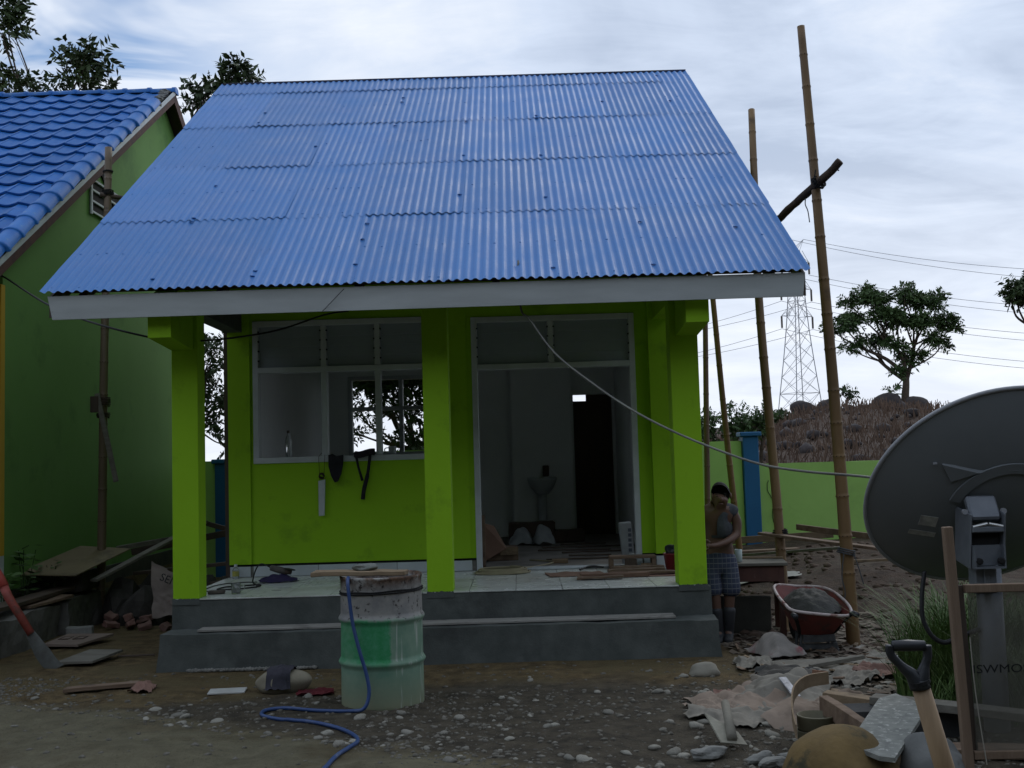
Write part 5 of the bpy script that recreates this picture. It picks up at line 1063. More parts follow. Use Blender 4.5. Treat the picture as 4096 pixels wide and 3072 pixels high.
V_ = [(1.745, 9.80, 0.80), (1.745, 9.785, 0.93), (1.735, 9.755, 1.07), (1.730, 9.715, 1.165), (1.740, 9.675, 1.215), (1.755, 9.650, 1.265), (1.768, 9.635, 1.325), (1.752, 9.600, 1.235),
      (1.865, 9.735, 1.175), (1.915, 9.735, 1.06), (1.905, 9.715, 0.955), (1.80, 9.625, 0.90), (1.70, 9.565, 0.875), (1.655, 9.54, 0.872),
      (1.600, 9.70, 1.155), (1.535, 9.67, 1.05), (1.49, 9.60, 0.95), (1.50, 9.50, 0.88), (1.515, 9.45, 0.86),
      (1.825, 9.795, 0.72), (1.825, 9.765, 0.43), (1.805, 9.785, 0.10), (1.785, 9.70, 0.015), (1.765, 9.62, 0.005),
      (1.675, 9.79, 0.72), (1.685, 9.735, 0.43), (1.715, 9.755, 0.10), (1.690, 9.67, 0.015), (1.67, 9.59, 0.005)]
E_ = [(0, 1), (1, 2), (2, 3), (3, 4), (4, 5), (5, 6), (5, 7), (3, 8), (8, 9), (9, 10), (10, 11), (11, 12), (12, 13), (3, 14), (14, 15), (15, 16), (16, 17), (17, 18), (0, 19), (19, 20), (20, 21), (21, 22), (22, 23), (0, 24), (24, 25), (25, 26), (26, 27), (27, 28)]
RD = [(0.135, 0.095), (0.125, 0.09), (0.135, 0.10), (0.115, 0.085), 0.055, (0.078, 0.088), (0.080, 0.095), (0.048, 0.05),
      0.058, 0.048, 0.042, 0.036, 0.028, 0.026, 0.058, 0.048, 0.042, 0.030, 0.026, 0.082, 0.055, 0.038, 0.036, 0.028, 0.082, 0.055, 0.038, 0.036, 0.028]
# hands: palm and five fingers each
for wrist, d_, side in ((13, Vector((-0.92, -0.36, -0.05)), Vector((0.05, -0.1, 1))), (18, Vector((0.25, -0.9, -0.2)), Vector((0.9, 0.1, 0.1)))):
    w0 = Vector(V_[wrist]); d_ = d_.normalized(); side = (side-d_*side.dot(d_)).normalized(); dn_ = d_.cross(side)
    pi = len(V_); V_.append(tuple(w0+d_*0.055)); RD.append((0.034, 0.018)); E_.append((wrist, pi))
    for q, (so, L_) in enumerate(((0.028, 0.072), (0.010, 0.082), (-0.009, 0.077), (-0.027, 0.060))):
        a = len(V_); b0 = w0+d_*0.085+side*so
        V_ += [tuple(b0), tuple(b0+d_*L_*0.5+dn_*0.014), tuple(b0+d_*L_*0.75+dn_*0.040)]; RD += [0.0095, 0.0088, 0.0075]; E_ += [(pi, a), (a, a+1), (a+1, a+2)]
    a = len(V_); b0 = w0+d_*0.03+side*0.036; V_ += [tuple(b0), tuple(b0+d_*0.03+side*0.024+dn_*0.012), tuple(b0+d_*0.056+side*0.022+dn_*0.03)]; RD += [0.012, 0.0105, 0.0085]; E_ += [(pi, a), (a, a+1), (a+1, a+2)]
body = skin_mesh('body', V_, E_, RD, skinm, man)
hairm = mat('black_hair', (0.012, 0.011, 0.011), (0.025, 0.023, 0.022), scale=40, rough=0.8, bump=0.4, bscale=120)
hd = Vector((1.766, 9.640, 1.318)); fdir = Vector((-0.28, -0.78, -0.52)).normalized(); hr = Matrix.Rotation(R(-12), 3, 'Y')
mb = MB().rock((0, 0, 0), (0.168, 0.196, 0.192), 2.0, 0.06, 3); mb.v = [hd+hr @ (v+Vector((0.0, 0.018, 0.018))) for v in mb.v]
fcs = []
for f in mb.f:
    c_ = sum((mb.v[i] for i in f), Vector())/3
    if (c_-hd).normalized().dot(fdir) < 0.02: fcs.append(f)
mb.f = fcs; mb.build('hair', hairm, man, smooth=True)
def hp_(x, y, z): return hd+Vector((x, y, z))
face = MB(); face.rock(hp_(-0.022, -0.098, -0.040), (0.036, 0.04, 0.05), 1.0, 0.05, 2); face.build('nose', skinm, man, smooth=True)
for sx_, nm_ in ((-0.055, 'eye'), (0.015, 'eye')):
    MB().rock(hp_(sx_, -0.086, -0.012), (0.020, 0.012, 0.009), 2.0, 0.03, 2).build(nm_, mat('eye_dark', (0.02, 0.016, 0.015), rough=0.3), man, smooth=True)
    MB().rock(hp_(sx_, -0.090, 0.006), (0.034, 0.012, 0.006), 2.0, 0.03, 2).build('eyebrow', hairm, man, smooth=True)
MB().rock(hp_(-0.026, -0.090, -0.082), (0.052, 0.022, 0.016), 5.0, 0.05, 2).build('mouth', mat('lips', (0.10, 0.045, 0.038), rough=0.5), man, smooth=True)
for sx_ in (-0.082, 0.082): MB().rock(hp_(sx_, 0.0, -0.015), (0.022, 0.045, 0.06), 3.0, 0.06, 2).build('ear', skinm, man, smooth=True)
# checked shorts
ck = bpy.data.materials.new('checked_cloth'); ck.use_nodes = True; t = ck.node_tree; b = t.nodes['Principled BSDF']; b.inputs['Roughness'].default_value = 0.9
gt = t.nodes.new('ShaderNodeTexCoord'); sx = t.nodes.new('ShaderNodeSeparateXYZ'); t.links.new(gt.outputs['Object'], sx.inputs[0])
def stripe(o_, freq, thr):
    n1_ = t.nodes.new('ShaderNodeMath'); n1_.operation = 'MULTIPLY'; n1_.inputs[1].default_value = freq; t.links.new(o_, n1_.inputs[0])
    n2_ = t.nodes.new('ShaderNodeMath'); n2_.operation = 'FRACT'; t.links.new(n1_.outputs[0], n2_.inputs[0])
    n3_ = t.nodes.new('ShaderNodeMath'); n3_.operation = 'GREATER_THAN'; n3_.inputs[1].default_value = thr; t.links.new(n2_.outputs[0], n3_.inputs[0]); return n3_.outputs[0]
base = gmix(gr(gn(9), 0.35, 0.65), (0.030, 0.040, 0.075), (0.052, 0.062, 0.095))
c_ = gmix(stripe(sx.outputs[2], 22.0, 0.86), base, (0.16, 0.17, 0.18)); c_ = gmix(stripe(sx.outputs[0], 26.0, 0.90), c_, (0.13, 0.14, 0.155))
t.links.new(c_, b.inputs['Base Color'])
shorts = skin_mesh('shorts', [(1.745, 9.80, 0.845), (1.745, 9.80, 0.78), (1.83, 9.795, 0.66), (1.838, 9.775, 0.50), (1.842, 9.765, 0.385), (1.672, 9.79, 0.66), (1.672, 9.765, 0.50), (1.675, 9.745, 0.385)],
    [(0, 1), (1, 2), (2, 3), (3, 4), (1, 5), (5, 6), (6, 7)], [(0.15, 0.105), (0.155, 0.115), 0.100, 0.098, 0.098, 0.100, 0.098, 0.098], ck, man)
skin_mesh('waistband', [(1.745, 9.795, 0.835), (1.745, 9.79, 0.865)], [(0, 1)], [(0.148, 0.108), (0.142, 0.102)], mat('dark_band', (0.015, 0.015, 0.02), rough=0.9), man)
vestm = mat('grey_vest', (0.050, 0.056, 0.062), (0.080, 0.088, 0.095), scale=12, rough=0.95, bump=0.5, bscale=40)
vest = skin_mesh('vest', [(1.745, 9.785, 0.90), (1.738, 9.755, 1.05), (1.733, 9.717, 1.16), (1.862, 9.735, 1.18), (1.905, 9.737, 1.12)], [(0, 1), (1, 2), (2, 3), (3, 4)], [(0.152, 0.118), (0.160, 0.128), (0.140, 0.112), 0.082, 0.074], vestm, man)
bm = bmesh.new(); bm.from_mesh(vest.data); wo = wloc(man)
bmesh.ops.delete(bm, geom=[f for f in bm.faces if (lambda c: (c.x+wo.x) < 1.69+0.22*(c.z+wo.z-0.92) or (c.z+wo.z) < 0.925)(f.calc_center_median())], context='FACES'); bm.to_mesh(vest.data); bm.free()
bootm = mat('rubber_boot', (0.028, 0.030, 0.033), (0.045, 0.046, 0.048), scale=8, rough=0.6)
for x0_, kx in ((0, 1.82), (1, 1.69)):
    k = [(kx, 9.755-0.02*x0_, 0.32), (kx-0.01+0.02*x0_, 9.765-0.02*x0_, 0.20), (1.803-0.088*x0_, 9.785-0.03*x0_, 0.06), (1.785-0.095*x0_, 9.70-0.03*x0_, 0.03), (1.765-0.095*x0_, 9.61-0.03*x0_, 0.02)]
    skin_mesh('boot', k, [(0, 1), (1, 2), (2, 3), (3, 4)], [0.062, 0.056, 0.050, 0.046, 0.036], bootm, man)
man.location = (1.80, 9.98, -0.03)      # stands behind the column
# ================================================================ things on the porch
glassm = mat('clear_bottle', (0.70, 0.74, 0.70), rough=0.08, trans=0.85); 
bo = thing('small_bottle', 'small glass bottle with yellow label at the left end of the porch', 'bottle', (-2.87, 11.16, FL))
MB().lathe([(0.030, 0), (0.034, 0.006), (0.034, 0.085), (0.026, 0.10), (0.014, 0.112), (0.014, 0.128), (0.0, 0.128)], 18, (-2.87, 11.16, FL), cap=False).build('bottle_body', glassm, bo, smooth=True)
MB().lathe([(0.0345, 0.025), (0.0345, 0.075)], 18, (-2.87, 11.16, FL), cap=False).build('label', mat('yellow_label', (0.38, 0.34, 0.06), (0.30, 0.32, 0.12), scale=20, rough=0.6), bo, smooth=True)
MB().lathe([(0.017, 0.118), (0.017, 0.142), (0, 0.142)], 14, (-2.87, 11.16, FL), cap=False).build('cap', framep, bo, smooth=True)
mg = thing('glass_mug', 'glass mug with black coffee on the porch edge', 'mug', (-2.52, 9.80, FL))
MB().lathe([(0.034, 0), (0.040, 0.005), (0.042, 0.095), (0.039, 0.095), (0.037, 0.012), (0, 0.010)], 22, (-2.52, 9.80, FL), cap=False).build('mug_body', glassm, mg, smooth=True)
MB().lathe([(0, 0.012), (0.036, 0.012), (0.0365, 0.036), (0, 0.036)], 18, (-2.52, 9.80, FL), cap=False).build('coffee', mat('coffee', (0.008, 0.005, 0.004), rough=0.1), mg)
MB().tube(catmull([(-2.48, 9.80, FL+0.075), (-2.45, 9.80, FL+0.07), (-2.445, 9.80, FL+0.045), (-2.48, 9.80, FL+0.022)], 4), 0.005, 6).build('handle', glassm, mg, smooth=True)
tag(MB().bev((-2.70, 9.83, FL+0.018), (0.15, 0.07, 0.03), 0.008, Matrix.Rotation(0.2, 3, 'Z'), 2, 0.006).build('sanding_block', mat('dusty_sponge', (0.12, 0.10, 0.085), (0.06, 0.05, 0.045), scale=15, rough=0.95)), 'dusty sanding block beside the glass mug', 'sanding block')
gr_ = thing('angle_grinder', 'dusty angle grinder lying on a dark purple cloth on the porch', 'grinder', (-2.36, 10.75, FL))
MB().tube([(-2.43, 10.80, FL+0.13), (-2.36, 10.77, FL+0.115), (-2.27, 10.74, FL+0.095)], [0.028, 0.034, 0.030], 12).build('motor_body', mat('dusty_grey_tool', (0.11, 0.10, 0.085), (0.075, 0.066, 0.06), scale=14, rough=0.8), gr_, smooth=True)
MB().tube([(-2.27, 10.74, FL+0.10), (-2.225, 10.725, FL+0.09)], [0.032, 0.024], 10).build('gear_head', darkwood, gr_, smooth=True)
MB().lathe([(0.055, 0), (0.055, 0.006), (0, 0.006)], 22, (-2.235, 10.725, FL+0.115), rot=Matrix.Rotation(R(12), 3, 'Y')).build('disc', blackm, gr_)
MB().tube(catmull([(-2.43, 10.80, FL+0.13), (-2.53, 10.82, FL+0.17), (-2.58, 10.80, FL+0.12), (-2.57, 10.62, FL+0.02), (-2.50, 10.45, FL+0.008), (-2.62, 10.40, FL+0.008), (-2.76, 10.30, FL+0.008), (-2.77, 10.12, FL+0.008), (-2.60, 10.12, FL+0.008), (-2.44, 10.25, FL+0.008)], 6), 0.007, 6).build('cord', cab, gr_, smooth=True)
MB().rock((-2.43, 10.26, FL+0.022), (0.05, 0.05, 0.04), 3, 0.1, 2).build('plug', cab, gr_)
crumple((-2.35, 10.74, FL+0.002), 0.36, 0.26, mat('purple_cloth', (0.018, 0.014, 0.055), (0.035, 0.026, 0.075), scale=9, rough=0.9), 'purple_cloth', 'dark purple cloth bundled under the angle grinder', 'cloth', 14.0, 0.03, 0.3, n=22, dome=0.055, follow=False)
tag(MB().tube(catmull([(-2.55, 10.72, FL+0.006), (-2.75, 10.70, FL+0.006), (-2.88, 10.55, FL+0.006), (-2.90, 10.2, FL+0.006), (-2.80, 9.95, FL+0.006)], 6), 0.005, 6).build('extension_lead', cab), 'thin black cord running along the porch behind the mug', 'cord')
ch = thing('coiled_hose', 'coil of cream flexible hose on the porch by the door', 'hose', (-0.18, 10.95, FL))
pts = []
for i in range(5*28+1):
    a = 2*math.pi*i/28; k = i/28; pts.append(Vector((-0.18+(0.27-0.012*k+0.012*math.sin(k*2.1))*math.cos(a+1.2), 10.92+(0.20-0.008*k)*math.sin(a+1.2), FL+0.010+0.009*k)))
MB().tube(pts, 0.0085, 7).build('hose_loops', mat('cream_hose', (0.30, 0.27, 0.16), (0.24, 0.21, 0.125), scale=5, rough=0.5), ch, smooth=True)
MB().tube(catmull([pts[-1], (0.05, 11.15, FL+0.03), (0.2, 11.5, FL+0.012), (0.35, 11.9, FL+0.012), (0.1, 12.2, FL+0.012)], 6), 0.0085, 7).build('hose_tail', mat('cream_hose', (0, 0, 0)), ch, smooth=True)
tag(MB().tube([(-0.02, 11.13, FL+0.016), (1.08, 11.17, FL+0.016)], 0.015, 10).tube([(-0.02, 11.13, FL+0.016), (0.02, 11.132, FL+0.016)], 0.020, 10).build('white_pipe', framep, smooth=True), 'white plastic pipe lying before the door threshold', 'pipe')
carton = mat('brown_cardboard', (0.185, 0.110, 0.075), (0.145, 0.085, 0.058), scale=4, rough=0.9, bump=0.15)
gcb = 'wood and card scraps on the porch'
for i, (x, y, sx_, sy_, rz_, th, lb) in enumerate(((0.52, 10.62, 0.55, 0.38, 0.15, 0.006, 'flat dusty cardboard sheet in the middle of the porch'), (0.86, 10.28, 0.62, 0.16, 0.06, 0.035, 'large splintered wood slab near the porch front edge'), (0.72, 10.12, 0.42, 0.10, -0.05, 0.02, 'thin wood slab at the very front of the porch scraps'),
        (1.10, 10.62, 0.55, 0.12, 0.04, 0.028, 'pinkish thin board behind the splintered slab'), (1.22, 10.38, 0.45, 0.09, -0.02, 0.02, 'reddish lath lying toward the right column'), (1.15, 10.88, 0.5, 0.10, 0.02, 0.022, 'brown board lying against the wooden stool'))):
    tag(MB().bev((x, y, FL+th/2+0.002+0.004*i), (sx_, sy_, th), 0.002, Matrix.Rotation(rz_, 3, 'Z'), 3, 0.012, i*2.0, 9).build('wood_scrap' if i else 'cardboard_sheet', carton if i in (0, 1) else plankw), lb, 'scrap', gcb)
tag(MB().bev((1.30, 10.45, FL+0.004), (0.5, 0.45, 0.006), 0.001, None, 2, 0.004).build('red_dust', mat('reddish_sawdust', (0.17, 0.085, 0.065), (0.22, 0.13, 0.10), scale=8, rough=0.95, bump=0.6), kind='stuff'), 'reddish sawdust spread over the right end of the porch', 'sawdust')
tag(MB().tube(catmull([(0.60, 11.06, FL+0.012), (0.72, 11.03, FL+0.03), (0.82, 11.06, FL+0.02), (0.70, 11.10, FL+0.03), (0.58, 10.96, FL+0.012)], 5), 0.010, 6).build('black_strap', cab), 'tangled black strap beside the wooden stool', 'strap')
sl = thing('low_stool', 'low wooden stool with open slots in front of the door', 'stool', (1.10, 11.08, FL))
MB().bev((1.11, 11.08, FL+0.115), (0.46, 0.16, 0.028), 0.004, None, 1, 0.003).build('seat', plankw, sl)
for x in (0.90, 1.32): MB().bev((x, 11.08, FL+0.05), (0.04, 0.15, 0.10), 0.004).build('leg', plankw, sl)
MB().bev((1.09, 11.02, FL+0.05), (0.12, 0.03, 0.095), 0.004).build('block', darkwood, sl); MB().bev((1.25, 11.05, FL+0.035), (0.11, 0.03, 0.03), 0.003).build('rail', palew, sl)
bu = thing('red_bucket', 'red plastic bucket holding a black bag beside the right column', 'bucket', (1.455, 10.62, FL))
MB().lathe([(0.062, 0), (0.066, 0.004), (0.088, 0.165), (0.094, 0.168), (0.094, 0.180), (0.086, 0.178), (0.064, 0.01), (0, 0.01)], 26, (1.455, 10.62, FL), cap=False).build('bucket_body', mat('red_plastic', (0.22, 0.028, 0.032), (0.17, 0.03, 0.032), scale=5, rough=0.45), bu, smooth=True)
MB().rock((1.465, 10.62, FL+0.195), (0.165, 0.15, 0.15), 4.0, 0.2, 3).build('bag', mat('black_plastic_bag', (0.015, 0.018, 0.02), (0.03, 0.034, 0.036), scale=12, rough=0.3, bump=0.5), bu, smooth=True)
# things on the window sill and hanging from it
pet = thing('water_bottle', 'clear plastic bottle standing in the left window pane', 'bottle', (-2.385, YW+0.20, 1.76))
MB().bb(WIN[0]+0.06, WIN[1]-0.06, YW+0.12, YW+0.34, 1.735, 1.762).build('inner_sill', framep, house)
MB().lathe([(0.030, 0), (0.034, 0.01), (0.034, 0.17), (0.026, 0.21), (0.013, 0.245), (0.013, 0.262), (0, 0.262)], 18, (-2.385, YW+0.20, 1.762), cap=False).build('bottle_body', mat('clear_plastic', (0.80, 0.84, 0.84), rough=0.12, trans=0.9), pet, smooth=True)
MB().lathe([(0.015, 0.258), (0.015, 0.285), (0, 0.285)], 12, (-2.385, YW+0.20, 1.762), cap=False).build('cap', darkwood, pet, smooth=True)
wm = thing('white_mug', 'white mug on the sill in the right window pane', 'mug', (-1.30, YW+0.18, 1.762))
MB().lathe([(0.036, 0), (0.040, 0.004), (0.042, 0.09), (0.039, 0.09), (0.037, 0.01), (0, 0.008)], 20, (-1.30, YW+0.18, 1.762), cap=False).build('mug_body', framep, wm, smooth=True)
MB().tube(catmull([(-1.34, YW+0.18, 1.835), (-1.375, YW+0.18, 1.83), (-1.378, YW+0.18, 1.80), (-1.34, YW+0.18, 1.785)], 4), 0.006, 6).build('handle', framep, wm, smooth=True)
blk = mat('black_fabric', (0.010, 0.010, 0.014), (0.018, 0.018, 0.024), scale=12, rough=0.9, bump=0.2)
mb = MB(); pr = [(-1.925, 1.775), (-1.885, 1.785), (-1.845, 1.762), (-1.775, 1.772), (-1.780, 1.68), (-1.800, 1.58), (-1.835, 1.505), (-1.865, 1.495), (-1.90, 1.56), (-1.925, 1.66)]
mb.prism([(x, YW-0.075, z) for x, z in pr], (0, 0.04, 0)); cp_ = mb.build('cloth_hat', blk)
tag(cp_, 'black cloth hat hanging on the window sill', 'hat')
hk = thing('forked_tool', 'black forked strap tool hanging from the window sill', 'tool', (-1.57, YW-0.06, 1.75))
MB().tube(catmull([(-1.655, YW-0.06, 1.775), (-1.60, YW-0.07, 1.77), (-1.50, YW-0.07, 1.795), (-1.455, YW-0.06, 1.795)], 4), 0.034, 8).build('rolled_strap', mat('dark_purple_strap', (0.022, 0.016, 0.024), rough=0.9), hk, smooth=True)
MB().tube([(-1.645, YW-0.06, 1.76), (-1.622, YW-0.06, 1.64), (-1.585, YW-0.055, 1.505)], [0.014, 0.012, 0.014], 8).tube(catmull([(-1.50, YW-0.06, 1.78), (-1.515, YW-0.06, 1.66), (-1.535, YW-0.055, 1.55), (-1.57, YW-0.05, 1.42), (-1.585, YW-0.05, 1.315)], 4), [0.016]*8+[0.021]*9, 8).build('strap_legs', blk, hk, smooth=True)
tag(MB().prism([(-2.035, YW-0.05, 1.515), (-1.965, YW-0.05, 1.53), (-1.978, YW-0.05, 1.165), (-2.035, YW-0.05, 1.160)], (0, 0.02, 0)).build('hanging_board', framep), 'narrow white board hanging by string below the window', 'board')
tag(MB().tube([(-2.02, YW-0.042, 1.52), (-2.03, YW-0.04, 1.76), (-1.995, YW-0.045, 1.80)], 0.0025, 4).tube([(-1.98, YW-0.042, 1.52), (-1.965, YW-0.04, 1.78)], 0.0025, 4).tube(coil((-2.0, YW-0.045, 1.565), 0.025, 4, 0.04, Vector((0, 1, 0.6))), 0.005, 5).build('string_loop', mat('brown_rope', (0, 0, 0))), 'brown string loop above the hanging white board', 'string')
# ================================================================ things inside the room
bs = thing('pedestal_basin', 'white pedestal wash basin against the back wall of the room', 'basin', (0.34, 15.95, FL))
MB().lathe([(0.09, 0.62), (0.17, 0.72), (0.21, 0.82), (0.215, 0.86), (0.19, 0.86), (0.15, 0.76), (0, 0.74)], 24, (0.34, 15.90, FL), cap=False).build('bowl', framep, bs, smooth=True)
MB().lathe([(0.08, 0.0), (0.085, 0.05), (0.06, 0.2), (0.065, 0.66)], 18, (0.34, 15.95, FL), cap=False).build('pedestal', framep, bs, smooth=True)
MB().bev((0.40, 15.98, FL+0.95), (0.09, 0.06, 0.16), 0.01).build('tap_block', darkwood, bs)
for i, (x, y, w_, h_) in enumerate(((0.02, 14.6, 0.34, 0.20), (0.30, 14.5, 0.30, 0.24))):
    crumple((x, y, FL+0.004), w_, 0.26, mat('translucent_white_bag', (0.30, 0.33, 0.34), (0.24, 0.26, 0.27), scale=8, rough=0.5, bump=0.5), 'plastic_bag', ('left' if i == 0 else 'right')+' of two filled white plastic bags on the room floor', 'bag', i*7+2.0, 0.06, 0.2*i, n=20, group='plastic bags in the room', dome=h_, follow=False)
tag(MB().bev((0.16, 14.95, FL+0.14), (0.62, 0.3, 0.28), 0.01, None, 2, 0.02).build('dark_crate', darkwood), 'dark crate standing behind the white plastic bags', 'crate'); tag(MB().bev((0.66, 15.0, FL+0.08), (0.42, 0.3, 0.16), 0.01, None, 1, 0.01).build('dark_carton', darkwood), 'low dark carton right of the white plastic bags', 'carton')
bx2 = thing('wooden_box', 'flat brown box with a white side just inside the door', 'box', (-0.20, 12.45, FL))
MB().bev((-0.21, 12.45, FL+0.075), (0.34, 0.24, 0.15), 0.004, Matrix.Rotation(0.15, 3, 'Z')).build('box_body', plankw, bx2); MB().bev((-0.125, 12.315, FL+0.105), (0.20, 0.006, 0.085), 0.001, Matrix.Rotation(0.15, 3, 'Z')).build('white_side', palew, bx2)
tag(MB().prism([(-0.43, 12.1, FL), (-0.16, 12.25, FL+0.14), (-0.30, 12.45, FL+0.38), (-0.42, 12.4, FL+0.42)], (0.01, 0.012, 0)).build('leaning_card', carton), 'brown cardboard leaning on the left door jamb', 'cardboard')
plank('jamb_board', 'narrow brown board upright against the left door frame', (-0.385, YW+0.17, FL), (-0.385, YW+0.19, FL+0.55), 0.05, 0.03, plankw, 'board')
tag(MB().bev((0.42, 11.86, FL+0.022), (0.17, 0.06, 0.044), 0.003).build('pale_block', palew), 'small pale block on the floor in the doorway', 'block')
wp = thing('white_package', 'tall white printed package standing at the right door jamb', 'package', (1.13, 11.62, FL))
MB().bev((1.115, 11.62, FL+0.215), (0.13, 0.10, 0.43), 0.012, Matrix.Rotation(R(-4), 3, 'Y'), 2, 0.006).build('package_body', mat('white_sacking', (0.36, 0.38, 0.40), (0.30, 0.315, 0.33), scale=6, rough=0.8), wp)
for i in range(5): MB().bev((1.145-0.006*i*0.0, 11.567, FL+0.14+0.052*i), (0.035, 0.003, 0.034), 0.0008).build('print_mark', mat('faint_blue_ink', (0.10, 0.11, 0.14), rough=0.9), wp)
for i, (x, c_) in enumerate(((1.145, (0.32, 0.36, 0.36)), (1.215, (0.20, 0.30, 0.16)))):
    tag(MB().lathe([(0.034, 0), (0.036, 0.004), (0.036, 0.10), (0.030, 0.115), (0, 0.115)], 18, (x, 11.42, FL), cap=False).build('plastic_jar', mat('jar_%s' % ('clear', 'green')[i], c_, rough=0.3), smooth=True), ('clear', 'greenish')[i]+' plastic jar in front of the white package', 'jar')
gfl = 'dark battens on the room floor'
for i in range(6):
    y = 12.2+0.42*i; plank('floor_batten', 'dark thin batten lying on the room floor', (0.35+rnd.uniform(-0.15, 0.2), y, FL+0.012), (1.2+rnd.uniform(-0.2, 0.1), y+rnd.uniform(-0.12, 0.12), FL+0.012), 0.03, 0.016, darkwood, 'batten', gfl)
# ================================================================ vegetation
def leafmat(name, c1, c2): return mat(name, c1, c2, scale=1.5, rough=0.6, spec=0.3)
leafdark = leafmat('dark_leaves', (0.022, 0.040, 0.014), (0.045, 0.075, 0.022)); leafmid = leafmat('mid_leaves', (0.030, 0.062, 0.016), (0.060, 0.105, 0.030)); bark = mat('tree_bark', (0.055, 0.040, 0.030), (0.09, 0.068, 0.05), scale=9, rough=0.95, bump=0.5)
def sprig(mb, p, d, L_, lw, ll, npair, rr):
    d = d.normalized(); s0 = d.orthogonal().normalized(); s_ = (Matrix.Rotation(rr.uniform(0, 6.28), 3, d) @ s0)
    for k in range(npair):
        q = p+d*(L_*(k+0.5)/npair)+Vector((0, 0, -0.25*L_*((k+0.5)/npair)**2))
        for sg in (-1, 1):
            ld_ = (s_*sg*0.85+d*0.55+Vector((rr.uniform(-0.25, 0.25), rr.uniform(-0.25, 0.25), -0.25+rr.uniform(-0.25, 0.25)))).normalized()
            w_ = ld_.cross(Vector((rr.uniform(-1, 1), rr.uniform(-1, 1), rr.uniform(0.2, 1)))).normalized()*lw
            o = len(mb.v); mb.v += [q, q+ld_*ll*0.45+w_, q+ld_*ll, q+ld_*ll*0.45-w_]; mb.f.append((o, o+1, o+2, o+3))
def clump(mb, c_, r_, n, ll, rr, npair=4, flat=0.8):
    c_ = Vector(c_)
    for _ in range(n):
        v = Vector((rr.gauss(0, 1), rr.gauss(0, 1), rr.gauss(0, 1))).normalized()*r_*(rr.random()**0.45); v.z *= flat
        sprig(mb, c_+v*0.85, v+Vector((0, 0, 0.2*r_))+Vector((rr.uniform(-1, 1), rr.uniform(-1, 1), rr.uniform(-0.6, 0.6)))*r_*0.5, ll*1.9, ll*0.2, ll, npair, rr)
def tree(name, label, base, fork, clumps, dens, ll, lm, r_tr, seed, cat='tree', group=None, npair=4, limbs=True, flat=0.8):
    rr = random.Random(seed); root = thing(name, label, cat, base, group); base = Vector(base); fork = Vector(fork)
    tr = MB(); pts = [base-Vector((0, 0, 0.3)), base.lerp(fork, 0.35)+Vector((rr.uniform(-1, 1), rr.uniform(-1, 1), 0))*r_tr*0.6, base.lerp(fork, 0.7)+Vector((rr.uniform(-1, 1), rr.uniform(-1, 1), 0))*r_tr*0.6, fork]
    cp2 = catmull(pts, 5); tr.tube(cp2, [r_tr*(1.25-0.45*i/(len(cp2)-1)) for i in range(len(cp2))], 9)
    if limbs:
        # main limbs first, then a branch from the nearest limb to every clump
        ks = max(2, min(5, len(clumps)//4)); cs_ = [Vector(q[:3]) for q in clumps]; seeds_ = sorted(cs_, key=lambda v: v.x)[::max(1, len(cs_)//ks)][:ks]
        for _ in range(4):
            gps = [[] for _ in seeds_]
            for v in cs_: gps[min(range(len(seeds_)), key=lambda q: (v-seeds_[q]).length)].append(v)
            seeds_ = [sum(g_, Vector())/len(g_) if g_ else s0_ for g_, s0_ in zip(gps, seeds_)]
        for c0, g_ in zip(seeds_, gps):
            if not g_: continue
            st_ = fork-(fork-base).normalized()*r_tr*rr.uniform(0.5, 4.0); L0 = (c0-st_).length
            nd = st_.lerp(c0, 0.62)+Vector((rr.uniform(-0.06, 0.06), rr.uniform(-0.06, 0.06), rr.uniform(-0.10, 0.0)))*L0
            m1 = st_.lerp(nd, 0.5)+Vector((rr.uniform(-0.1, 0.1), rr.uniform(-0.1, 0.1), 0.03))*L0*0.7; cc = catmull([st_, m1, nd], 6)
            tr.tube(cc, [r_tr*(0.72-0.36*i/(len(cc)-1)) for i in range(len(cc))], 7)
            for c_ in g_:
                k_ = cc[rr.randint(len(cc)//2, len(cc)-1)]; l_ = (c_-k_).length; mid_ = k_.lerp(c_, 0.5)+Vector((rr.uniform(-0.14, 0.14), rr.uniform(-0.14, 0.14), rr.uniform(-0.12, 0.06)))*l_
                c2 = catmull([k_, mid_, c_], 5); tr.tube(c2, [r_tr*0.30*(1-0.8*i/(len(c2)-1))+0.004 for i in range(len(c2))], 5)
                for _ in range(3):
                    tr.tube([mid_.lerp(c_, rr.random()), c_+Vector((rr.uniform(-1, 1), rr.uniform(-1, 1), rr.uniform(-0.4, 0.8)))*l_*0.22], [r_tr*0.08+0.003, 0.002], 4)
    tr.build('trunk', bark, root, smooth=True)
    cr_ = MB()
    for (x, y, z, r_) in clumps:
        for _ in range(3):      # each clump is three uneven tufts
            k_ = rr.uniform(0.45, 0.8)*r_; q = Vector((rr.uniform(-1, 1), rr.uniform(-1, 1), rr.uniform(-0.6, 0.6)))*r_*0.6
            clump(cr_, Vector((x, y, z))+q, k_, max(3, int(dens*k_*k_*rr.uniform(0.6, 1.1))), ll*rr.uniform(0.8, 1.2), rr, npair, flat)
    cr_.build('crown', lm, root)
    return root
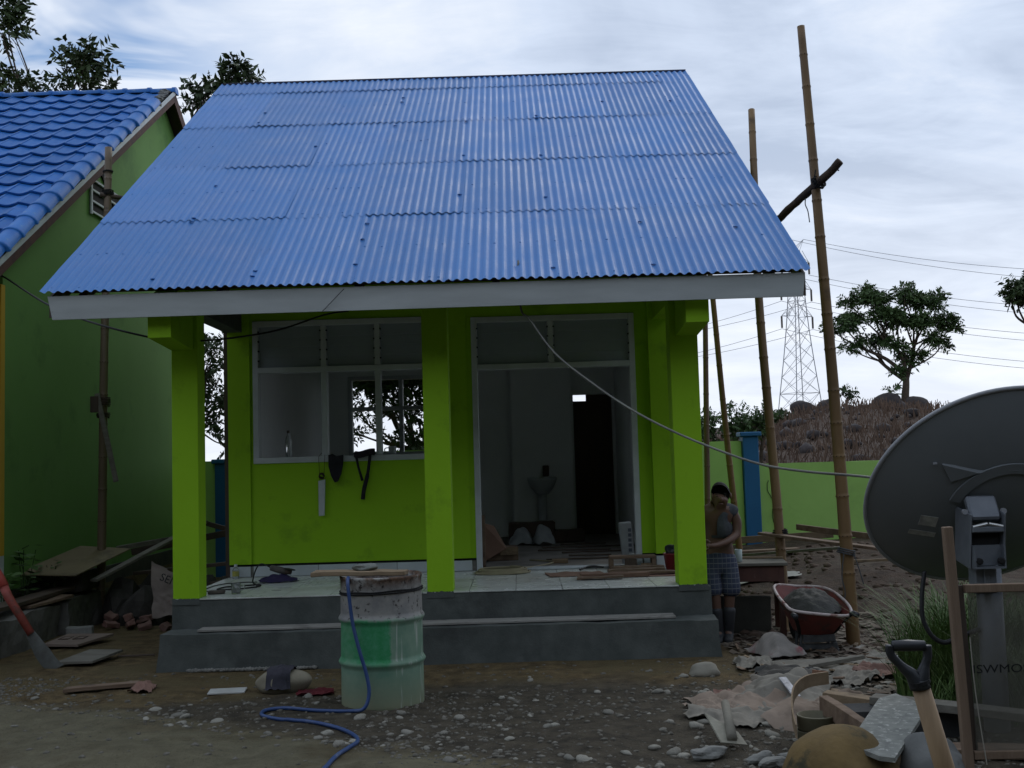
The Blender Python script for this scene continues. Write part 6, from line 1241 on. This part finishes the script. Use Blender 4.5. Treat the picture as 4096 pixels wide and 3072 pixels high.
HT = [(15.0, 50.0, 7.52, 0.51), (15.65, 50.4, 7.71, 0.46), (16.32, 49.6, 8.55, 0.55), (15.44, 50.3, 8.53, 0.38), (16.97, 50.5, 8.74, 0.59), (17.71, 49.4, 8.76, 0.55), (18.54, 50.4, 8.48, 0.55), (19.23, 49.7, 8.35, 0.46), (19.76, 50.2, 7.59, 0.51), (20.11, 50.0, 7.33, 0.34), (16.7, 49.2, 7.68, 0.59), (17.55, 50.8, 7.66, 0.59), (18.27, 49.2, 7.42, 0.55), (19.01, 50.0, 6.62, 0.38), (15.84, 50.1, 6.54, 0.42), (15.16, 50.0, 6.41, 0.29), (16.59, 50.6, 6.73, 0.46), (17.37, 49.5, 6.39, 0.42), (17.91, 50.0, 5.84, 0.34), (19.55, 50.0, 6.49, 0.34), (18.56, 50.0, 6.1, 0.29), (14.36, 50.0, 7.33, 0.25), (16.14, 50.0, 9.02, 0.34), (17.79, 50.0, 9.02, 0.29), (19.5, 50.0, 8.67, 0.34), (17.12, 50.0, 4.38, 0.21), (17.42, 50.0, 5.33, 0.25)]
tree('hill_tree', 'spreading umbrella shaped tree alone on the rocky hilltop', (17.66, 50, 3.45), (17.78, 50, 5.15), HT, 300, 0.19, leafmid, 0.16, 4, group='trees', npair=5, flat=0.62)
tree('broad_tree', 'leafy tree tops rising behind the blue tiled roof at far left', (-10.8, 25, 0.0), (-10.6, 24.6, 8.0), [(-9.46, 24.0, 10.91, 0.34), (-9.21, 24.0, 11.0, 0.22), (-9.67, 24.0, 10.59, 0.24), (-9.26, 24.0, 10.53, 0.22), (-9.41, 24.0, 10.32, 0.16), (-11.23, 24.0, 12.03, 0.36), (-11.29, 24.0, 11.6, 0.32), (-11.08, 24.0, 11.7, 0.18), (-11.18, 24.0, 10.32, 0.3), (-10.87, 24.0, 10.26, 0.22), (-10.35, 24.0, 10.28, 0.22), (-10.09, 24.0, 10.22, 0.18), (-11.28, 24.0, 10.59, 0.18), (-8.93, 24.0, 10.2, 0.1)], 330, 0.19, leafdark, 0.10, 7, group='trees', npair=4)
tree('slender_tree', 'slender tree arching up between the two roofs', (-6.9, 21.6, 0.0), (-6.6, 21.4, 8.2), [(-5.33, 21.0, 9.33, 0.23), (-5.56, 21.0, 9.25, 0.25), (-5.79, 21.0, 9.07, 0.23), (-5.11, 21.0, 9.33, 0.18), (-4.97, 21.0, 9.26, 0.09), (-5.93, 21.0, 8.89, 0.14), (-6.16, 21.0, 8.8, 0.11), (-5.38, 21.0, 9.47, 0.11)], 420, 0.16, leafdark, 0.07, 9, group='trees', npair=4)
tree('alley_tree', 'small tree showing through the gap beside the left column', (-5.9, 19.9, 0.0), (-5.85, 19.8, 2.4), [(-5.42, 19.5, 3.77, 0.24), (-5.50, 19.5, 3.50, 0.15), (-5.29, 19.5, 3.97, 0.16), (-5.30, 19.5, 2.94, 0.20), (-5.43, 19.5, 2.61, 0.23), (-5.24, 19.5, 2.77, 0.13), (-5.23, 19.5, 3.38, 0.10), (-5.46, 19.5, 2.37, 0.15), (-5.19, 19.5, 2.11, 0.11), (-5.7, 19.6, 3.2, 0.3)], 430, 0.12, leafdark, 0.05, 11, group='trees', npair=4)
WT = [(-2.71, 19.5, 3.15, 0.27), (-2.84, 19.5, 2.60, 0.18), (-2.59, 19.5, 2.82, 0.22), (-2.17, 19.5, 3.1, 0.24), (-2.27, 19.5, 2.62, 0.16), (-1.93, 19.5, 2.92, 0.26), (-1.72, 19.5, 3.08, 0.26), (-1.77, 19.5, 2.51, 0.27), (-1.86, 19.5, 2.1, 0.24), (-2.19, 19.5, 2.15, 0.12), (-2.44, 19.5, 2.3, 0.12), (-1.62, 19.5, 2.01, 0.2), (-1.52, 19.5, 2.66, 0.3), (-2.88, 19.5, 2.25, 0.12), (-2.59, 19.5, 3.0, 0.24), (-2.26, 19.5, 2.9, 0.2), (-2.3, 19.6, 3.5, 0.4), (-1.6, 19.6, 3.5, 0.4), (-1.2, 19.6, 2.9, 0.4)]
tree('window_tree', 'dense dark tree seen through the house window', (-1.6, 20.2, 0.0), (-1.7, 20.0, 1.9), WT, 560, 0.11, leafdark, 0.09, 13, group='trees', npair=4)
tree('edge_tree', 'leafy branch tips of a tree reaching in at the right edge', (15.6, 31, 0.6), (15.2, 30.5, 4.5), [(13.74, 30.0, 5.99, 0.25), (13.91, 30.0, 5.73, 0.28), (13.66, 30.0, 5.74, 0.15), (14.12, 30.0, 5.91, 0.3), (14.6, 30.2, 6.2, 0.5), (15.2, 30.4, 6.6, 0.7), (15.9, 30.5, 6.1, 0.6)], 420, 0.17, leafdark, 0.14, 15, group='trees', npair=4)
BU = [(4.36, 26.0, 2.6, 0.26), (4.57, 26.0, 2.43, 0.28), (4.84, 26.0, 2.31, 0.26), (5.13, 26.0, 2.58, 0.25), (5.28, 26.0, 2.35, 0.28), (5.56, 26.0, 2.51, 0.22), (5.77, 26.0, 2.23, 0.26), (5.95, 26.0, 2.55, 0.15), (5.84, 26.0, 2.72, 0.15), (5.03, 26.0, 2.8, 0.13), (4.62, 26.0, 2.1, 0.30), (5.38, 26.0, 2.08, 0.30), (4.1, 26.2, 2.2, 0.4), (3.6, 26.2, 2.3, 0.4)]
for i, (lo_, hi_, lb) in enumerate(((0.0, 4.9, 'left bush topping the boundary wall near the house column'), (4.9, 5.5, 'middle bush behind the boundary wall by the thin bamboo'), (5.5, 9.0, 'right bush behind the blue pillar'))):
    cl = [q for q in BU if lo_ <= q[0] < hi_]; cx = sum(q[0] for q in cl)/len(cl)
    tree('wall_bush', lb, (cx, 26.2, gh(cx, 26.2)), (cx, 26.1, 1.9), cl, 420, 0.12, leafmid, 0.05, 30+i, 'bush', 'bushes behind the wall', 4)
for i, (x, z, r_, lb) in enumerate(((10.9, 2.95, 0.55, 'low dark bush on the slope at the foot of the pylon'), (14.75, 4.25, 0.32, 'small spindly shrub growing between the hilltop boulders'))):
    tree('hill_shrub', lb, (x, 46+3*i, gh(x, 46+3*i)), (x, 46+3*i, z-0.2), [(x-r_*0.6, 46+3*i, z, r_*0.7), (x+r_*0.6, 46+3*i, z, r_*0.7), (x, 46+3*i, z+r_*0.5, r_*0.7)], 150 if i else 300, 0.2, leafdark, 0.04, 50+i, 'shrub', 'shrubs on the hill', 4)
# added unseen trees at the viewer's back, blocking low sky from the columns
RT_ = [(-27, 1, 9.5), (-25, -7, 11), (-19, -13, 11), (-12, -15.5, 12), (-5, -15, 11.5), (2, -15.5, 12), (9, -15, 11.5), (16, -13.5, 12), (23, -9, 11.5), (27, -2, 11), (29, 5, 9.5)]
for i, (x, y, h_) in enumerate(RT_):
    w_ = 5.2; rr = random.Random(80+i); cl = [(x+rr.uniform(-0.8, 0.8)*w_, y+rr.uniform(-0.5, 0.5)*w_, h_*rr.uniform(0.12, 0.92), w_*0.38) for _ in range(17)]
    tree('unseen_tree', 'added unseen tree behind the viewer, blocking low sky', (x, y, 0.0), (x, y, h_*0.4), cl, 24, 0.85, leafmid, 0.28, 90+i, group='unseen trees', npair=3)
# ================================================================ hill boulders, stubble
boul = mat('dark_basalt', (0.035, 0.030, 0.030), (0.060, 0.050, 0.048), scale=3, rough=0.95, bump=0.5, bscale=12)
hb = ((12.9, 1.0, 'leftmost hilltop boulder, behind the tall bamboo pole'), (13.95, 1.15, 'rounded dark boulder just right of the tall bamboo pole'), (14.95, 0.8, 'low dark boulder in the middle of the hilltop row'), (15.75, 0.75, 'small boulder left of the tree base'), (16.75, 1.3, 'big dark boulder at the foot of the hill tree'), (18.0, 1.2, 'dark boulder right of the hill tree behind the dish'))
for i, (x, s_, lb) in enumerate(hb):
    z = gh(x, 49.5); tag(MB().rock((x, 49.5, z+0.20*s_), (1.15*s_, 0.9, 1.0*s_), i*3.7+1, 0.16, 3, i*0.7).build('hill_boulder', boul, smooth=True), lb, 'boulder', 'hilltop boulders')
rr = random.Random(5)
rk = MB()
for i in range(260):
    y = 20+30*rr.random()**0.8; x = rr.uniform(0.18, 0.46)*y; s_ = rr.choice((0.15, 0.2, 0.3, 0.55)); rk.rock((x, y, gh(x, y)+s_*0.1), (s_*1.3, s_, s_*0.8), i*0.9, 0.25, 1, rr.random()*3)
rk.build('hillside_stones', boul, kind='stuff', smooth=True)
sb = MB()
for i in range(5200):
    y = 19.5+30*rr.random()**0.9; x = rr.uniform(0.15, 0.47)*y; h_ = rr.uniform(0.12, 0.5); z = gh(x, y); a = rr.uniform(0, 6.28); l_ = rr.uniform(0, 0.8)*h_; w_ = 0.022+0.0006*y
    d1 = Vector((math.cos(a)*l_, math.sin(a)*l_*0.6, h_)); o = len(sb.v); s1 = Vector((w_/2, 0.005, 0))
    p = Vector((x, y, z-0.02)); sb.v += [p-s1, p+s1, p+d1+s1*0.5, p+d1-s1*0.5]; sb.f.append((o, o+1, o+2, o+3))
sb.build('dry_stubble', mat('dry_maize_stalks', (0.145, 0.095, 0.065), (0.085, 0.055, 0.040), scale=0.8, rough=0.9), kind='stuff')
# ================================================================ pylon and wires
pyl = thing('pylon', 'grey lattice power pylon standing behind the hill', 'pylon', (67.0, 260, 7.0))
gal = mat('galvanised_lattice', (0.30, 0.31, 0.33), rough=0.6, metal=0.2); pc = Vector((67.0, 260, 0)); RZ_ = Matrix.Rotation(R(22), 3, 'Z')
lev = [(7.0, 4.1), (11.5, 3.66), (16, 3.25), (20, 2.86), (24, 2.48), (27.5, 2.18), (31, 1.9), (34.5, 1.66), (38, 1.46), (41, 1.30), (44.5, 1.12), (48, 0.95), (50, 0.8)]
def pcorner(h_, k, z): return pc+RZ_ @ Vector(((h_, h_), (-h_, h_), (-h_, -h_), (h_, -h_))[k] + (0,))+Vector((0, 0, z))
lg_ = MB(); brc = MB()
for k in range(4):
    lg_.tube([pcorner(h_, k, z)+Vector((0.012*(z-7), 0, 0)) for z, h_ in lev], 0.11, 4)
    for (za, ha), (zb, hb_) in zip(lev, lev[1:]):
        k2 = (k+1) % 4; s_ = lambda z: Vector((0.012*(z-7), 0, 0))
        brc.tube([pcorner(ha, k, za)+s_(za), pcorner(hb_, k2, zb)+s_(zb)], 0.055, 3); brc.tube([pcorner(ha, k2, za)+s_(za), pcorner(hb_, k, zb)+s_(zb)], 0.055, 3)
        if za in (7.0, 11.5, 34.5, 41): brc.tube([pcorner(hb_, k, zb)+s_(zb), pcorner(hb_, k2, zb)+s_(zb)], 0.06, 3)
lg_.build('legs', gal, pyl, kind='stuff'); brc.build('bracing', gal, pyl, kind='stuff')
ax_ = RZ_ @ Vector((1, 0, 0)); insm = mat('brown_insulators', (0.10, 0.085, 0.07), (0.06, 0.05, 0.045), scale=3, rough=0.4)
cxs = lambda z: pc+Vector((0.012*(z-7), 0, z))
for z, ln in ((34.3, 4.4), (40.9, 4.3), (47.4, 3.9)):
    for sg in (-1, 1):
        tip = cxs(z)+ax_*sg*ln+Vector((0, 0, 0.1)); h_ = 1.4; a = MB()
        for dy_ in (-1, 1):
            q = RZ_ @ Vector((0, dy_*1.1, 0)); a.tube([cxs(z)+ax_*sg*h_+q, tip], 0.07, 3); a.tube([cxs(z+2.6)+ax_*sg*h_*0.9+q, tip], 0.06, 3)
        for f_ in (0.3, 0.6): a.tube([cxs(z).lerp(tip, 0.32+f_*0.6), cxs(z+2.6).lerp(tip, 0.32+f_*0.6)], 0.05, 3); a.tube([cxs(z).lerp(tip, 0.32+f_*0.6), cxs(z+2.6).lerp(tip, 0.32+(f_-0.3)*0.6)], 0.05, 3)
        a.build('cross_arm', gal, pyl)
        MB().tube([tip+Vector((0, 0, -0.1)), tip+Vector((0, 0, -2.9))], 0.24, 6).build('insulator', insm, pyl)
pk = MB()
for sg in (-1, 1):
    tp = cxs(53)+ax_*sg*2.6
    for k in range(4): pk.tube([pcorner(0.8, k, 50)+Vector((0.5, 0, 0)), tp], 0.055, 3)
pk.build('earth_peak', gal, pyl)
wr = mat('power_line', (0.16, 0.17, 0.19), rough=0.6); gw = 'overhead power lines'
def line(label, a, b_, sag, n=24, r_=0.05):
    a, b_ = Vector(a), Vector(b_); MBx = MB().tube([a.lerp(b_, i/n)-Vector((0, 0, 4*sag*(i/n)*(1-i/n))) for i in range(n+1)], r_, 4)
    tag(MBx.build('power_line', wr), label, 'power line', gw)
for zt, nm_ in ((53.0, 'top'), (44.4, 'upper'), (37.9, 'middle'), (31.3, 'lower')):
    for sg, fb in ((-1, 'far'), (1, 'near')):
        if zt == 53.0: p = cxs(53)+ax_*sg*2.6
        else: p = cxs(zt)+ax_*sg*{44.4: 3.9, 37.9: 4.3, 31.3: 4.4}[zt]
        line('%s %s power line running right from the pylon behind the hill tree' % (nm_, fb), p, (190, 250-8*sg, zt-12+0.5*sg), 5.5)
        if zt < 44: line('%s %s power line running left from the pylon behind the house' % (nm_, fb), p, (-20, 330-8*sg, zt+2), 6)
# ================================================================ grass, weeds, pebbles, litter
gsm = mat('green_grass', (0.055, 0.12, 0.022), (0.10, 0.16, 0.04), scale=2.2, rough=0.6, c3=(0.14, 0.13, 0.06), s3=3, lo3=0.60, hi3=0.7)
def blades(mb, cx, cy, rad, n, h0, h1, rr):
    for _ in range(n):
        a = rr.uniform(0, 6.28); q = rad*math.sqrt(rr.random()); x, y = cx+q*math.cos(a), cy+q*math.sin(a); h_ = rr.uniform(h0, h1); z = gh(x, y)-0.01; a2 = rr.uniform(0, 6.28); l_ = rr.uniform(0.1, 0.75)*h_; w_ = rr.uniform(0.004, 0.009)
        d_ = Vector((math.cos(a2), math.sin(a2), 0)); s_ = Vector((-d_.y, d_.x, 0))*w_; p = Vector((x, y, z)); o = len(mb.v)
        for t_ in (0.0, 0.4, 0.75, 1.0):
            c_ = p+d_*l_*t_*t_+Vector((0, 0, h_*(t_-0.22*t_*t_))); k = 1-0.85*t_; mb.v += [c_-s_*k, c_+s_*k]
        for i in range(3): mb.f.append((o+2*i, o+2*i+1, o+2*i+3, o+2*i+2))
rr = random.Random(17); mb = MB()
for (x, y, r_, n, a, b_) in ((2.72, 7.35, 0.26, 900, 0.30, 0.80), (3.2, 6.6, 0.35, 700, 0.3, 0.7), (2.9, 7.3, 0.25, 600, 0.5, 0.95), (3.05, 7.6, 0.35, 900, 0.35, 0.95), (3.45, 7.5, 0.4, 900, 0.35, 0.9), (2.95, 7.0, 0.3, 600, 0.2, 0.6), (3.4, 6.9, 0.4, 700, 0.2, 0.6), (2.65, 6.8, 0.2, 260, 0.12, 0.4), (3.9, 7.6, 0.5, 800, 0.3, 0.9)):
    blades(mb, x, y, r_, n, a, b_, rr)
mb.build('tall_grass', gsm, kind='stuff')
for i, (x, y, h_, lb) in enumerate(((-5.03, 11.25, 0.62, 'tallest leafy weed against the dark green wall'), (-5.05, 10.85, 0.34, 'low leafy weed at the far left of the ledge'), (-5.0, 11.75, 0.40, 'small weed beside the tree stump by the wall'))):
    r2 = random.Random(60+i); w_ = thing('leafy_weed', lb, 'weed', (x, y, 0.33), 'weeds along the wall'); mb = MB(); stm = MB()
    for k in range(4): stm.tube([(x+r2.uniform(-0.08, 0.08), y+r2.uniform(-0.08, 0.08), 0.33), (x+r2.uniform(-0.1, 0.1), y+r2.uniform(-0.1, 0.1), 0.34+h_*0.9)], 0.004, 4)
    for k in range(46):
        p = Vector((x+r2.gauss(0, 0.075), y+r2.gauss(0, 0.075), 0.36+h_*r2.random())); a = r2.uniform(0, 6.28); d_ = Vector((math.cos(a), math.sin(a), r2.uniform(-0.5, 0.3))); s_ = Vector((-d_.y, d_.x, r2.uniform(-0.3, 0.3)))*0.4; l_ = r2.uniform(0.07, 0.13); o = len(mb.v)
        mb.v += [p, p+d_*l_*0.5+s_*l_, p+d_*l_*1.1, p+d_*l_*0.5-s_*l_]; mb.f.append((o, o+1, o+2, o+3))
    stm.build('stems', leafdark, w_, kind='stuff'); mb.build('leaves', leafmat('weed_leaves', (0.040, 0.085, 0.022), (0.075, 0.14, 0.04)), w_, kind='stuff')
tag(MB().lathe([(0.09, 0.3), (0.085, 0.5), (0.075, 0.68), (0.0, 0.70)], 12, (-5.02, 11.95, 0.0), cap=False).build('tree_stump', bark, smooth=True), 'short dark stump against the green wall above the plywood', 'stump')
stone1 = mat('pale_pebble', (0.26, 0.25, 0.21), (0.185, 0.175, 0.145), scale=10, rough=0.9, bump=0.2, objvar=0.3); stone2 = mat('dull_gravel', (0.075, 0.068, 0.053), (0.18, 0.168, 0.138), scale=25, rough=0.9)
rr = random.Random(23); gv_ = MB(); cnt = 0
def dens(x, y):
    if y > 9.1 or y < 5.0: return 0
    sd = (5.95-0.56*x)-y
    if sd > 0.15 and x < 2: return 0.05
    d_ = 0.45 if y < 8.1 else 0.10
    d_ *= 0.5+1.3*max(0, fbm(x, y, 0.9, 77)+0.35)
    if x < -3.6 and 7.6 < y < 9.6: d_ = 1.0
    return d_
while cnt < 6500:
    y = 5.0+4.3*rr.random()**1.2; x = rr.uniform(-0.52, 0.44)*y
    if rr.random() < dens(x, y):
        s_ = 0.006+0.034*rr.random()**2.6; gv_.rock((x, y, gh(x, y)+s_*0.02), (s_*1.4, s_, s_*0.7), cnt*0.37, 0.22, 1, rr.random()*3); cnt += 1
gv_.build('gravel', stone2, kind='stuff', smooth=True)
pm = [mesh_of(MB().rock((0, 0, 0), (1.35, 1.0, 0.62), i*5.1+1, 0.22, 2), 'pebble', stone1, True) for i in range(7)]
cnt = 0
while cnt < 240:
    y = 5.05+3.6*rr.random()**1.1; x = rr.uniform(-0.46, 0.36)*y
    if rr.random() < dens(x, y)*1.2 and not (abs(x+0.985) < 0.36 and abs(y-7.8) < 0.36):
        s_ = 0.022+0.058*rr.random()**2.2; o = piece('pebble', rr.choice(pm), None, (x, y, gh(x, y)+s_*0.02), (rr.uniform(-0.2, 0.2), rr.uniform(-0.2, 0.2), rr.random()*6)); o.scale = (s_, s_, s_)
        tag(o, 'pale rounded pebble on the wet gravel before the steps', 'pebble', 'loose pebbles'); cnt += 1
lt = MB()
for i in range(1700):
    x, y = rr.uniform(1.7, 3.6), rr.uniform(7.0, 11.5)
    if x < 1.75 and y > 9: continue
    p = Vector((x, y, gh(x, y)+0.006)); a = rr.random()*6.28; l_ = rr.uniform(0.02, 0.09); w_ = rr.uniform(0.01, 0.035); d_ = Vector((math.cos(a), math.sin(a), rr.uniform(-0.1, 0.3)))*l_; s_ = Vector((-math.sin(a), math.cos(a), rr.uniform(-0.3, 0.3)))*w_
    o = len(lt.v); lt.v += [p-d_-s_, p+d_-s_*0.6, p+d_*0.8+s_, p-d_*0.9+s_]; lt.f.append((o, o+1, o+2, o+3))
lt.build('litter', mat('paper_litter', (0.17, 0.14, 0.105), (0.09, 0.07, 0.05), scale=2.5, rough=0.9, c3=(0.32, 0.31, 0.28), s3=2.0, lo3=0.64, hi3=0.7), kind='stuff')
cl_ = MB()
for i in range(520):
    x, y = rr.uniform(1.8, 5.2), rr.uniform(8.6, 16.0); s_ = rr.uniform(0.03, 0.12); cl_.rock((x, y, gh(x, y)), (s_*1.3, s_, s_*0.7), i*0.7, 0.3, 1, rr.random()*3)
cl_.build('soil_clods', mat('red_soil_clod', (0.062, 0.040, 0.028), (0.10, 0.068, 0.048), scale=14, rough=0.95, bump=0.5), kind='stuff', smooth=True)
for i, (x, y, lb) in enumerate(((2.98, 8.85, 'white paper scrap on soil right of the pole foot'), (2.33, 7.22, 'small white lump at the end of the wooden scrap'), (2.03, 10.95, 'white crumpled wrapper behind the man'))):
    crumple(G(x, y, 0.0), 0.14, 0.09, mat('white_litter', (0.50, 0.50, 0.48), rough=0.8), 'paper_scrap', lb, 'paper scrap', i*4.0+1, 0.03, i*0.6, n=10, group='white scraps')
crumple(G(2.95, 13.9, 0.02), 1.0, 0.5, mat('dirty_white_sheet', (0.34, 0.335, 0.31), (0.25, 0.245, 0.225), scale=5, rough=0.8), 'plastic_sheet', 'dirty white sheet spread on soil behind the table', 'sheet', 51.0, 0.03, 0.1, n=20)
